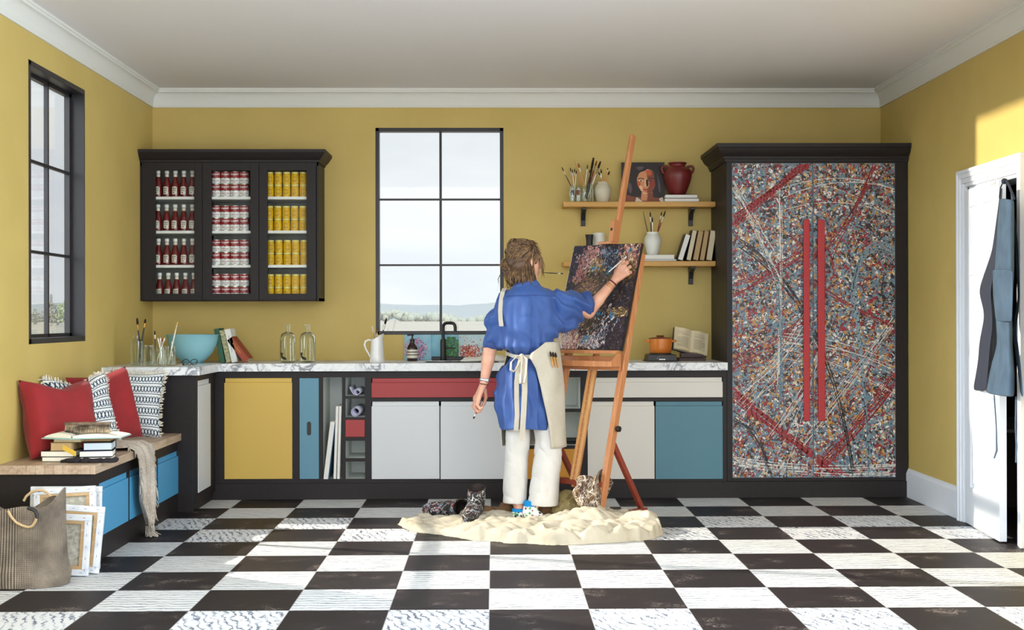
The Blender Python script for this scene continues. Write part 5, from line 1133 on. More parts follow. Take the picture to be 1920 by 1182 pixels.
# ------------------------------------------------------------------ window bench
BX, BY0, BY1, BZ = -1.955, -2.36, -.583, .50
tag(MB().box((XL + .001, BY0, BZ - .045), (BX, BY1, BZ)).build('wooden_benchtop', M['stave'], bevel=.002), 'pale block-wood bench top along the left wall', 'bench top')
t = thing('bench_cabinet', 'black window bench cabinet with three blue drawers', 'bench', ((XL + BX) / 2, -1.45, 0)); xf = BX - .024
MB().box((XL + .001, BY0 + .03, 0), (xf - .02, BY1 - .001, BZ - .0455)).build('body', M['dark'], t, bevel=.002)
prX = lambda x, y, X=xf: AX(x, y, X)
zb, zt_ = prX(239, 978).z, prX(239, 885).z
ys_ = [(prX(185.5, 930).y, prX(239.5, 900).y), (prX(243, 930).y, prX(293, 880).y), (prX(296, 900).y, prX(337, 870).y)]
b = MB(); slab_holes(b, BY0 + .03, BY1 - .001, 0.0, BZ - .0455, [(a, c_, zb, zt_) for a, c_ in ys_], 'x', xf - .02, xf); b.build('face_frame', M['dark'], t)
for a, c_ in ys_:
    b = MB(); b.box((xf - .02, a + .002, zb + .002), (xf + .004, c_ - .002, zt_ - .034)); b.box((xf - .02, a + .002, zt_ - .034), (xf - .007, c_ - .002, zt_ - .002)); part(b.build('drawer', M['blueb'], t, bevel=.0015), 'bright blue drawer front')

# cushions
M['velvet'] = mk('red_velvet', (146, 28, 32), .85, rgb2=(130, 24, 28), vs=6, sheen=.08, bump=.1, bs=350)
def pattern_cloth():
    m, t, b = newmat('blue_ikat_cloth'); tc = nn(t, 'ShaderNodeTexCoord'); sp = nn(t, 'ShaderNodeSeparateXYZ', {0: tc.outputs['UV']}); u, v = sp.outputs[0], sp.outputs[1]
    row = mth(t, 'FRACT', mth(t, 'MULTIPLY', v, 6.2)); cell = mth(t, 'SUBTRACT', mth(t, 'FRACT', mth(t, 'MULTIPLY', u, 17)), .5); ac = mth(t, 'ABSOLUTE', cell)
    d = mth(t, 'ABSOLUTE', mth(t, 'SUBTRACT', ac, mth(t, 'MULTIPLY', mth(t, 'ABSOLUTE', mth(t, 'SUBTRACT', row, .55)), 1.1)))
    motif = mth(t, 'MULTIPLY', mth(t, 'LESS_THAN', d, .15), mth(t, 'MULTIPLY', mth(t, 'GREATER_THAN', row, .22), mth(t, 'LESS_THAN', row, .86)))
    band = mth(t, 'LESS_THAN', mth(t, 'ABSOLUTE', mth(t, 'SUBTRACT', row, .08)), .035)
    n = nn(t, 'ShaderNodeTexNoise', {'Vector': nn(t, 'ShaderNodeMapping', {0: tc.outputs['UV'], 3: (90, 30, 1)}).outputs[0], 'Scale': 1., 'Detail': 2})
    f = mth(t, 'MULTIPLY', mth(t, 'MAXIMUM', motif, band), mth(t, 'ADD', .45, n.outputs['Fac']))
    t.links.new(ramp(t, f, [(0, (222, 224, 222)), (.3, (206, 212, 214)), (.6, (52, 82, 104)), (1, (32, 52, 76))]), b.inputs['Base Color']); b.inputs['Roughness'].default_value = .9; return m
M['ikat'] = pattern_cloth(); M['fringe'] = mk('cream_fringe', (214, 206, 190), .95, bump=.4, bs=150)
def cushion(c, w, h, th, rot, mat, label, fringe=False, seed=0, sag=.0):
    """square cushion; local x width, z height, y thickness"""
    R_ = Mloc(c, rot); t = thing('cushion', label, 'cushion', c); n = 22; rr = np.random.default_rng(seed); b = MB(); G = []; uv = []
    for side in (-1, 1):
        S = []
        for j in range(n + 1):
            row = []
            for i in range(n + 1):
                u, v = 2 * i / n - 1, 2 * j / n - 1
                pin = 1 - .10 * (1 - abs(u) ** 2) * abs(v) ** 2; pinu = 1 - .10 * (1 - abs(v) ** 2) * abs(u) ** 2
                prof = max(0, (1 - u ** 4) * (1 - v ** 4)) ** .42
                p = np.array([[u * 1.3 + seed * 3, v * 1.3, side * .5]]); wr = float(vnoise(p, 1.8, seed)[0]) * .10 + .05 * math.sin(7 * (u * .6 + v) + seed) * (1 - prof * .6)
                zz_ = v * h / 2 * pin - sag * h * max(0, v) * math.exp(-(u / .42) ** 2) * .42
                row.append(R_ @ V((u * w / 2 * pinu, side * th / 2 * prof * (1 + wr * 1.6), zz_)))
            S.append(row)
        b.surf(S if side > 0 else [r[::-1] for r in S])
        for j in range(n):
            for i in range(n):
                q = [(i, j), (i + 1, j), (i + 1, j + 1), (i, j + 1)]
                if side < 0: q = [(n - a, c_) for a, c_ in q]
                uv += [(a / n, c_ / n) for a, c_ in q]
    o = b.build('cover', mat, t, smooth=180)
    # face vertex order from surf: (i,j),(i,j+1),(i+1,j+1),(i+1,j)  (first index = row j)
    L = o.data.uv_layers.new(name='uv'); vals = []
    for side in (-1, 1):
        for j in range(n):
            for i in range(n):
                for (jj, ii) in ((j, i), (j, i + 1), (j + 1, i + 1), (j + 1, i)):
                    a = ii / n if side > 0 else 1 - ii / n; vals += [a, jj / n]
    L.data.foreach_set('uv', vals)
    if fringe:
        f = MB(); r2 = random.Random(seed)
        for k in range(420):
            s_ = r2.random() * 4; e = s_ % 1 * 2 - 1; sd = int(s_)
            u, v = ((e, 1), (1, e), (e, -1), (-1, e))[sd]; pin = 1 - .10 * (1 - abs(u) ** 2) * abs(v) ** 2; pinu = 1 - .10 * (1 - abs(v) ** 2) * abs(u) ** 2
            x, z = u * w / 2 * pinu, v * h / 2 * pin - sag * h * max(0, v) * math.exp(-(u / .42) ** 2) * .42
            dx, dz = ((0, 1), (1, 0), (0, -1), (-1, 0))[sd]; L_ = r2.uniform(.012, .022); y = r2.uniform(-.006, .006); q = r2.uniform(-.008, .008)
            f.tube([R_ @ V((x - dx * .004, y, z - dz * .004)), R_ @ V((x + dx * L_ * .6 + q * .6, y * 1.6, z + dz * L_ * .6 + q * .6)), R_ @ V((x + dx * L_ + q, y * 2.4, z + dz * L_ + q))], [.003, .0035, .002], 5)
        f.build('fringe', M['fringe'], t, smooth=180)['kind'] = 'stuff'
    return t
def cpx(x, y, Y): p = AY(x, y, Y); return p
p = cpx(253, 760, -.80); cushion((p.x, p.y, BZ + .195), .33, .42, .13, (-.16, .05, .10), M['ikat'], 'blue and white patterned fringed cushion leaning on the black end cabinet', True, 2)
cushion((-2.225, -1.29, BZ + .212), .42, .43, .15, (-.22, -.12, .95), M['velvet'], 'red velvet cushion in the middle, partly behind the front patterned one', False, 3, .05)
cushion((-2.262, -1.60, BZ + .208), .42, .42, .14, (-.24, -.05, .98), M['ikat'], 'blue and white patterned fringed cushion behind the front red cushion', True, 5, .30)
cushion((-2.272, -1.92, BZ + .20), .47, .42, .17, (-.26, .04, 1.05), M['velvet'], 'big red velvet cushion at the front of the bench', False, 7, .20)

# books on the bench
def gb(x0, x1, y, z, th, d, cov, lb, yaw=0, page='paper'):
    return flatbook(x0, x1, y, z, th, d, cov, lb, 'books piled on the bench', yaw, page)
M['boardb'] = mk('blue_white_boards', (196, 208, 216), .6); M['bnavy'] = mk('navy_cover', (28, 40, 74), .5); M['tealc'] = mk('pale_teal_cover', (150, 186, 184), .6)
Yk = -2.20; bx = lambda q, Y=Yk: XA(q, Y, 830); S2 = (Yk - CAM.y) / FPX; z = BZ + .001
gb(bx(77), bx(134), Yk, z, .024, .17, 'cover', 'thin dark book at the bottom of the left bench pile', -.03)
gb(bx(75), bx(138), Yk, z + .0245, .029, .17, 'cover', 'dark book with white pages, second in the left bench pile', -.02)
gb(bx(93), bx(134), Yk + .01, z + .054, .042, .17, 'tancov', 'thick brown-edged book, third in the left bench pile', .03, 'tan')
gb(bx(97), bx(150), Yk + .02, z + .0965, .022, .16, 'tancov', 'tan paper-edged book, top of the left bench pile', .0, 'creamp')
gb(bx(143), bx(206), Yk + .03, z + .004, .016, .18, 'cover', 'slim black book at the bottom of the right bench pile', .16)
gb(bx(147), bx(209), Yk + .03, z + .0225, .030, .17, 'bnavy', 'navy book with white pages, second in the right bench pile', .20)
gb(bx(153), bx(206), Yk + .04, z + .055, .038, .17, 'cover', 'dark book with grey-blue pages, third in the right bench pile', .16, 'boardb')
gb(bx(126), bx(198), Yk + .08, z + .0955, .020, .17, 'tancov', 'tan folded paper-backed book high in the right bench pile', .06, 'tan')
# open sketchbook on top, brush on it
t = thing('open_book', 'open sketchbook with pale teal cover on top of the bench piles', 'book', (bx(140), -2.1, z + .12)); zt2 = z + .1205
def leafs(xa, xb, lift, nm):
    G = []
    for j in range(2):
        row = []
        for k in range(13):
            f = k / 12; row.append((xa + (xb - xa) * f, Yk - .03 + .23 * j + .05 * f * (1 - j), zt2 + .004 + lift * math.sin(f * PI) ** .8 + .012 * (1 - f) * lift / .02))
        for k in range(12, -1, -1): f = k / 12; row.append((xa + (xb - xa) * f, Yk - .03 + .23 * j + .05 * f * (1 - j), zt2 + .001))
        G.append(row)
    if xb > xa: G = G[::-1]
    b = MB(); b.surf(G, cv=True); L = len(G[0]); b.f += [tuple(range(L)), tuple(range(L, 2 * L))[::-1]]; b.m += [0, 0]; return b.build(nm, M['paper'], t, smooth=30)
leafs(bx(136), bx(80), .016, 'left_pages'); leafs(bx(140), bx(224), .012, 'right_pages')
b = MB(); b.prism([(bx(78), Yk - .005), (bx(120), Yk - .04), (bx(138), Yk - .04), (bx(226), Yk + .02), (bx(226), Yk + .20), (bx(78), Yk + .20)], Matrix.Translation((0, 0, zt2 - .0035)), .004); b.build('cover', M['tealc'], t)
M['bbristle'] = mk('worn_brush_bristle', (70, 58, 48), .95, rgb2=(196, 176, 146), vs=14, stretch=(1, 1, 2.5), bump=.6, bs=120); M['bback'] = mk('worn_brush_back', (150, 128, 104), .7, rgb2=(92, 76, 64), vs=20)
t = thing('scrubbing_brush', 'worn scrubbing brush with dark bristles on the open sketchbook', 'brush', (bx(155), Yk + .08, zt2 + .02)); xa, xb = bx(113), bx(199); L = xb - xa; b = MB(); Yb = Yk + .07
sec = []
for k in range(15):
    f = k / 14; hw = .03 * (1 - abs(2 * f - 1) ** 4 * .7); sec.append([(xa + L * f, Yb + hw * math.cos(a), zt2 + .066 + .010 * math.sin(a)) for a in [2 * PI * i / 12 for i in range(12)]])
b.surf(sec, cv=True); b.f += [tuple(range(12))[::-1], tuple(range(14 * 12, 15 * 12))]; b.m += [0, 0]; b.build('wooden_back', M['bback'], t, smooth=60)
b = MB(); r_ = random.Random(5)
for k in range(1500):
    f = r_.uniform(.02, .98); hw = .03 * (1 - abs(2 * f - 1) ** 4 * .7); y = Yb + r_.uniform(-1, 1) * hw; x = xa + L * f; q = [r_.uniform(-.006, .006) for _ in range(2)]
    b.tube([(x, y, zt2 + .062), (x + q[0] * .5, y + q[1] * .5 - .002, zt2 + .042), (x + q[0], y + q[1] - .004, zt2 + .0225)], [.0016, .0016, .0010], 4)
b.build('bristles', M['bbristle'], t)['kind'] = 'stuff'
# black cloth, yellow ruler and papers beside the piles
M['bcloth'] = mk('black_cloth', (34, 28, 34), .9); F = Field(.008); rc = random.Random(12)
for k in range(13):
    f = k / 12; F.ell((bx(126) + (bx(218) - bx(126)) * f, Yk - .055 + .03 * rc.random(), BZ + .006 + .006 * rc.random()), (rc.uniform(.022, .045), rc.uniform(.012, .022), rc.uniform(.007, .017)), Matrix.Rotation(rc.uniform(-.8, .8), 4, 'Z') @ Matrix.Rotation(rc.uniform(-.35, .35), 4, 'Y'))
F.post.append(lambda P, d: np.maximum(d + .004 * (1 - np.abs(vnoise(P, 34, 3))) ** 2 - .002, BZ + .0006 - P[:, 2]))
tag(sdf_obj('black_cloth', F, (bx(118), Yk - .12, BZ - .01), (bx(226), Yk + .02, BZ + .04), .004, M['bcloth'], smooth_it=1), 'crumpled black cloth in front of the bench book piles', 'cloth')
t = thing('folding_ruler', 'yellow folding ruler poking out between the bench book piles', 'ruler', (bx(128), Yk - .05, BZ)); M['yrule'] = mk('yellow_ruler', (226, 190, 80), .5)
b = MB(); b.bar((bx(124), Yk - .05, BZ + .085), (bx(152), Yk - .085, BZ + .055), .004, .012); b.build('upper_section', M['yrule'], t); b = MB(); b.bar((bx(125), Yk - .058, BZ + .074), (bx(153), Yk - .092, BZ + .044), .004, .012); b.build('lower_section', M['yrule'], t)
# woven throw hanging over the bench front
def weave(name, c1, c2, sc, c3=None, bumpy=.5):
    m, t, b = newmat(name); tc = nn(t, 'ShaderNodeTexCoord'); n = nn(t, 'ShaderNodeTexNoise', {'Vector': tc.outputs['Object'], 'Scale': sc, 'Detail': 3, 'Roughness': .7}); n2 = nn(t, 'ShaderNodeTexNoise', {'Vector': tc.outputs['Object'], 'Scale': 9., 'Detail': 2})
    t.links.new(ramp(t, mth(t, 'ADD', mth(t, 'MULTIPLY', n.outputs['Fac'], .6), mth(t, 'MULTIPLY', n2.outputs['Fac'], .4)), [(.36, c1), (.6, c2)] + ([(.75, c3)] if c3 else [])), b.inputs['Base Color']); b.inputs['Roughness'].default_value = .95
    bp = nn(t, 'ShaderNodeBump', {'Strength': bumpy, 'Distance': .003, 'Height': n.outputs['Fac']}); t.links.new(bp.outputs[0], b.inputs['Normal']); return m
M['throw'] = weave('oatmeal_throw', (150, 134, 118), (208, 198, 184), 130)
t = thing('throw_blanket', 'oatmeal fringed throw hanging over the bench edge', 'blanket', (BX, -1.5, BZ)); G = []; NU, NV = 40, 34
for i in range(NU + 1):
    f = i / NU; row = []
    for j in range(NV + 1):
        g = j / NV - .5; fold = math.sin(g * 19 + 1.3 * math.sin(f * 5)) ; wob = float(vnoise(np.array([[f * 4, g * 5, 0]]), 1., 3)[0])
        if f < .42:      # lying on the bench top, bunched
            s_ = f / .42; x = BX - .42 + .415 * s_; wdt = .56 - .20 * s_; y = -1.50 - .16 * (1 - s_) + g * wdt + .02 * wob; zz_ = BZ + .012 + (.020 + .016 * fold * .8 + .018 * wob) * (1 - .45 * s_)
            zz_ = max(zz_, BZ + .006)
        else:
            s_ = (f - .42) / .58; a = min(1, s_ / .12); wdt = .28 * max(0, 1 - s_) ** .8 + .11; x = BX + .006 + .016 * math.sin(a * PI / 2) + .014 * (fold + 1) * (.4 + .6 * s_) + .01 * wob
            y = -1.50 + g * wdt + .09 * s_ * 0 + .02 * wob * s_; zz_ = BZ + .014 * (1 - a) - max(0, s_ - .0) * .43 - .01 * abs(g)
        row.append((x, y, zz_))
    G.append(row)
MB().surf(G).build('blanket', M['throw'], t, smooth=180, solid=.007)
b = MB(); r_ = random.Random(8)
for j in range(64):
    g = r_.random() - .5; i0 = G[-1][int((g + .5) * NV)]; L_ = r_.uniform(.05, .10); q = r_.uniform(-.02, .02)
    b.tube([(i0[0], i0[1], i0[2] + .012), (i0[0] + r_.uniform(-.004, .012), i0[1] + q * .4, i0[2] - L_ * .5), (i0[0] + r_.uniform(0, .05), i0[1] + q, max(i0[2] - L_, .005))], [.0028, .0026, .0018], 5)
for k in range(150):   # loose side fringe and the fringe on the bench
    if k % 2: i0 = G[r_.randrange(16, NU)][r_.choice((0, NV))]; d = (r_.uniform(0, .02), r_.choice((-1, 1)) * r_.uniform(0, .012) - .008, -r_.uniform(.02, .05))
    else: i0 = G[r_.randrange(2, 12)][r_.randrange(NV)]; d = (r_.uniform(-.03, .05), r_.uniform(-.03, .03), r_.uniform(-.004, .012))
    b.tube([i0, (i0[0] + d[0] * .5, i0[1] + d[1] * .7, i0[2] + d[2] * .4 + .006), (i0[0] + d[0], i0[1] + d[1], i0[2] + d[2])], [.003, .0028, .0018], 5)
o = part(b.build('fringe', M['throw'], t, smooth=180), 'knotted fringe strands'); o['kind'] = 'stuff'; wq = G[28][2]
MB().box((wq[0] + .006, wq[1] - .02, wq[2] - .03), (wq[0] + .009, wq[1] + .0, wq[2] + .02)).build('care_label', M['enamel'], t)

# ------------------------------------------------------------------ canvases leaning against the bench end
M['rawcanvas'] = weave('raw_canvas_back', (150, 146, 128), (206, 202, 188), 60, (222, 218, 206), .3); M['strbar'] = wood('pine_stretcher', (190, 156, 112), (212, 182, 140), 0, 20)
M['wrap'] = mk('white_canvas_wrap', (226, 226, 226), .8, rgb2=(206, 210, 216), vs=20, bump=.3, bs=90); M['staple'] = mk('staple_metal', (130, 130, 150), .4, metal=.6)
def canvas(px_bl, px_br, px_top, Y, lean, roll, label, seed):
    """back view of a stretched canvas standing on the floor and leaning back"""
    y0 = Y; xl, xr = XA(px_bl[0], y0, px_bl[1]), XA(px_br, y0, px_bl[1]); w = xr - xl; h = (px_bl[1] - px_top) * (y0 - CAM.y) / FPX / math.cos(lean) * 1.0
    Mx = Matrix.Translation((xl, y0, .003 + max(0, -math.sin(roll) * 0) + max(0, math.sin(roll) * w))) @ Matrix.Rotation(roll, 4, 'Y') @ Matrix.Rotation(-lean, 4, 'X'); t = thing('canvas', label, 'canvas', Mx @ V((w / 2, 0, 0)), 0, 'canvases leaning on the bench')
    B = lambda b, a, c_, m=None: b.add([Mx @ V(q) for q in MB().box(a, c_).v], MB().box(a, c_).f, m)
    b = MB(); B(b, (.02, .014, .02), (w - .02, .0175, h - .02)); b.build('canvas_back', M['rawcanvas'], t)
    b = MB(); wb = .032
    for a, c_ in (((.014, 0, .014), (w - .014, .014, .014 + wb)), ((.014, 0, h - .014 - wb), (w - .014, .014, h - .014)), ((.014, 0, .014 + wb), (.014 + wb, .014, h - .014 - wb)), ((w - .014 - wb, 0, .014 + wb), (w - .014, .014, h - .014 - wb))): B(b, a, c_)
    b.build('stretcher_bars', M['strbar'], t, bevel=.001)
    b = MB(); e = .03
    for a, c_ in (((0, -.003, 0), (w, .021, e)), ((0, -.003, h - e), (w, .021, h)), ((0, -.003, e), (e, .021, h - e)), ((w - e, -.003, e), (w, .021, h - e))): B(b, a, c_)
    b.build('folded_edge', M['wrap'], t, bevel=.003)
    b = MB(); n = int(w / .055)
    for k in range(n):
        for zz_ in (e * .5, h - e * .5): x = (k + .5) * w / n; B(b, (x - .006, -.0045, zz_ - .001), (x + .006, -.0025, zz_ + .001))
    for k in range(int(h / .055)):
        for x in (e * .5, w - e * .5): zz_ = (k + .5) * .055; B(b, (x - .001, -.0045, zz_ - .006), (x + .001, -.0025, zz_ + .006))
    b.build('staples', M['staple'], t)
canvas((52, 1050), 186, 897, -2.455, .10, .0, 'largest canvas back, rearmost of those leaning on the bench end', 1)
canvas((66, 1068), 183, 915, -2.515, .09, -.055, 'tilted canvas back, second from the bench end', 2)
canvas((92, 1070), 184, 947, -2.565, .10, .07, 'canvas back with right edge leaning out, third from the bench end', 3)
canvas((88, 1079), 164, 966, -2.625, .085, .04, 'smallest canvas back at the front of the leaning canvases', 4)

# ------------------------------------------------------------------ woven bag
def basket_mat():
    m, t, b = newmat('brown_check_weave'); tc = nn(t, 'ShaderNodeTexCoord'); sp = nn(t, 'ShaderNodeSeparateXYZ', {0: tc.outputs['UV']})
    u, v = mth(t, 'MULTIPLY', sp.outputs[0], 92.), mth(t, 'MULTIPLY', sp.outputs[1], 74.)
    a = mth(t, 'SINE', mth(t, 'MULTIPLY', mth(t, 'ADD', u, v), PI)); c_ = mth(t, 'SINE', mth(t, 'MULTIPLY', mth(t, 'SUBTRACT', u, v), PI)); f = mth(t, 'ADD', mth(t, 'MULTIPLY', mth(t, 'MULTIPLY', a, c_), .5), .5)
    n = nn(t, 'ShaderNodeTexNoise', {'Vector': tc.outputs['Object'], 'Scale': 9., 'Detail': 4})
    f2 = mth(t, 'ADD', mth(t, 'MULTIPLY', f, .8), mth(t, 'MULTIPLY', mth(t, 'SUBTRACT', n.outputs['Fac'], .5), .7))
    t.links.new(ramp(t, f2, [(.15, (46, 40, 36)), (.45, (112, 99, 86)), (.8, (180, 166, 146))]), b.inputs['Base Color']); b.inputs['Roughness'].default_value = .9
    bp = nn(t, 'ShaderNodeBump', {'Strength': .5, 'Distance': .003, 'Height': f}); t.links.new(bp.outputs[0], b.inputs['Normal']); return m
M['basket'] = basket_mat()
Yg = -2.80; sg = (Yg - CAM.y) / FPX; gx = XA(30, Yg, 1010); t = thing('woven_bag', 'slouchy brown and cream woven bag with rope handles on the floor', 'bag', (gx, Yg, 0))
zs_ = [(1.0, 0), (1.02, .02), (1.04, .06), (.99, .10), (.965, .14), (.955, .22), (.955, .29), (.965, .345), (.97, .375)]; G = []; n = 72; uvr = []
prf = zs_ + [(q - .02, z) for q, z in zs_[::-1][:-1]]
for r0, z in prf:
    row = []
    for k in range(n):
        a = 2 * PI * k / n; cx_, cy_ = math.cos(a), math.sin(a); ex = abs(cx_) ** .75 * math.copysign(1, cx_); ey = abs(cy_) ** .75 * math.copysign(1, cy_)
        dent = 1 + .03 * math.sin(3 * a + 8 * z) + .022 * math.sin(7 * a + 3) * (z / .4); top = (z / .375) ** 3 * (.03 * math.cos(2 * a) + .02 * math.cos(5 * a + 1) + .028 * max(0, cx_))
        row.append((gx + .235 * r0 * ex * dent, Yg + .105 * r0 * ey * dent * (1 - .35 * z), z + top + .002))
    G.append(row)
b = MB(); b.surf(G, cv=True); b.f.append(tuple(range(n))[::-1]); b.m.append(0); o = b.build('woven_body', M['basket'], t, smooth=60)
L = o.data.uv_layers.new(name='uv'); vals = []
for i in range(len(prf) - 1):
    for j in range(n):
        for (ii, jj) in ((i, j), (i, j + 1), (i + 1, j + 1), (i + 1, j)): vals += [jj / n * 2.2, prf[ii][1] * 2.6]
vals += [0, 0] * n; L.data.foreach_set('uv', vals)
M['rope'] = mk('tan_rope', (196, 166, 124), .8, bump=.5, bs=120)
yh = Yg - .112
for dz, yo, lb in ((0, 0, 'front rope handle'), (.015, .19, 'rear rope handle')):
    pts = [(XA(a, yh, c_), yh + yo + .012 * math.sin(k * .5), ZA(c_, yh, a)) for k, (a, c_) in enumerate(((15, 958), (20, 970), (29, 981), (40, 987), (52, 990), (60, 987), (66, 979), (69, 972)))]
    if yo: pts = [(p[0], Yg + .085 - .01 * k * 0, .375 + .05 * math.sin(PI * k / 7)) for k, p in enumerate(pts)]
    part(MB().tube(pts, .0062, 8).build('rope_handle', M['rope'], t, smooth=60), lb)
    if not yo:
        q = [(XA(a, yh, c_), yh, ZA(c_, yh, a)) for a, c_ in ((69, 973), (69.5, 966), (66, 959), (60, 955), (52, 953))]; MB().tube(q, .0085, 8).build('handle_wrap', M['cover'], t, smooth=60)
# ------------------------------------------------------------------ easel and its painting
TH = math.radians(40); et = V((math.cos(TH), -math.sin(TH), 0)); en = V((math.sin(TH), math.cos(TH), 0)); KE = .29
Br = V((.635, -1.17, 0)); SP = .43; Bm, Bl = Br - et * SP / 2, Br - et * SP
U = lambda B, z, f=0.: B + en * (KE * z + f) + V((0, 0, z))
eu = (en * KE + V((0, 0, 1))).normalized()
t = thing('easel', 'tall beech studio easel holding the dark painting', 'easel', (Bm.x, Bm.y, 0)); M['beechl'] = wood('pale_beech_wood', (216, 164, 104), (228, 182, 124), 2, 14); be, rd = M['beech'], M['beechr']
for B, zt_ in ((Br, 1.62), (Bl, 1.62)):
    MB().bar(U(B, .045), U(B, zt_), .032, .05, en).build('upright', be, t, bevel=.004)
    MB().bar(B - en * .13 + V((0, 0, .026)), B + en * .50 + V((0, 0, .026)), .045, .05).build('foot_runner', rd, t, bevel=.004)
    MB().bar(U(B, .47, .02), B + en * .46 + V((0, 0, .05)), .026, .034, en).build('rear_brace', rd, t, bevel=.003)
for z, h in ((.235, .07),): MB().bar(U(Bl, z), U(Br, z), .03, h, en).build('crossbar', rd, t, bevel=.004)
MB().bar(U(Bl, 1.35, .03), U(Br, 1.35, .03), .03, .06, en).build('crossbar', be, t, bevel=.004)
MB().bar(U(Bm, .20, .0), U(Bm, 2.40, .0), .05, .026, et).build('mast', be, t, bevel=.010, seg=3)
part(MB().bar(U(Bm, .24, -.0145), U(Bm, .95, -.0145), .018, .004, en).build('slot_shade_strip', M['cover'], t), 'dark strip for the shade in the ratchet slot')  # dark strip laid in as the shade between the two rails
for s_ in (-1, 1): MB().bar(U(Bm, .22, -.02) + et * .017 * s_, U(Bm, .96, -.02) + et * .017 * s_, .016, .02, en).build('ratchet_rail', M['beechl'], t, bevel=.002)
for k in range(22): q = U(Bm, .27 + k * .032, -.022); MB().bar(q - et * .012, q + et * .012, .008, .008).build('ratchet_tooth', M['beechl'], t)
part(MB().lathe([(.0, 0), (.017, .0), (.019, .006), (.017, .02), (0, .022)], n=16, M=Matrix.Translation(U(Br, .56, -.0) + et * .026) @ et.to_track_quat('Z', 'Y').to_matrix().to_4x4()).build('knob', M['black'], t, smooth=40), 'black screw knob')
# top clamp
KC = .345; cc = V((.592, -.862, 1.03)); cu_ = (en * KC + V((0, 0, 1))).normalized(); CHt = .655 * math.sqrt(1 + KC * KC); CWd = .515
ctop = cc + cu_ * CHt
q = U(Bm, 1.74, -.03); MB().bar(q - V((0, 0, .06)) * 1, q + eu * .10, .075, .03, et).build('top_clamp', be, t, bevel=.004)
q = ctop + cu_ * .010 - en * .0; MB().bar(q - et * .052, q + et * .052, .085, .016).build('clamp_jaw', be, t, bevel=.003)
part(MB().ball(U(Bm, 1.78, -.052) + et * .0, .014, 12).build('knob', M['black'], t, smooth=180), 'black clamp knob')
# tray
q = cc - cu_ * .012 - en * .015; MB().bar(q - et * .255, q + et * .24, .07, .022).build('canvas_ledge', be, t, bevel=.003)
b = MB(); q0 = cc - cu_ * .085
b.bar(q0 - et * .26 - en * .075, q0 + et * .245 - en * .075, .014, .034); b.bar(q0 - et * .26 - en * .02 - V((0, 0, .014)), q0 + et * .245 - en * .02 - V((0, 0, .014)), .12, .008); b.bar(q0 - et * .26 + en * .035, q0 + et * .245 + en * .035, .014, .085)
for s_ in (-.254, .239): b.prism([(-.075, -.016), (.035, -.016), (.035, .06), (.0, .06), (-.06, .017), (-.075, .017)], Matrix((en, V((0, 0, 1)), en.cross(V((0, 0, 1))))).transposed().to_4x4().__class__(((en.x, 0, et.x, q0.x + et.x * s_), (en.y, 0, et.y, q0.y + et.y * s_), (0, 1, 0, q0.z), (0, 0, 0, 1))), .012)
b.build('tray', be, t, bevel=.002)
part(MB().bar(U(Bm, .93, -.04) - V((0, 0, .015)), U(Bm, .96, -.04), .03, .03).build('ratchet_catch', M['gold'], t, bevel=.003), 'brass ratchet catch')

# painting on canvas: thick strokes laid on a panel
tp = thing('painting', 'dark abstract painting in black, pink, ochre and blue on the easel', 'painting', cc); nrm = -(en - V((0, 0, KC))).normalized() if 0 else (cu_.cross(et)).normalized()
if nrm.y > 0: nrm = -nrm
CP = lambda u, v, d=0.: cc + et * (u - .5) * CWd + cu_ * v * CHt + nrm * d     # u right, v up
b = MB(); G = []
b.add([CP(0, 0), CP(1, 0), CP(1, 1), CP(0, 1), CP(0, 0, -.02), CP(1, 0, -.02), CP(1, 1, -.02), CP(0, 1, -.02)], [(0, 1, 2, 3), (5, 4, 7, 6), (4, 0, 3, 7), (1, 5, 6, 2), (3, 2, 6, 7), (4, 5, 1, 0)], 0)
PC = [mk('oil_' + n, c_, .45) for n, c_ in (('black', (36, 30, 34)), ('navy', (38, 40, 58)), ('plum', (60, 44, 62)), ('pink', (190, 136, 124)), ('rose', (164, 100, 92)), ('ochre', (140, 116, 60)), ('olive', (88, 80, 44)), ('cyan', (30, 128, 166)), ('white', (220, 210, 204)), ('brown', (116, 84, 60)), ('umber', (70, 56, 50)), ('steel', (120, 140, 160)), ('cream', (226, 196, 150)))]
R_ = random.Random(11); lay = 0
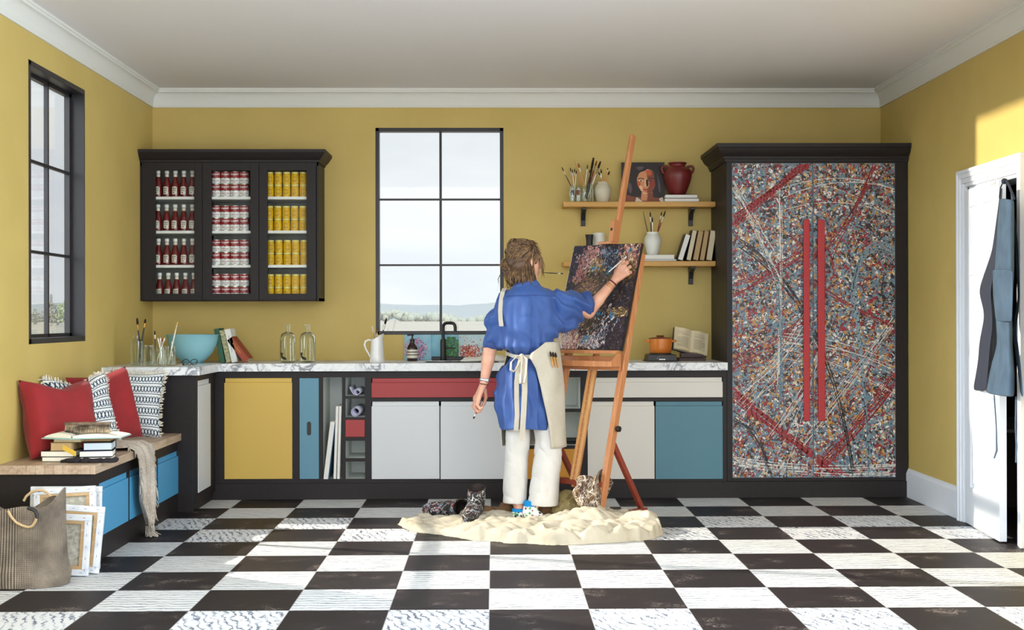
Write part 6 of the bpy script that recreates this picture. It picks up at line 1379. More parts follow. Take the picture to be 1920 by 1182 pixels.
REG = [  # centre u,v, spread, colours, count, angle, length
    ((.5, .5), (.5, .5), (0, 0, 10, 1, 2), 900, .7, .05), ((.12, .9), (.12, .12), (2, 2, 1, 0), 220, .6, .05), ((.27, .86), (.13, .09), (3, 3, 4, 2, 3, 8), 230, .9, .03), ((.17, .74), (.05, .08), (3, 4, 2), 70, .9, .025),
    ((.42, .80), (.10, .05), (5, 6, 12, 5, 3), 130, .4, .035), ((.58, .88), (.12, .10), (1, 11, 0, 1), 150, 1.1, .03), ((.86, .87), (.10, .11), (3, 12, 9, 4, 2), 150, 1.3, .03), ((.86, .74), (.08, .06), (6, 5, 9, 10), 90, .2, .04),
    ((.38, .58), (.17, .09), (9, 10, 5, 9, 3), 240, .5, .04), ((.62, .62), (.16, .08), (6, 9, 10, 0), 120, .3, .05), ((.75, .48), (.2, .12), (0, 0, 10, 1), 240, .4, .05), ((.5, .40), (.2, .05), (10, 9, 11, 0), 110, .2, .05),
    ((.28, .30), (.17, .10), (3, 4, 12, 3, 9), 300, .9, .03), ((.12, .17), (.12, .14), (4, 3, 9, 2, 3), 260, .9, .03), ((.22, .08), (.17, .07), (3, 8, 12, 4), 200, 1.2, .03), ((.05, .07), (.06, .07), (12, 8, 12), 110, 1.2, .03),
    ((.50, .24), (.13, .12), (0, 10, 9, 6), 220, 1.2, .04), ((.70, .20), (.14, .10), (0, 11, 8, 1, 2), 190, .6, .035), ((.55, .07), (.13, .06), (8, 11, 3, 8, 10), 190, .9, .025), ((.86, .10), (.12, .12), (0, 0, 2, 10), 200, .8, .04), ((.85, .35), (.10, .03), (5, 9, 12, 10), 70, .2, .03)]
def stroke(u, v, L, w, a, mi, jag=.5, dz=0):
    global lay
    lay += 1; d = .0006 + lay * .0000004 + dz; k = 5; P_ = []
    for i in range(k):
        f = i / (k - 1) - .5; P_.append((u + L * f * math.cos(a) + .2 * L * jag * math.sin(f * 5) * -math.sin(a), v + (L * f * math.sin(a) + .2 * L * jag * math.sin(f * 5) * math.cos(a)) * .76))
    up, dn = [], []
    for i, (x, y) in enumerate(P_):
        ww = w * (.35 + R_.random()) * (1 if 0 < i < k - 1 else .4); up.append((x - math.sin(a) * ww, y + math.cos(a) * ww * .76)); dn.append((x + math.sin(a) * ww, y - math.cos(a) * ww * .76))
    cl = lambda p: (min(max(p[0], .004), .996), min(max(p[1], .004), .996))
    vs = [CP(*cl(p), d) for p in up + dn]; b.add(vs, [(k + i, k + i + 1, i + 1, i) for i in range(k - 1)], mi)
for ps, (wa, wb_, nm, lm_) in enumerate(((.018, .042, .8, 1.7), (.007, .018, 1.3, 1.3), (.0022, .006, .9, .9))):
    for (cu, cv), (su, sv), cols, n, a0, L in REG:
        cs = [q for q in cols if q not in (8, 12) or ps] or [9]
        for i in range(int(n * nm)):
            u, v = cu + R_.gauss(0, .62) * su, cv + R_.gauss(0, .62) * sv; sw = float(.8 * math.sin(u * 9 + 2) + .7 * math.cos(v * 8))
            stroke(u, v, L * lm_ * R_.uniform(.5, 1.4), R_.uniform(wa, wb_), a0 + .5 * sw + R_.gauss(0, .35), R_.choice(cs), .8)
for u, v, s_ in ((.36, .77, .05), (.62, .75, .045), (.09, .54, .03), (.86, .935, .028), (.58, .335, .05), (.78, .315, .045), (.70, .56, .05), (.45, .10, .05)):
    for i in range(26): stroke(u + R_.gauss(0, s_ * .4), v + R_.gauss(0, s_ * .4), R_.uniform(.015, .03), R_.uniform(.004, .009), R_.uniform(0, 3), R_.choice((7, 7, 7, 1, 11)))
for i in range(150): stroke(R_.random(), R_.random(), R_.uniform(.006, .03), R_.uniform(.001, .0025), R_.uniform(0, 3), R_.choice((8, 8, 3, 12)))
for k in range(40):    # a pale looping line
    a = k / 40 * 5.2; stroke(.86 + .08 * math.cos(a), .70 + .05 * math.sin(a), .014, .0014, a + PI / 2, 12, 0)
b.build('painted_canvas', PC, tp)
MB().add([CP(0, 0, -.0005), CP(0, 1, -.0005), CP(0, 1, -.0205), CP(0, 0, -.0205), CP(-.004, 0, -.0005), CP(-.004, 1, -.0005), CP(-.004, 1, -.0205), CP(-.004, 0, -.0205)], [(0, 1, 2, 3), (7, 6, 5, 4), (0, 4, 5, 1), (1, 5, 6, 2), (2, 6, 7, 3), (3, 7, 4, 0)]).build('canvas_edge', M['wrap'], tp)
# ------------------------------------------------------------------ the painter
PY = -1.02
def Q(x, y, dY=0.): return np.array(AY(x, y, PY + dY), np.float32)
hem_z = float(Q(1000, 944)[2])
person = thing('person', 'person in blue shirt, linen apron and white trousers painting at the easel, seen from behind', 'person', (.20, PY, 0))
def skin_mat():
    m, t, b = newmat('skin'); tc = nn(t, 'ShaderNodeTexCoord'); n = nn(t, 'ShaderNodeTexNoise', {'Vector': tc.outputs['Object'], 'Scale': 16., 'Detail': 3})
    t.links.new(ramp(t, n.outputs['Fac'], [(.3, (222, 172, 146)), (.7, (208, 148, 122))]), b.inputs['Base Color']); b.inputs['Roughness'].default_value = .5; b.inputs['Subsurface Weight'].default_value = .08; b.inputs['Subsurface Radius'].default_value = (.012, .005, .003); return m
M['skin'] = skin_mat()
# head frame: forward, left, up
fw = np.array([.82, .57, 0.]); lf = np.array([-.57, .82, 0.]); upv = np.array([0, 0, 1.])
fw = fw + np.array([0, 0, -.06]); fw /= np.linalg.norm(fw); HC = Q(986, 487)
H = lambda f, l, u: HC + fw * f + lf * l + upv * u
HR = np.stack([fw, lf, upv], 1)
F = Field(.014)
F.ell(H(-.012, 0, .018), (.094, .073, .084), HR).ell(H(.034, 0, -.035), (.056, .056, .080), HR)
F.cap(H(.062, -.012, -.098), H(.062, .012, -.098), .019).cap(H(.01, -.046, -.07), H(.058, -.014, -.096), .018).cap(H(.01, .046, -.07), H(.058, .014, -.096), .018)
F.cap(H(.088, 0, .0), H(.110, 0, -.034), .007, .010).cap(H(.094, -.011, -.038), H(.094, .011, -.038), .008).cap(H(.082, -.018, -.066), H(.082, .018, -.066), .0085).cap(H(.08, -.016, -.074), H(.08, .016, -.074), .008)
F.cap(H(.072, -.045, .012), H(.082, -.012, .010), .010).cap(H(.072, .045, .012), H(.082, .012, .010), .010)
for s_ in (-1, 1):
    F.ell(H(-.006, s_ * .073, -.020), (.015, .006, .026), HR).cap(H(-.016, s_ * .077, .0), H(-.013, s_ * .076, -.03), .005).cap(H(.0, s_ * .073, -.042), H(.0, s_ * .073, -.045), .0055)
F.chain([H(-.03, 0, -.06), Q(986, 532), Q(988, 548)], [.050, .050, .062])
# torso, legs under the clothes
F.chain([Q(988, 556), Q(988, 600), Q(990, 650), Q(991, 695)], [.080, .098, .082, .095]).cap(Q(952, 566), Q(1022, 566), .036)
F.chain([Q(976, 715), Q(970.5, 825, .0), Q(968, 900, .02), Q(974, 962, .0)], [.066, .050, .040, .030]).chain([Q(1009, 715), Q(1030, 825, -.03), Q(1014, 900, -.02), Q(996, 964, -.05)], [.066, .052, .042, .031])
# arms
Ls, Le, Lw = Q(944, 565), Q(920, 648, .0), Q(907.5, 718, -.02)
F.chain([Ls, Le], [.038, .038]).chain([Le, (Le * .55 + Lw * .45), Lw], [.042, .037, .024])
Rs, Re, Rw = Q(1036, 562), Q(1103, 585, .10), Q(1148.5, 531, .12)
F.chain([Rs, Re], [.040, .040]).chain([Re, (Re * .6 + Rw * .4), Rw], [.042, .036, .025])
F.cap(Q(974, 962, 0), Q(976, 962, .16), .03, .022).cap(Q(995, 965, -.05), Q(1012, 973, -.07), .03, .024)
def hand(wrist, mcps, fingers, thumb):
    for i, m_ in enumerate(mcps): F.cap(wrist, m_, .0180, .0125)
    for a, c_ in zip(mcps, mcps[1:]): F.cap(a, c_, .0115)
    for ch in fingers: F.chain(ch, [.0104, .0094, .0085, .0072][:len(ch)])
    F.chain(thumb, [.0135, .0105, .0088, .0075][:len(thumb)])
q = lambda *a: [Q(*p) for p in a]
# right hand on the brush
rm = q((1163.5, 499, .135), (1170, 500.5, .12), (1175, 506, .108), (1177, 513, .10))
hand(Rw, rm, [[rm[0]] + q((1169, 490.5, .155), (1168, 488, .18), (1164, 491, .195)), [rm[1]] + q((1176, 493, .145), (1176, 492, .17), (1172, 494, .187)), [rm[2]] + q((1181, 501, .135), (1181, 501, .16), (1176, 502, .175)), [rm[3]] + q((1182, 511, .125), (1181.5, 511.5, .147), (1177, 511, .16))], q((1152, 521, .13), (1155, 509, .155), (1159, 499, .178), (1164, 495, .192)))
# left hand hanging, fingers round a brush
lm = q((892, 745, .045), (891.5, 748, .02), (893, 749.5, -.004), (897, 749, -.026))
hand(Lw, lm, [[lm[0]] + q((888.5, 760, .052), (893, 769.5, .045), (899.5, 770.5, .03)), [lm[1]] + q((888, 763.5, .024), (893.5, 773, .02), (900.5, 772, .008)), [lm[2]] + q((890, 764, -.008), (896, 772, -.012), (902.5, 769.5, -.016)), [lm[3]] + q((894.5, 760, -.034), (900, 766.5, -.036), (905.5, 764, -.032))], q((909, 731, .01), (911, 745, .03), (908, 757, .034), (903, 763, .03)))
F.k = .010
body = sdf_obj('body', F, (-.16, -1.20, .015), (.95, -.78, 1.70), .0042, M['skin'], person, 2)
# eyes, lips
for s_ in (-1, 1):
    b = MB(); b.ball(H(.077, s_ * .031, -.006), .0115, 12, 0); b.ball(H(.086, s_ * .031, -.006), .0052, 10, 1); b.build('eye', [M['enamel'], M['cover']], person, smooth=180)
part(MB().tube([H(.089, -.018, -.070), H(.093, 0, -.069), H(.089, .018, -.070)], [.003, .0052, .003], 8).build('mouth', mk('lips', (170, 84, 78), .5), person, smooth=180), 'pink lips')

# hair
M['hair'] = mk('brown_hair', (74, 52, 36), .5, rgb2=(104, 76, 52), vs=40, stretch=(1, 1, .3), bump=.4, bs=160); M['hairl'] = mk('blond_streaks', (168, 134, 92), .5, rgb2=(120, 90, 60), vs=30)
F = Field(.02); bun = Q(959, 497, .03); low = Q(964, 520, .02)
F.ell(H(-.022, 0, .028), (.096, .083, .086), HR).ell(H(-.06, 0, -.02), (.06, .07, .07), HR).ell(bun, (.048, .05, .052)).ell(low, (.045, .045, .036)).ell(Q(983, 523, -.03), (.052, .045, .034)).ell(Q(997, 520, -.045), (.026, .03, .03)).ell(Q(976, 510, -.03), (.055, .05, .045)).ell(Q(951, 510, .03), (.028, .035, .036))
def hp_(P, d):
    qx = (P - HC) @ HR; face = np.maximum(qx[:, 0] - (.034 + .5 * np.maximum(qx[:, 2] - .02, 0)), -qx[:, 2] * 0 - 10)   # keep hair behind the hairline
    cut = np.where(qx[:, 2] < .075, np.maximum(d, face), d)
    ear = .022 - np.sqrt(((qx - np.array([.0, -.082, -.024])) ** 2 * np.array([1, .3, .7])).sum(1)); cut = np.maximum(cut, np.where(qx[:, 0] > -.04, ear, -1))
    return cut + .0035 * np.sin(vnoise(P, 14, 5) * 9 + P[:, 2] * 90) + .004 * vnoise(P, 40, 6)
F.post.append(hp_)
hair = sdf_obj('hair', F, (.02, -1.16, 1.36), (.36, -.86, 1.70), .0045, M['hair'], person, 1)
b = MB(); r_ = random.Random(21)
for k in range(900):
    u0 = r_.uniform(-1.1, 1.5); a = r_.uniform(-1.5, 1.5)
    f0 = .070 - .05 * abs(a); st_ = np.array([.03 + .055 * math.cos(a) * max(0, math.cos(u0)), .083 * math.sin(a) * 1.0, .028 + .086 * math.cos(a * .9)])
    s3 = H(-.022 + r_.uniform(-.075, .074), .088 * math.sin(a), .028 + .092 * math.cos(a)); end = bun + np.array([r_.gauss(0, .016), r_.gauss(0, .02), r_.gauss(0, .02)]); pts = []
    for i in range(9):
        f = i / 8; p = s3 * (1 - f) + end * f; ql = (p - HC) @ HR - np.array([-.022, 0, .028]); e = ql / np.array([.1035, .0905, .0945]); n_ = np.linalg.norm(e)
        if n_ < 1 and f < .9: ql = ql / max(n_, .3) * r_.uniform(.995, 1.02); p = HC + HR @ (ql + np.array([-.022, 0, .028]))
        pts.append(p)
    b.tube(pts, [.0012, .0018, .002, .002, .002, .002, .002, .0018, .0012], 4, m=0 if r_.random() < .62 else 1)
for k in range(380):   # strands coiled round the bun
    ax_ = V((r_.gauss(0, 1), r_.gauss(0, 1), r_.gauss(0, 1))).normalized(); u_ = ax_.orthogonal().normalized(); w_ = ax_.cross(u_); a0 = r_.uniform(0, 6); rr_ = r_.uniform(.95, 1.12); cc_ = V((bun, low, Q(976, 508, -.035), bun)[k % 4]) + ax_ * r_.uniform(-.025, .025)
    b.tube([cc_ + (u_ * math.cos(a0 + t_) + w_ * math.sin(a0 + t_)) * .05 * rr_ for t_ in np.linspace(0, 2.2, 9)], [.0012, .0019, .0021, .0021, .0021, .0021, .0021, .0019, .001], 4, m=0 if r_.random() < .5 else 1)
for k in range(170):   # loose ends from the bun and at the nape
    s3 = (bun if k % 3 else low) + np.array([r_.gauss(0, .024), r_.gauss(0, .02), r_.gauss(0, .022)]); d = np.array([r_.uniform(-.035, .03), r_.uniform(-.03, .01), r_.uniform(-.075, .012)]); c_ = np.array([r_.uniform(-.025, .015), r_.uniform(-.012, .012), r_.uniform(-.01, .012)])
    b.tube([s3, s3 + d * .35 + c_, s3 + d * .7 + c_ * 1.2, s3 + d], [.002, .0024, .002, .0008], 4, m=1 if r_.random() < .6 else 0)
for k in range(300):   # hanging hair over the nape
    x_, y_ = r_.uniform(956, 1001), r_.uniform(482, 512); s3 = Q(x_, y_, -.085 + .0011 * abs(x_ - 984) + r_.uniform(-.006, .012)); L_ = r_.uniform(.05, .09); c_ = np.array([r_.uniform(-.012, .012), r_.uniform(-.006, .004), 0])
    b.tube([s3, s3 + c_ * .6 + [0, 0, -L_ * .35], s3 + c_ * 1.2 + [0, .004, -L_ * .7], s3 + c_ + [0, .012, -L_]], [.0016, .0022, .002, .0008], 4, m=1 if r_.random() < .5 else 0)
for k in range(52):   # nape hair by the right cheek and the fringe strand beside the face
    if k < 34: s3 = Q(988 + r_.uniform(-10, 10), 505 + r_.uniform(-5, 8), -.075 + r_.uniform(-.01, .02)); d = np.array([r_.uniform(-.012, .02), 0, -.065 + r_.uniform(-.02, .02)])
    else: s3 = H(.052 + r_.uniform(-.008, .008), -.052 + r_.uniform(-.008, .006), .058 + r_.uniform(-.01, .01)); d = HR @ np.array([.036 + r_.uniform(-.012, .010), -.004, -.135 + r_.uniform(-.03, .03)])
    c_ = np.array([r_.uniform(.004, .014), -.006, 0]); b.tube([s3, s3 + d * .35 + c_, s3 + d * .7 + c_ * .8, s3 + d], [.0018, .0022, .002, .0008], 4, m=1 if r_.random() < .55 else 0)
part(b.build('hair_strands', [M['hair'], M['hairl']], hair, smooth=180), 'blond-streaked loose strands')['kind'] = 'stuff'
pts = [H(-.02 + .004 * math.cos(a), -.090 * math.sin(a), .028 + .094 * math.cos(a)) for a in np.linspace(-1.3, 1.5, 16)]; part(MB().tube(pts, .0035, 8).build('hair_band', M['black'], person, smooth=180), 'thin black hair band')

# shirt
def cloth(name, c1, c2, sc, weave_=.12, sheen=.1):
    return mk(name, c1, .62, rgb2=c2, vs=sc, bump=weave_, bs=420, sheen=sheen)
M['shirt'] = cloth('blue_cotton', (52, 88, 156), (44, 76, 140), 7); M['shirtd'] = cloth('blue_cotton_inside', (46, 78, 142), (38, 66, 126), 7)
ztab = np.array([ZA(y, PY) for y in (822, 790, 760, 725, 695, 672, 664, 650, 625, 600, 575, 560, 548, 541, 534, 528)][::1])
cxp = [986, 985, 983, 983, 985, 991, 991, 983, 984, 986, 988, 989, 989, 989, 989, 988]; rxp = [49, 51, 55, 54, 48, 39, 38, 58, 59, 58, 56, 55, 45, 31, 22, 15]
ryt = np.array([.160, .162, .165, .160, .150, .126, .122, .160, .158, .152, .145, .135, .12, .10, .08, .06])
cxt = np.array([XA(c_, PY) for c_ in cxp]); rxt = np.array(rxp) * (PY - CAM.y) / FPX
o_ = np.argsort(ztab); zT, cT, rT, yT = ztab[o_], cxt[o_], rxt[o_], ryt[o_]
def torso(P):
    z = P[:, 2]; cx = np.interp(z, zT, cT); rx = np.interp(z, zT, rT); ry = np.interp(z, zT, yT)
    e = np.sqrt(((P[:, 0] - cx) / rx) ** 2 + ((P[:, 1] - PY) / ry) ** 2); d = (e - 1) * np.minimum(rx, ry)
    return np.maximum(d, np.maximum(z - zT[-1], zT[0] - z))
F = Field(.03); F.fn(torso)
F.chain([Q(948, 560), Q(931, 605), Q(925, 640), Q(926, 650)], [.050, .060, .057, .054]); F.cap(Q(948, 600), Q(938, 630), .055)
F.chain([Q(1030, 566, .02), Q(1068, 574, .06), Q(1098, 574, .095)], [.075, .082, .068]); F.cap(Q(1020, 615, .0), Q(1080, 590, .07), .07, .05); F.cap(Q(1000, 560), Q(1045, 560, .02), .045); F.cap(Q(1012, 632), Q(1078, 600, .06), .058, .045); F.cap(Q(1018, 600), Q(1070, 586, .05), .075, .06)
wz0, wz1 = float(Q(990, 668)[2]), float(Q(990, 640)[2])
rid_ = lambda v: 1 - np.abs(v); hem_s = ZA(803, PY)
def shirt_post(P, d):
    x, y, z = P[:, 0], P[:, 1], P[:, 2]; n1 = vnoise(P * np.array([1, 1, .35]), 11, 1); n2 = vnoise(P, 30, 2)
    low_ = np.clip((wz0 - z) / .05, 0, 1); up_ = np.clip((z - wz0) / .04, 0, 1)
    a = np.arctan2(y - PY, x - .19)
    fold_low = .013 * (np.abs(np.sin(a * 6.5 + n1 * 2.4 + (z - .8) * 1.5)) ** .7 - .6) * low_ + .006 * np.sin((z * .6 + x) * 38 + n1 * 4) * low_; blouse = .009 * np.sin(a * 15 + n1 * 3.5) * np.exp(-((z - wz0 - .03) / .05) ** 2)
    back = .019 * (rid_(vnoise(P * np.array([1, .6, .16]), 17, 7)) ** 2 - .45) * up_ * np.clip((1.375 - z) * 9, 0, 1) + .011 * (rid_(vnoise(P * np.array([.8, .8, .5]) + (P[:, [2]] * .3), 10, 8)) ** 3 - .3) * up_; diag = .012 * np.sin((x * .7 + z * 1.0) * 62 + n1 * 4) * np.clip((x - .33) * 9, 0, 1) * up_
    slv = .008 * np.sin((z * .8 - x * .8) * 70 + n1 * 4) * np.clip((.06 - x) * 12, 0, 1)
    cut = (P @ sv0 - sc0); cut2 = (P @ sv1 - sc1)
    d = np.maximum(d + fold_low + blouse + back + diag + slv + .0022 * n2, hem_s + .006 * np.sin(a * 3) - z)
    near_l = ((P - Q(926, 650)) ** 2).sum(1) < .13 ** 2; near_r = ((P - Q(1103, 580, .1)) ** 2).sum(1) < .13 ** 2
    d = np.where(near_l, np.maximum(d, cut), d); return np.where(near_r, np.maximum(d, cut2), d)
ldir = (Lw - Le) / np.linalg.norm(Lw - Le); sv0 = ldir.astype(np.float32); sc0 = float(Q(925, 652) @ sv0)
rdir = Q(1115, 571, .10) - Q(1080, 576, .075); rdir /= np.linalg.norm(rdir); sv1 = rdir.astype(np.float32); sc1 = float(Q(1103, 573, .1) @ sv1)
F.post.append(shirt_post)
shirt = sdf_obj('shirt', F, (-.16, -1.24, .48), (.72, -.78, 1.46), .0054, M['shirt'], person, 1)
# yoke seam following the back of the shirt
sv_ = np.array([v.co[:] for v in shirt.data.vertices]) + np.array(person.location); sp_ = []
for x_ in np.linspace(XA(946, PY), XA(1040, PY), 26):
    zs_ = ZA(556 - 1.5 * math.sin((x_ - .05) * 8), PY, 990); m2 = (np.abs(sv_[:, 0] - x_) < .007) & (np.abs(sv_[:, 2] - zs_) < .007)
    if m2.any(): sp_.append((x_, sv_[m2, 1].min() - .0004, zs_))
MB().tube(sp_, .0016, 6).build('yoke_seam', M['shirtd'], shirt, smooth=180)
# rolled cuffs and collar
def ringtube(c, ax, r, tr, flat=1., n=28, wob=0., rx=1.):
    ax = V(ax).normalized(); x = ax.cross(V((0, 1, 0))).normalized(); y = ax.cross(x); pts = []
    G = []
    for k in range(n):
        a = 2 * PI * k / n; rr = r * (1 + wob * math.sin(3 * a + 1) + wob * .6 * math.sin(7 * a)); dc = (x * math.cos(a) * rx + y * math.sin(a)) ; p = V(c) + dc * rr
        G.append([p + dc * tr * math.cos(t_) + ax * tr * flat * math.sin(t_) * (1 + wob * 2 * math.sin(5 * a)) for t_ in [2 * PI * i / 10 for i in range(10)]])
    return MB().surf(G, cu=True, cv=True)
part(ringtube(Q(924.5, 648), ldir, .048, .016, 1.5, wob=.05).build('rolled_cuff', M['shirtd'], shirt, smooth=180), 'rolled left cuff'); part(ringtube(Q(1101, 569, .098), rdir, .056, .017, 1.7, wob=.06).build('rolled_cuff', M['shirtd'], shirt, smooth=180), 'rolled right cuff')
G = []
for k in range(33):
    a = 2 * PI * k / 32; c_, s_ = math.cos(a), math.sin(a); p0 = Q(988, 532.5); bk = max(0, -s_)
    def cp_(r, z): return (p0[0] + c_ * r, p0[1] + s_ * r * .92, p0[2] + z - .02 * (1 - bk))
    G.append([cp_(.064, -.012), cp_(.062, .018 + .012 * bk), cp_(.066, .026 + .014 * bk), cp_(.079, .014 + .008 * bk), cp_(.098, -.016 - .006 * bk), cp_(.096, -.021 - .006 * bk), cp_(.076, .008)])
MB().surf(G, cv=True).build('collar', M['shirt'], shirt, smooth=50)

# trousers
M['denimw'] = cloth('white_denim', (214, 212, 208), (204, 202, 198), 8, .15)
F = Field(.03); F.chain([Q(974, 720), Q(970.5, 825), Q(964, 950, .02)], [.085, .072, .072]).chain([Q(1010, 720), Q(1030, 825, -.03), Q(1017, 955, -.03)], [.085, .081, .091]); F.ell(Q(990, 720), (.115, .10, .10))
def pants_post(P, d):
    n1 = vnoise(P, 12, 4); z = P[:, 2]; r_ = .006 * (rid_(vnoise(P * np.array([1, 1, .35]) + P[:, [2]] * .25, 13, 4)) ** 3 - .35) + .0045 * (rid_(vnoise(P * np.array([.6, .6, 1.2]) + P[:, [0]] * .5, 16, 5)) ** 4 - .2) * np.clip(1 - np.abs(z - .42) / .22, 0, 1)
    hz = hem_z + .035 * (P[:, 0] - .15) * -1.0
    return np.maximum(d + r_, hz - z)
F.post.append(pants_post); F.k = .006
pants = sdf_obj('trousers', F, (-.02, -1.2, .05), (.47, -.84, .92), .0056, M['denimw'], person, 1)
# socks
def sock_mat():
    m, t, b = newmat('patterned_sock'); tc = nn(t, 'ShaderNodeTexCoord'); v = nn(t, 'ShaderNodeTexVoronoi', {'Vector': tc.outputs['Object'], 'Scale': 48.})
    col = ramp(t, nn(t, 'ShaderNodeSeparateColor', {0: v.outputs['Color']}).outputs[0], [(0, (40, 120, 70)), (.2, (110, 60, 40)), (.4, (30, 40, 70)), (.55, (90, 170, 100)), (.7, (200, 90, 60)), (.85, (240, 240, 236))], 'CONSTANT')
    mx = nn(t, 'ShaderNodeMix', {0: mth(t, 'LESS_THAN', v.outputs['Distance'], .42), 6: lin((236, 236, 232)), 7: col}, data_type='RGBA'); t.links.new(mx.outputs[2], b.inputs['Base Color']); b.inputs['Roughness'].default_value = .9; return m
M['sock'] = sock_mat(); M['sockc'] = mk('bright_blue_sock_cuff', (0, 132, 200), .9)
F = Field(.015); F.chain([Q(973, 951), Q(974, 962, .0), Q(976, 966, .16)], [.042, .042, .032])
zc1 = float(Q(973, 953.5)[2]); F.post.append(lambda P, d: np.maximum(np.maximum(d, P[:, 2] - zc1), .016 - P[:, 2]))
mi_ = lambda zb: (lambda c: (c[:, 2] > zb).astype(int))
sdf_obj('sock', F, (.04, -1.12, .0), (.26, -.78, .22), .005, [M['sock'], M['sockc']], person, 1, mi_(zc1 - .017))
F = Field(.015); F.chain([Q(997, 938, -.04), Q(994, 962, -.05), Q(1011, 972, -.075)], [.046, .043, .034]); zc2 = float(Q(997, 937)[2]); F.post.append(lambda P, d: np.maximum(np.maximum(d, P[:, 2] - zc2), .016 - P[:, 2]))
sdf_obj('sock', F, (.10, -1.2, .0), (.36, -.9, .26), .005, [M['sock'], M['sockc']], person, 1, mi_(float(Q(997, 947.5)[2])))

# apron
M['apron'] = weave('apron_linen', (180, 172, 155), (200, 193, 178), 220, None, .25)
ap = thing('apron', '', 'apron'); bpy.data.objects.remove(ap)
zy = [640, 665, 690, 720, 760, 800, 838]; back = [1024, 990, 1004, 1012, 1020, 1028, 1033]; right = [1046, 1050, 1053, 1056, 1058, 1059, 1060]
G = []
for i in range(30):
    y = 641 + (838 - 641) * i / 29; xr, xb = np.interp(y, zy, right), np.interp(y, zy, back); z = ZA(y, PY, 1040); cx = XA(988, PY); rx = XA(xr, PY) - cx; ry = .168
    ab = -math.acos(min(1, (XA(xb, PY - .1) - cx) / rx)); row = []
    for j in range(41):
        f = j / 40; a = ab + (PI - .02 - ab) * f; w_ = 1 + .014 * math.sin(a * 9 + y * .03) + (.02 * math.sin(a * 5 + 1) if y > 720 else 0)
        rl = cx - XA(np.interp(y, [640, 665, 700, 760, 838], [945, 950, 940, 937, 940]), PY); row.append((cx + (rx if math.cos(a) > 0 else rl) * math.cos(a) * w_, PY + ry * math.sin(a) * w_, z))
    G.append(row)
apron = MB().surf(G).build('apron', M['apron'], person, smooth=180, solid=.004)
# straps, tie, bow
def rib(pts, w, side, nm, th=.0035, lb=None):
    o = MB().ribbon(pts, w, side, th).build(nm, M['apron'], apron, smooth=50)
    return part(o, lb) if lb else o
S3 = lambda x, y, d: Q(x, y, d)
def onshirt(x, y, out=.006):
    """point just outside the back of the shirt at this pixel"""
    z = ZA(y, PY, x); X = XA(x, PY - .12); cx, rx, ry = np.interp(z, zT, cT), np.interp(z, zT, rT), np.interp(z, zT, yT); e = max(0, 1 - ((X - cx) / rx) ** 2); return V((X, PY - ry * math.sqrt(e) - out, z))
rib([Q(946, 541, -.02), Q(943, 547, -.06)] + [onshirt(x, y, .010) for x, y in ((941, 556), (939, 570), (938, 584), (938.5, 598), (940, 612))], .026, V((1, -.25, 0)), 'shoulder_strap')
for a in ((948, 662), (1040, 660)):
    pts = [onshirt(a[0] + (987 - a[0]) * f, a[1] + (668 - a[1]) * f + 3 * math.sin(f * PI), .014 - .002 * f) for f in np.linspace(0, 1, 9)]; rib(pts, [.05, .045, .04, .034, .03, .028, .026, .024, .022] if a[0] > 1000 else .022, V((0, 0, 1)), 'waist_tie')
kx, ky = 978, 667; K = onshirt(kx, ky, .02)
MB().ball(K, (.016, .012, .016), 12).build('bow_knot', M['apron'], apron, smooth=180)
def loop(pts, w, nm): P_ = [onshirt(x, y, o) for x, y, o in pts]; rib(P_, w, V((.5, -1, .35)), nm)
loop([(978, 667, .02), (968, 668, .035), (958, 678, .045), (957, 692, .04), (963, 695, .03), (970, 684, .024), (978, 668, .022)], .022, 'bow_loop'); loop([(979, 667, .02), (987, 672, .04), (985, 700, .045), (981, 716, .04), (975, 716, .03), (976, 690, .024), (978, 668, .022)], .024, 'bow_loop')
rib([onshirt(x, y, o) for x, y, o in ((977, 668, .02), (971, 690, .018), (968, 715, .018), (968, 745, .016), (969, 775, .016), (967, 803, .016))], .028, V((1, 0, 0)), 'tie_tail'); rib([onshirt(x, y, o) for x, y, o in ((979, 668, .024), (983, 695, .024), (983, 730, .022), (981, 770, .02), (979, 800, .018), (978, 822, .016))], .032, V((1, .1, 0)), 'tie_tail')
pk = Q(1053, 764, -.03); part(MB().box((pk[0] + .006, pk[1] - .012, pk[2] - .022), (pk[0] + .010, pk[1] + .008, pk[2] + .022)).build('side_tag', M['cover'], apron), 'small dark side tag')
# watch and bracelets
def wristband(c, ax, r, w, mat, name, lb): part(ringtube(c, ax, r, .0025, w / .0025, 28).build(name, M[mat], person, smooth=180), lb)
M['silver'] = mk('silver_watch', (190, 190, 196), .3, metal=.8); M['bracelet'] = mk('dark_red_bracelet', (92, 30, 30), .5); M['goldb'] = mk('gold_bracelet', (206, 160, 90), .3, metal=.8)
wl = Lw * .93 + Le * .07; wristband(wl, ldir, .0285, .008, 'silver', 'watch', 'silver wrist watch'); part(MB().ball(V(wl) + V((.016, -.024, 0)), (.012, .006, .012), 12).build('watch_case', M['silver'], person, smooth=180), 'watch case'); wristband(Lw * 1.0 + ldir * .010, ldir, .0262, .0025, 'bracelet', 'bracelet', 'thin dark bracelet on the left wrist')
rd_ = (Rw - Re) / np.linalg.norm(Rw - Re); wristband(Rw + rd_ * .002, rd_, .0275, .005, 'bracelet', 'bracelet', 'dark red bracelet on the right wrist')
for k in (.014, .022, .034): wristband(Rw - rd_ * k, rd_, .0272 + k * .08, .0016, 'goldb', 'bracelet', 'thin gold bangle')

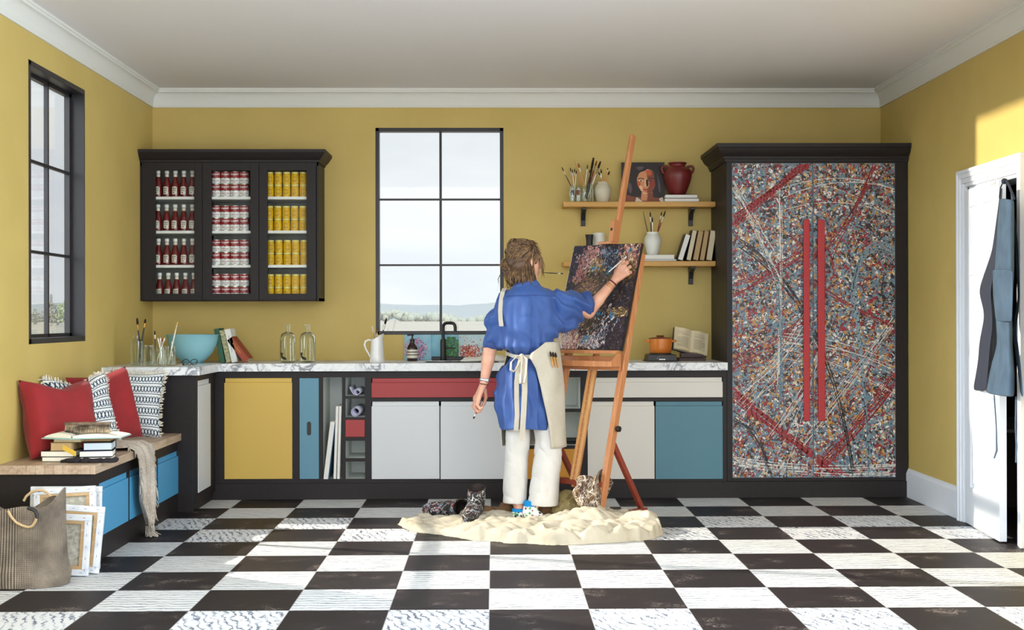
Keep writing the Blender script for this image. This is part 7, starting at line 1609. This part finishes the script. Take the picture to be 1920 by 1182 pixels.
# brushes she holds, bites and wears
brush(Q(1141, 510.5, .12), Q(1175.5, 481, .175), 'white brush held in the right hand against the painting', h='hwhite', br='hwhite', w=.0045)
brush(Q(904, 750, .0), Q(887.5, 786, .0), 'dark brush hanging from the left hand', h='hred', br='brist', w=.0045)
brush(Q(1015, 511.3, .10), Q(1056.5, 513.5, .11), 'thin dark brush held between the teeth', h='hblack', br='brist', w=.003)
brush(bun + np.array([.02, 0, -.02]), Q(952, 455, .02), 'white brush handle poking up out of the hair', h='hwhite', br='hwhite', w=.0048); brush(bun + np.array([.03, -.02, -.02]), Q(946, 472, .0), 'black brush poking left out of the hair bun', h='hblack', br='hblack', w=.0042)
brush(Q(969, 487, -.045), Q(983, 511, -.085), 'blue-ended brush tucked into the hair', h='bowl', br='p_navy' if 'p_navy' in M else 'hblack', w=.0042); brush(Q(958, 478, -.05), Q(976, 468, -.09), 'pale brush tucked across the back of the hair', h='hwhite', br='hwhite', w=.004)
for k, (x, lb) in enumerate(((1033.5, 'left dark-tipped brush in the apron pocket'), (1038.5, 'middle dark-tipped brush in the apron pocket'), (1043, 'right dark-tipped brush in the apron pocket'))):
    a = AY(x + 4, 690, PY - .135 + .02 * k); q2 = AY(x - 2, 659 + k, PY - .145 + .02 * k); brush(a, q2, lb, 'brushes in the apron pocket', h='hwood', br='brist', w=.0055, bl=.32, fer='gold')
# ------------------------------------------------------------------ drop cloths and boots on the floor
M['drop'] = mk('cream_dust_sheet', (198, 189, 170), .9, rgb2=(186, 176, 154), vs=5, bump=.15, bs=260)
NX, NY = 230, 130; X0, X1, Y0, Y1 = -.62, 1.06, -1.88, -.80
gx_ = np.linspace(X0, X1, NX); gy_ = np.linspace(Y0, Y1, NY); GX, GY = np.meshgrid(gx_, gy_, indexing='ij'); P2 = np.stack([GX.ravel(), GY.ravel(), 0 * GX.ravel()], 1)
fr_px = [(745, 984), (770, 996), (830, 1005), (900, 1015), (985, 1021), (1060, 1022), (1160, 1019), (1225, 1012), (1246, 1000)]; bk_px = [(745, 984), (800, 976), (850, 981), (905, 963), (960, 958), (1000, 962), (1060, 968), (1140, 968), (1190, 978), (1246, 1000)]
def edge(pxs): q_ = [AZ(x, y, .0) for x, y in pxs]; return np.interp(GX.ravel(), [p.x for p in q_], [p.y for p in q_])
jit = .03 * vnoise(P2, 7, 5) + .012 * vnoise(P2, 22, 6); fe, bk_ = edge(fr_px) + 1.3 * jit, edge(bk_px) + jit * .6
inn = np.minimum(np.minimum(P2[:, 1] - fe, bk_ - P2[:, 1]), np.minimum(P2[:, 0] + .55, .985 - P2[:, 0]) * .8); m_ = np.clip(inn / .022, 0, 1); m_ = m_ * m_ * (3 - 2 * m_)
wx = P2.copy(); wx[:, 0] += .10 * vnoise(P2, 5, 1) + .035 * vnoise(P2, 13, 9); wx[:, 1] += .10 * vnoise(P2, 5, 2) + .035 * vnoise(P2, 13, 10)
rid = lambda v: 1 - np.abs(v)
def fold(ax, ay, sc, sd, warp):   # long soft folds running across direction (ax, ay)
    n_ = vnoise(P2 * np.array([1, 1.3, 1]), 2.6, sd); ph = (P2[:, 0] * ax + P2[:, 1] * ay) * sc + warp * n_ + 1.3 * vnoise(P2, 7, sd + 1); return np.abs(np.sin(ph * .5)) ** .8 * np.clip(.75 + .6 * vnoise(P2, 4, sd + 3), 0, 1.2)
r1 = fold(.25, 1, 34, 3, 5.); r2 = fold(.9, .55, 30, 14, 6.); r3 = fold(-.8, .6, 55, 25, 6.)
amp = np.interp(P2[:, 0], [-.55, -.2, .1, .4, 1], [.5, .7, .8, 1.0, 1.0])
gs = lambda cx, cy, sx, sy: np.exp(-((P2[:, 0] - cx) / sx) ** 2 - ((P2[:, 1] - cy) / sy) ** 2)
lum = np.clip(.5 + .8 * vnoise(P2, 3.4, 31), 0, 1)
r4 = fold(.5, .9, 90, 41, 7.); r5 = (1 - np.abs(vnoise(wx * np.array([1, 1.7, 1]), 7.5, 51))) ** 3
hgt = amp * (.030 * r1 * (1 - lum * .6) + .032 * r2 * lum + .027 * r3 + .015 * r4 + .024 * r5) + .062 * gs(.60, -1.27, .14, .11) + .045 * gs(.88, -1.36, .10, .12) + .02 * gs(.30, -1.38, .16, .09) + .02 * gs(.12, -1.5, .25, .12) + .010
hgt *= 1 - .75 * gs(-.2, -1.3, .10, .12); hgt *= 1 - .6 * gs(.22, -1.10, .14, .12)
Zg = (m_ * hgt).reshape(NX, NY); okc = (m_ > .01).reshape(NX, NY)
vs = np.stack([GX, GY, Zg + .0015], -1).reshape(-1, 3); ids = np.arange(NX * NY).reshape(NX, NY)
a_, b_, c__, d_ = ids[:-1, :-1], ids[1:, :-1], ids[1:, 1:], ids[:-1, 1:]; keep = okc[:-1, :-1] | okc[1:, 1:] | okc[1:, :-1] | okc[:-1, 1:]; fs = np.stack([a_[keep], b_[keep], c__[keep], d_[keep]], 1)
used = np.unique(fs); rm_ = np.full(NX * NY, -1); rm_[used] = np.arange(len(used)); b = MB(); b.add(vs[used].tolist(), rm_[fs].tolist())
tag(b.build('dust_sheet', M['drop'], smooth=180), 'crumpled cream dust sheet spread on the floor around the easel', 'sheet')
def splat_mat(name, base, cols, sc):
    m, t, b = newmat(name); tc = nn(t, 'ShaderNodeTexCoord'); col = lin(base); prev = None
    for i, (c_, th, s) in enumerate(cols):
        n = nn(t, 'ShaderNodeTexNoise', {'Vector': nn(t, 'ShaderNodeMapping', {0: tc.outputs['Object'], 1: (i * 3.7, i * 1.3, 0)}).outputs[0], 'Scale': sc * s, 'Detail': 2, 'Distortion': 2.2})
        line = mth(t, 'LESS_THAN', mth(t, 'ABSOLUTE', mth(t, 'SUBTRACT', n.outputs['Fac'], .5)), th) if th < .05 else mth(t, 'GREATER_THAN', n.outputs['Fac'], 1 - th)
        prev = nn(t, 'ShaderNodeMix', {0: line, 6: prev if prev else col, 7: lin(c_)}, data_type='RGBA').outputs[2]
    t.links.new(prev, b.inputs['Base Color']); b.inputs['Roughness'].default_value = .6; return m
M['khaki'] = splat_mat('khaki_tarpaulin', (148, 132, 84), [((124, 108, 64), .45, 6), ((84, 62, 44), .34, 22), ((168, 152, 108), .40, 9)], 1.); M['brownc'] = mk('brown_canvas_cloth', (116, 84, 54), .9, rgb2=(90, 64, 42), vs=9, bump=.2, bs=120)
M['splatc'] = splat_mat('splattered_brown_canvas', (84, 60, 46), [((128, 104, 70), .46, 10), ((218, 206, 192), .018, 9), ((206, 192, 174), .30, 16), ((58, 40, 34), .36, 12), ((224, 214, 202), .013, 16)], 1.)
def blob(name, parts_, k, lo, hi, mat, label, cat, amp=.012, sc=16, seed=1, aniso=(1, 1, 1)):
    F = Field(k)
    for c_, r_ in parts_: F.ell(c_, r_)
    an = np.array(aniso)
    F.post.append(lambda P, d: np.maximum(d + amp * (rid(vnoise(P * an, sc, seed)) * 2 - 1.3) * .8 + amp * .4 * vnoise(P, sc * 2.6, seed + 2), .002 - P[:, 2]))
    return tag(sdf_obj(name, F, lo, hi, .006, mat, smooth_it=2), label, cat)
q = lambda x, y, Y: tuple(AY(x, y, Y))
blob('tarpaulin', [(q(1068, 945, -.98), (.085, .075, .06)), (q(1088, 955, -1.0), (.09, .07, .05)), (q(1050, 958, -1.02), (.06, .06, .05)), (q(1064, 932, -.96), (.045, .05, .05))], .03, (.25, -1.15, -.02), (.75, -.8, .3), M['khaki'], 'bundled khaki tarpaulin with paint specks behind the dust sheet', 'tarpaulin', .012, 12, 3, (1, 1, .6))
blob('brown_cloth', [(q(1022, 962, -1.0), (.05, .045, .06)), (q(1036, 968, -1.0), (.05, .045, .04)), (q(1015, 950, -.95), (.035, .04, .05))], .02, (.15, -1.12, -.02), (.5, -.8, .25), M['brownc'], 'rumpled brown cloth between the right foot and the khaki bundle', 'cloth', .014, 18, 6, (.6, 1, 1.4))
blob('brown_cloth', [(q(917, 960, -.92), (.055, .05, .035)), (q(945, 956, -.92), (.045, .05, .045)), (q(955, 954, -.90), (.03, .05, .05))], .012, (-.2, -1.05, -.02), (.2, -.75, .2), M['brownc'], 'rumpled brown cloth left of the left foot behind the boots', 'cloth', .012, 20, 9)
# stiff splattered canvas standing curled behind the right upright
G = []; pl = [(1079, -1.14), (1084, -1.20), (1093, -1.21), (1103, -1.19), (1111, -1.20), (1117, -1.22), (1122, -1.16), (1130, -1.02), (1138, -.97), (1144, -.95), (1147, -.93)]; tops = [900, 893, 892, 893, 896, 893, 886, 880, 879, 884, 900]; bots = [930, 945, 955, 962, 968, 968, 966, 962, 940, 930, 915]
def smooth_pts(a, n):
    x = np.linspace(0, len(a) - 1, n); A = np.array(a, float).reshape(len(a), -1); i = np.clip(x.astype(int), 0, len(a) - 2); f = (x - i)[:, None]; f = f * f * (3 - 2 * f) * .5 + f * .5; return A[i] * (1 - f) + A[i + 1] * f
pl2, tp2, bt2 = smooth_pts(pl, 44), smooth_pts(tops, 44)[:, 0], smooth_pts(bots, 44)[:, 0]
for j in range(44):
    row = []
    for i in range(22):
        f = i / 21; y = tp2[j] + (bt2[j] - tp2[j]) * f; dxp = 3.5 * math.sin(f * 6 + j * .12) - 2 * f; p = AY(pl2[j, 0] + dxp, y, pl2[j, 1] - .05 * math.sin(f * PI) + .015 * math.sin(j * .5 + f * 7)); row.append((p.x, p.y, max(p.z, .004)))
    G.append(row)
tag(MB().surf(G).build('splattered_canvas', M['splatc'], smooth=180, solid=.006), 'stiff brown canvas splattered with white, curled up behind the easel upright', 'canvas')

# paint-splattered boots
M['boot'] = splat_mat('splattered_boot_leather', (34, 28, 30), [((112, 128, 146), .36, 14), ((150, 40, 44), .34, 17), ((220, 216, 212), .013, 15), ((224, 220, 216), .31, 30), ((40, 32, 34), .36, 20)], 1.); M['welt'] = mk('white_spotted_welt', (214, 206, 198), .7, rgb2=(60, 50, 48), vs=90); M['bootin'] = mk('dark_boot_lining', (40, 28, 24), .8)
def boot(Mx, label):
    t = thing('boot', label, 'boot', Mx @ V((0, 0, 0)), 0, 'paint-splattered boots'); inv = np.array(Mx.inverted()); f32 = np.float32; tr = lambda P: P @ inv[:3, :3].T.astype(f32) + inv[:3, 3].astype(f32)
    L0 = Field(.03); L0.chain([(0, 0, .055), (.08, 0, .058), (.15, .004, .052), (.205, .006, .046)], [.041, .042, .044, .039]); L0.chain([(.0, 0, .06), (-.010, 0, .12), (-.016, 0, .21)], [.044, .046, .056]); L0.cap((.06, 0, .08), (.02, 0, .14), .036, .040)
    inn_ = Field(.02); inn_.chain([(-.004, 0, .08), (-.010, 0, .13), (-.02, 0, .25)], [.035, .040, .054])
    def f(P):
        l = tr(P); d = L0(l); d = np.maximum(d, .018 - l[:, 2]); d = np.maximum(d, l[:, 2] - (.178 + .5 * np.maximum(-l[:, 0] - .02, 0) - .35 * np.maximum(l[:, 0], 0))); return np.maximum(d, -inn_(l)) + .0012 * vnoise(P, 60, 2)
    F = Field(.01); F.fn(f); cs = [Mx @ V(p) for p in ((-.09, -.08, 0), (.27, .08, .24), (-.09, .08, .24), (.27, -.08, 0), (-.09, -.08, .24), (.27, .08, 0), (.27, -.08, .24), (-.09, .08, 0))]
    lo = [min(c_[i] for c_ in cs) - .01 for i in range(3)]; hi = [max(c_[i] for c_ in cs) + .01 for i in range(3)]
    def mi(c_): l = tr(c_.astype(f32)); return (inn_(l) < .006).astype(int)
    sdf_obj('upper', F, lo, hi, .0042, [M['boot'], M['bootin']], t, 1, mi)
    o = []
    for k in range(40):
        a = 2 * PI * k / 40; c_, s_ = math.cos(a), math.sin(a); x = .094 + .158 * c_; w = .048 * (1 + .14 * c_) * (1 - .2 * math.exp(-((x - .06) / .04) ** 2)); o.append((x, (.003 * c_) + w * math.copysign(abs(s_) ** .8, s_)))
    b = MB(); b.prism(o, Mx, .011, 0); b.prism([(x * 1.0, y * 1.04) for x, y in o], Mx @ Matrix.Translation((0, 0, .011)), .009, 1); b.build('sole', [M['cover'], M['welt']], t, bevel=.002)
    b = MB()
    for k in range(6): x = .105 - .017 * k; z = .082 + .0115 * k + (.012 if k > 3 else 0); b.tube([Mx @ V((x, -.026, z - .006)), Mx @ V((x + .006, 0, z + .010)), Mx @ V((x, .026, z - .006))], .0024, 6)
    b.build('laces', M['cover'], t, smooth=180); return t
p = AZ(893, 974, .02); d = AZ(857, 997, .02) - p; boot(Matrix.Translation((p.x, p.y, .024)) @ Matrix.Rotation(math.atan2(d.y, d.x), 4, 'Z') @ Matrix.Rotation(.02, 4, 'Y'), 'paint-splattered black boot standing upright on the dust sheet')
p = AZ(862, 972, .0); boot(Matrix.Translation((p.x + .02, p.y + .0, .052)) @ Matrix.Rotation(PI - .12, 4, 'Z') @ Matrix.Rotation(-1.35, 4, 'X'), 'paint-splattered black boot lying on its side behind the upright one')

# ------------------------------------------------------------------ apron on the door, basket beyond
M['denim'] = mk('blue_grey_linen', (66, 88, 108), .85, rgb2=(54, 74, 94), vs=10, bump=.3, bs=260); M['denimd'] = mk('dark_blue_cloth', (34, 40, 56), .9)
t = thing('hanging_apron', 'blue-grey linen apron hanging from the door hook', 'apron', DM @ V((HX + .017, -.08, LH)))
D = lambda x, y, z: DM @ V((x, y, z))
def dp(x, y, off):   # pixel on a plane parallel to the door face, off metres in front of it
    n = DM.to_3x3() @ V((0, -1, 0)); p0 = D(0, -LT - off, 0); d_ = ray(x, y); return CAM + d_ * ((p0 - CAM).dot(n) / d_.dot(n))
def sheet(cols, nm, mat, ny=26, lb=None):
    """cols: list of (offset, [(x,y) polyline from top to bottom])"""
    C_ = []
    for off, pl_ in cols:
        A = np.array(pl_, float); s = np.r_[0, np.cumsum(np.hypot(*np.diff(A, axis=0).T))]; f = np.linspace(0, s[-1], ny); xs_, ys__ = np.interp(f, s, A[:, 0]), np.interp(f, s, A[:, 1])
        C_.append([dp(x, y, off if not hasattr(off, '__len__') else np.interp(i / (ny - 1), np.linspace(0, 1, len(off)), off)) for i, (x, y) in enumerate(zip(xs_, ys__))])
    o = MB().surf(C_).build(nm, mat, t, smooth=180, solid=.003, sub=1); return part(o, lb) if lb else o
sheet([((.05, .05, .05, .06, .07), [(1874, 372), (1870, 420), (1868, 450), (1864, 505), (1865, 580), (1869, 645), (1856, 690), (1848, 738)]), ((.075, .08, .085, .09, .10), [(1880, 372), (1878, 450), (1876, 505), (1878, 580), (1884, 645), (1872, 700), (1862, 741)]), ((.09, .095, .10, .11, .12), [(1888, 373), (1887, 450), (1886, 505), (1889, 580), (1890, 650), (1886, 700), (1880, 744)]), ((.08, .085, .09, .09, .10), [(1896, 374), (1896, 450), (1897, 510), (1896, 580), (1896, 650), (1898, 700), (1895, 745)]), ((.06, .06, .06, .06, .07), [(1902, 374), (1902, 450), (1902, 510), (1898, 580), (1899, 650), (1903, 700), (1902, 745)])], 'front_panel', M['denim'])
sheet([((.01, .012, .02, .02), [(1876, 352), (1860, 470), (1834, 545), (1846, 590), (1836, 640), (1833, 680), (1823, 735)]), ((.025, .03, .05, .05), [(1878, 352), (1866, 470), (1846, 545), (1854, 600), (1846, 660), (1840, 733)]), ((.035, .045, .06, .07), [(1880, 352), (1872, 470), (1858, 545), (1862, 610), (1856, 660), (1850, 732)])], 'side_panel', M['denimd'], lb='dark side panel')  # darker sheet close to the door, beside the front panel
sheet([((.02, .02, .03, .03), [(1894, 352), (1903, 460), (1908, 560), (1898, 620), (1906, 680), (1914, 745)]), ((.03, .03, .05, .05), [(1896, 352), (1910, 460), (1913, 560), (1906, 620), (1914, 680), (1920, 746)])], 'side_panel', M['denim'])
sheet([((.10, .105, .11), [(1859, 504), (1861, 560), (1866, 603)]), ((.115, .12, .12), [(1880, 505), (1882, 560), (1886, 604)]), ((.105, .11, .11), [(1901, 506), (1900, 560), (1898, 604)])], 'pocket', M['denim'], 12)
b = MB(); b.tube([dp(1874, 372, .05), dp(1876, 352, .045), dp(1882, 338, .045), dp(1886, 337, .045), dp(1893, 350, .045), dp(1902, 374, .06)], .007, 8, flat=.5); b.ball(dp(1883, 340, .05), .016, 10); part(b.build('neck_strap', M['denimd'], t, smooth=180), 'dark neck strap looped on the hook')
for pl_ in ([(1864, 741), (1868, 800), (1869, 845), (1864, 860)], [(1905, 744), (1904, 800), (1906, 835), (1905, 868)]):
    MB().ribbon([dp(x, y, .05) for x, y in pl_], [.018, .016, .026, .02], DM.to_3x3() @ V((1, 0, 0)), .003).build('apron_tie', M['denim'], t, smooth=60)
M['wick'] = mk('grey_wicker', (128, 118, 104), .9, rgb2=(78, 70, 62), vs=26, stretch=(.3, .3, 4), bump=.8, bs=60)
px_ = XR + .72; o = [(.20, 0), (.23, .02), (.25, .2), (.26, .38), (.265, .40), (.25, .40), (.22, .03), (0, .025)]
yb_ = AX(1905, 900, px_).y; tag(MB().lathe(o, (px_, yb_, 0), 40).build('wicker_basket', M['wick'], smooth=40), 'big grey wicker basket standing in the room beyond the door', 'basket')
z = AX(1905, 783, px_ + .2).z; t = thing('shelf_unit', 'plain shelf above the wicker basket beyond the door', 'shelf', (px_, yb_, 0)); MB().box((px_ - .32, yb_ - .5, z - .02), (px_ + .35, yb_ + .5, z)).build('board', M['lining'], t)
for a in (-.46, .46): MB().box((px_ - .30, yb_ + a - .02, 0), (px_ + .33, yb_ + a + .02, z - .02)).build('side_leg', M['dimwall'], t)
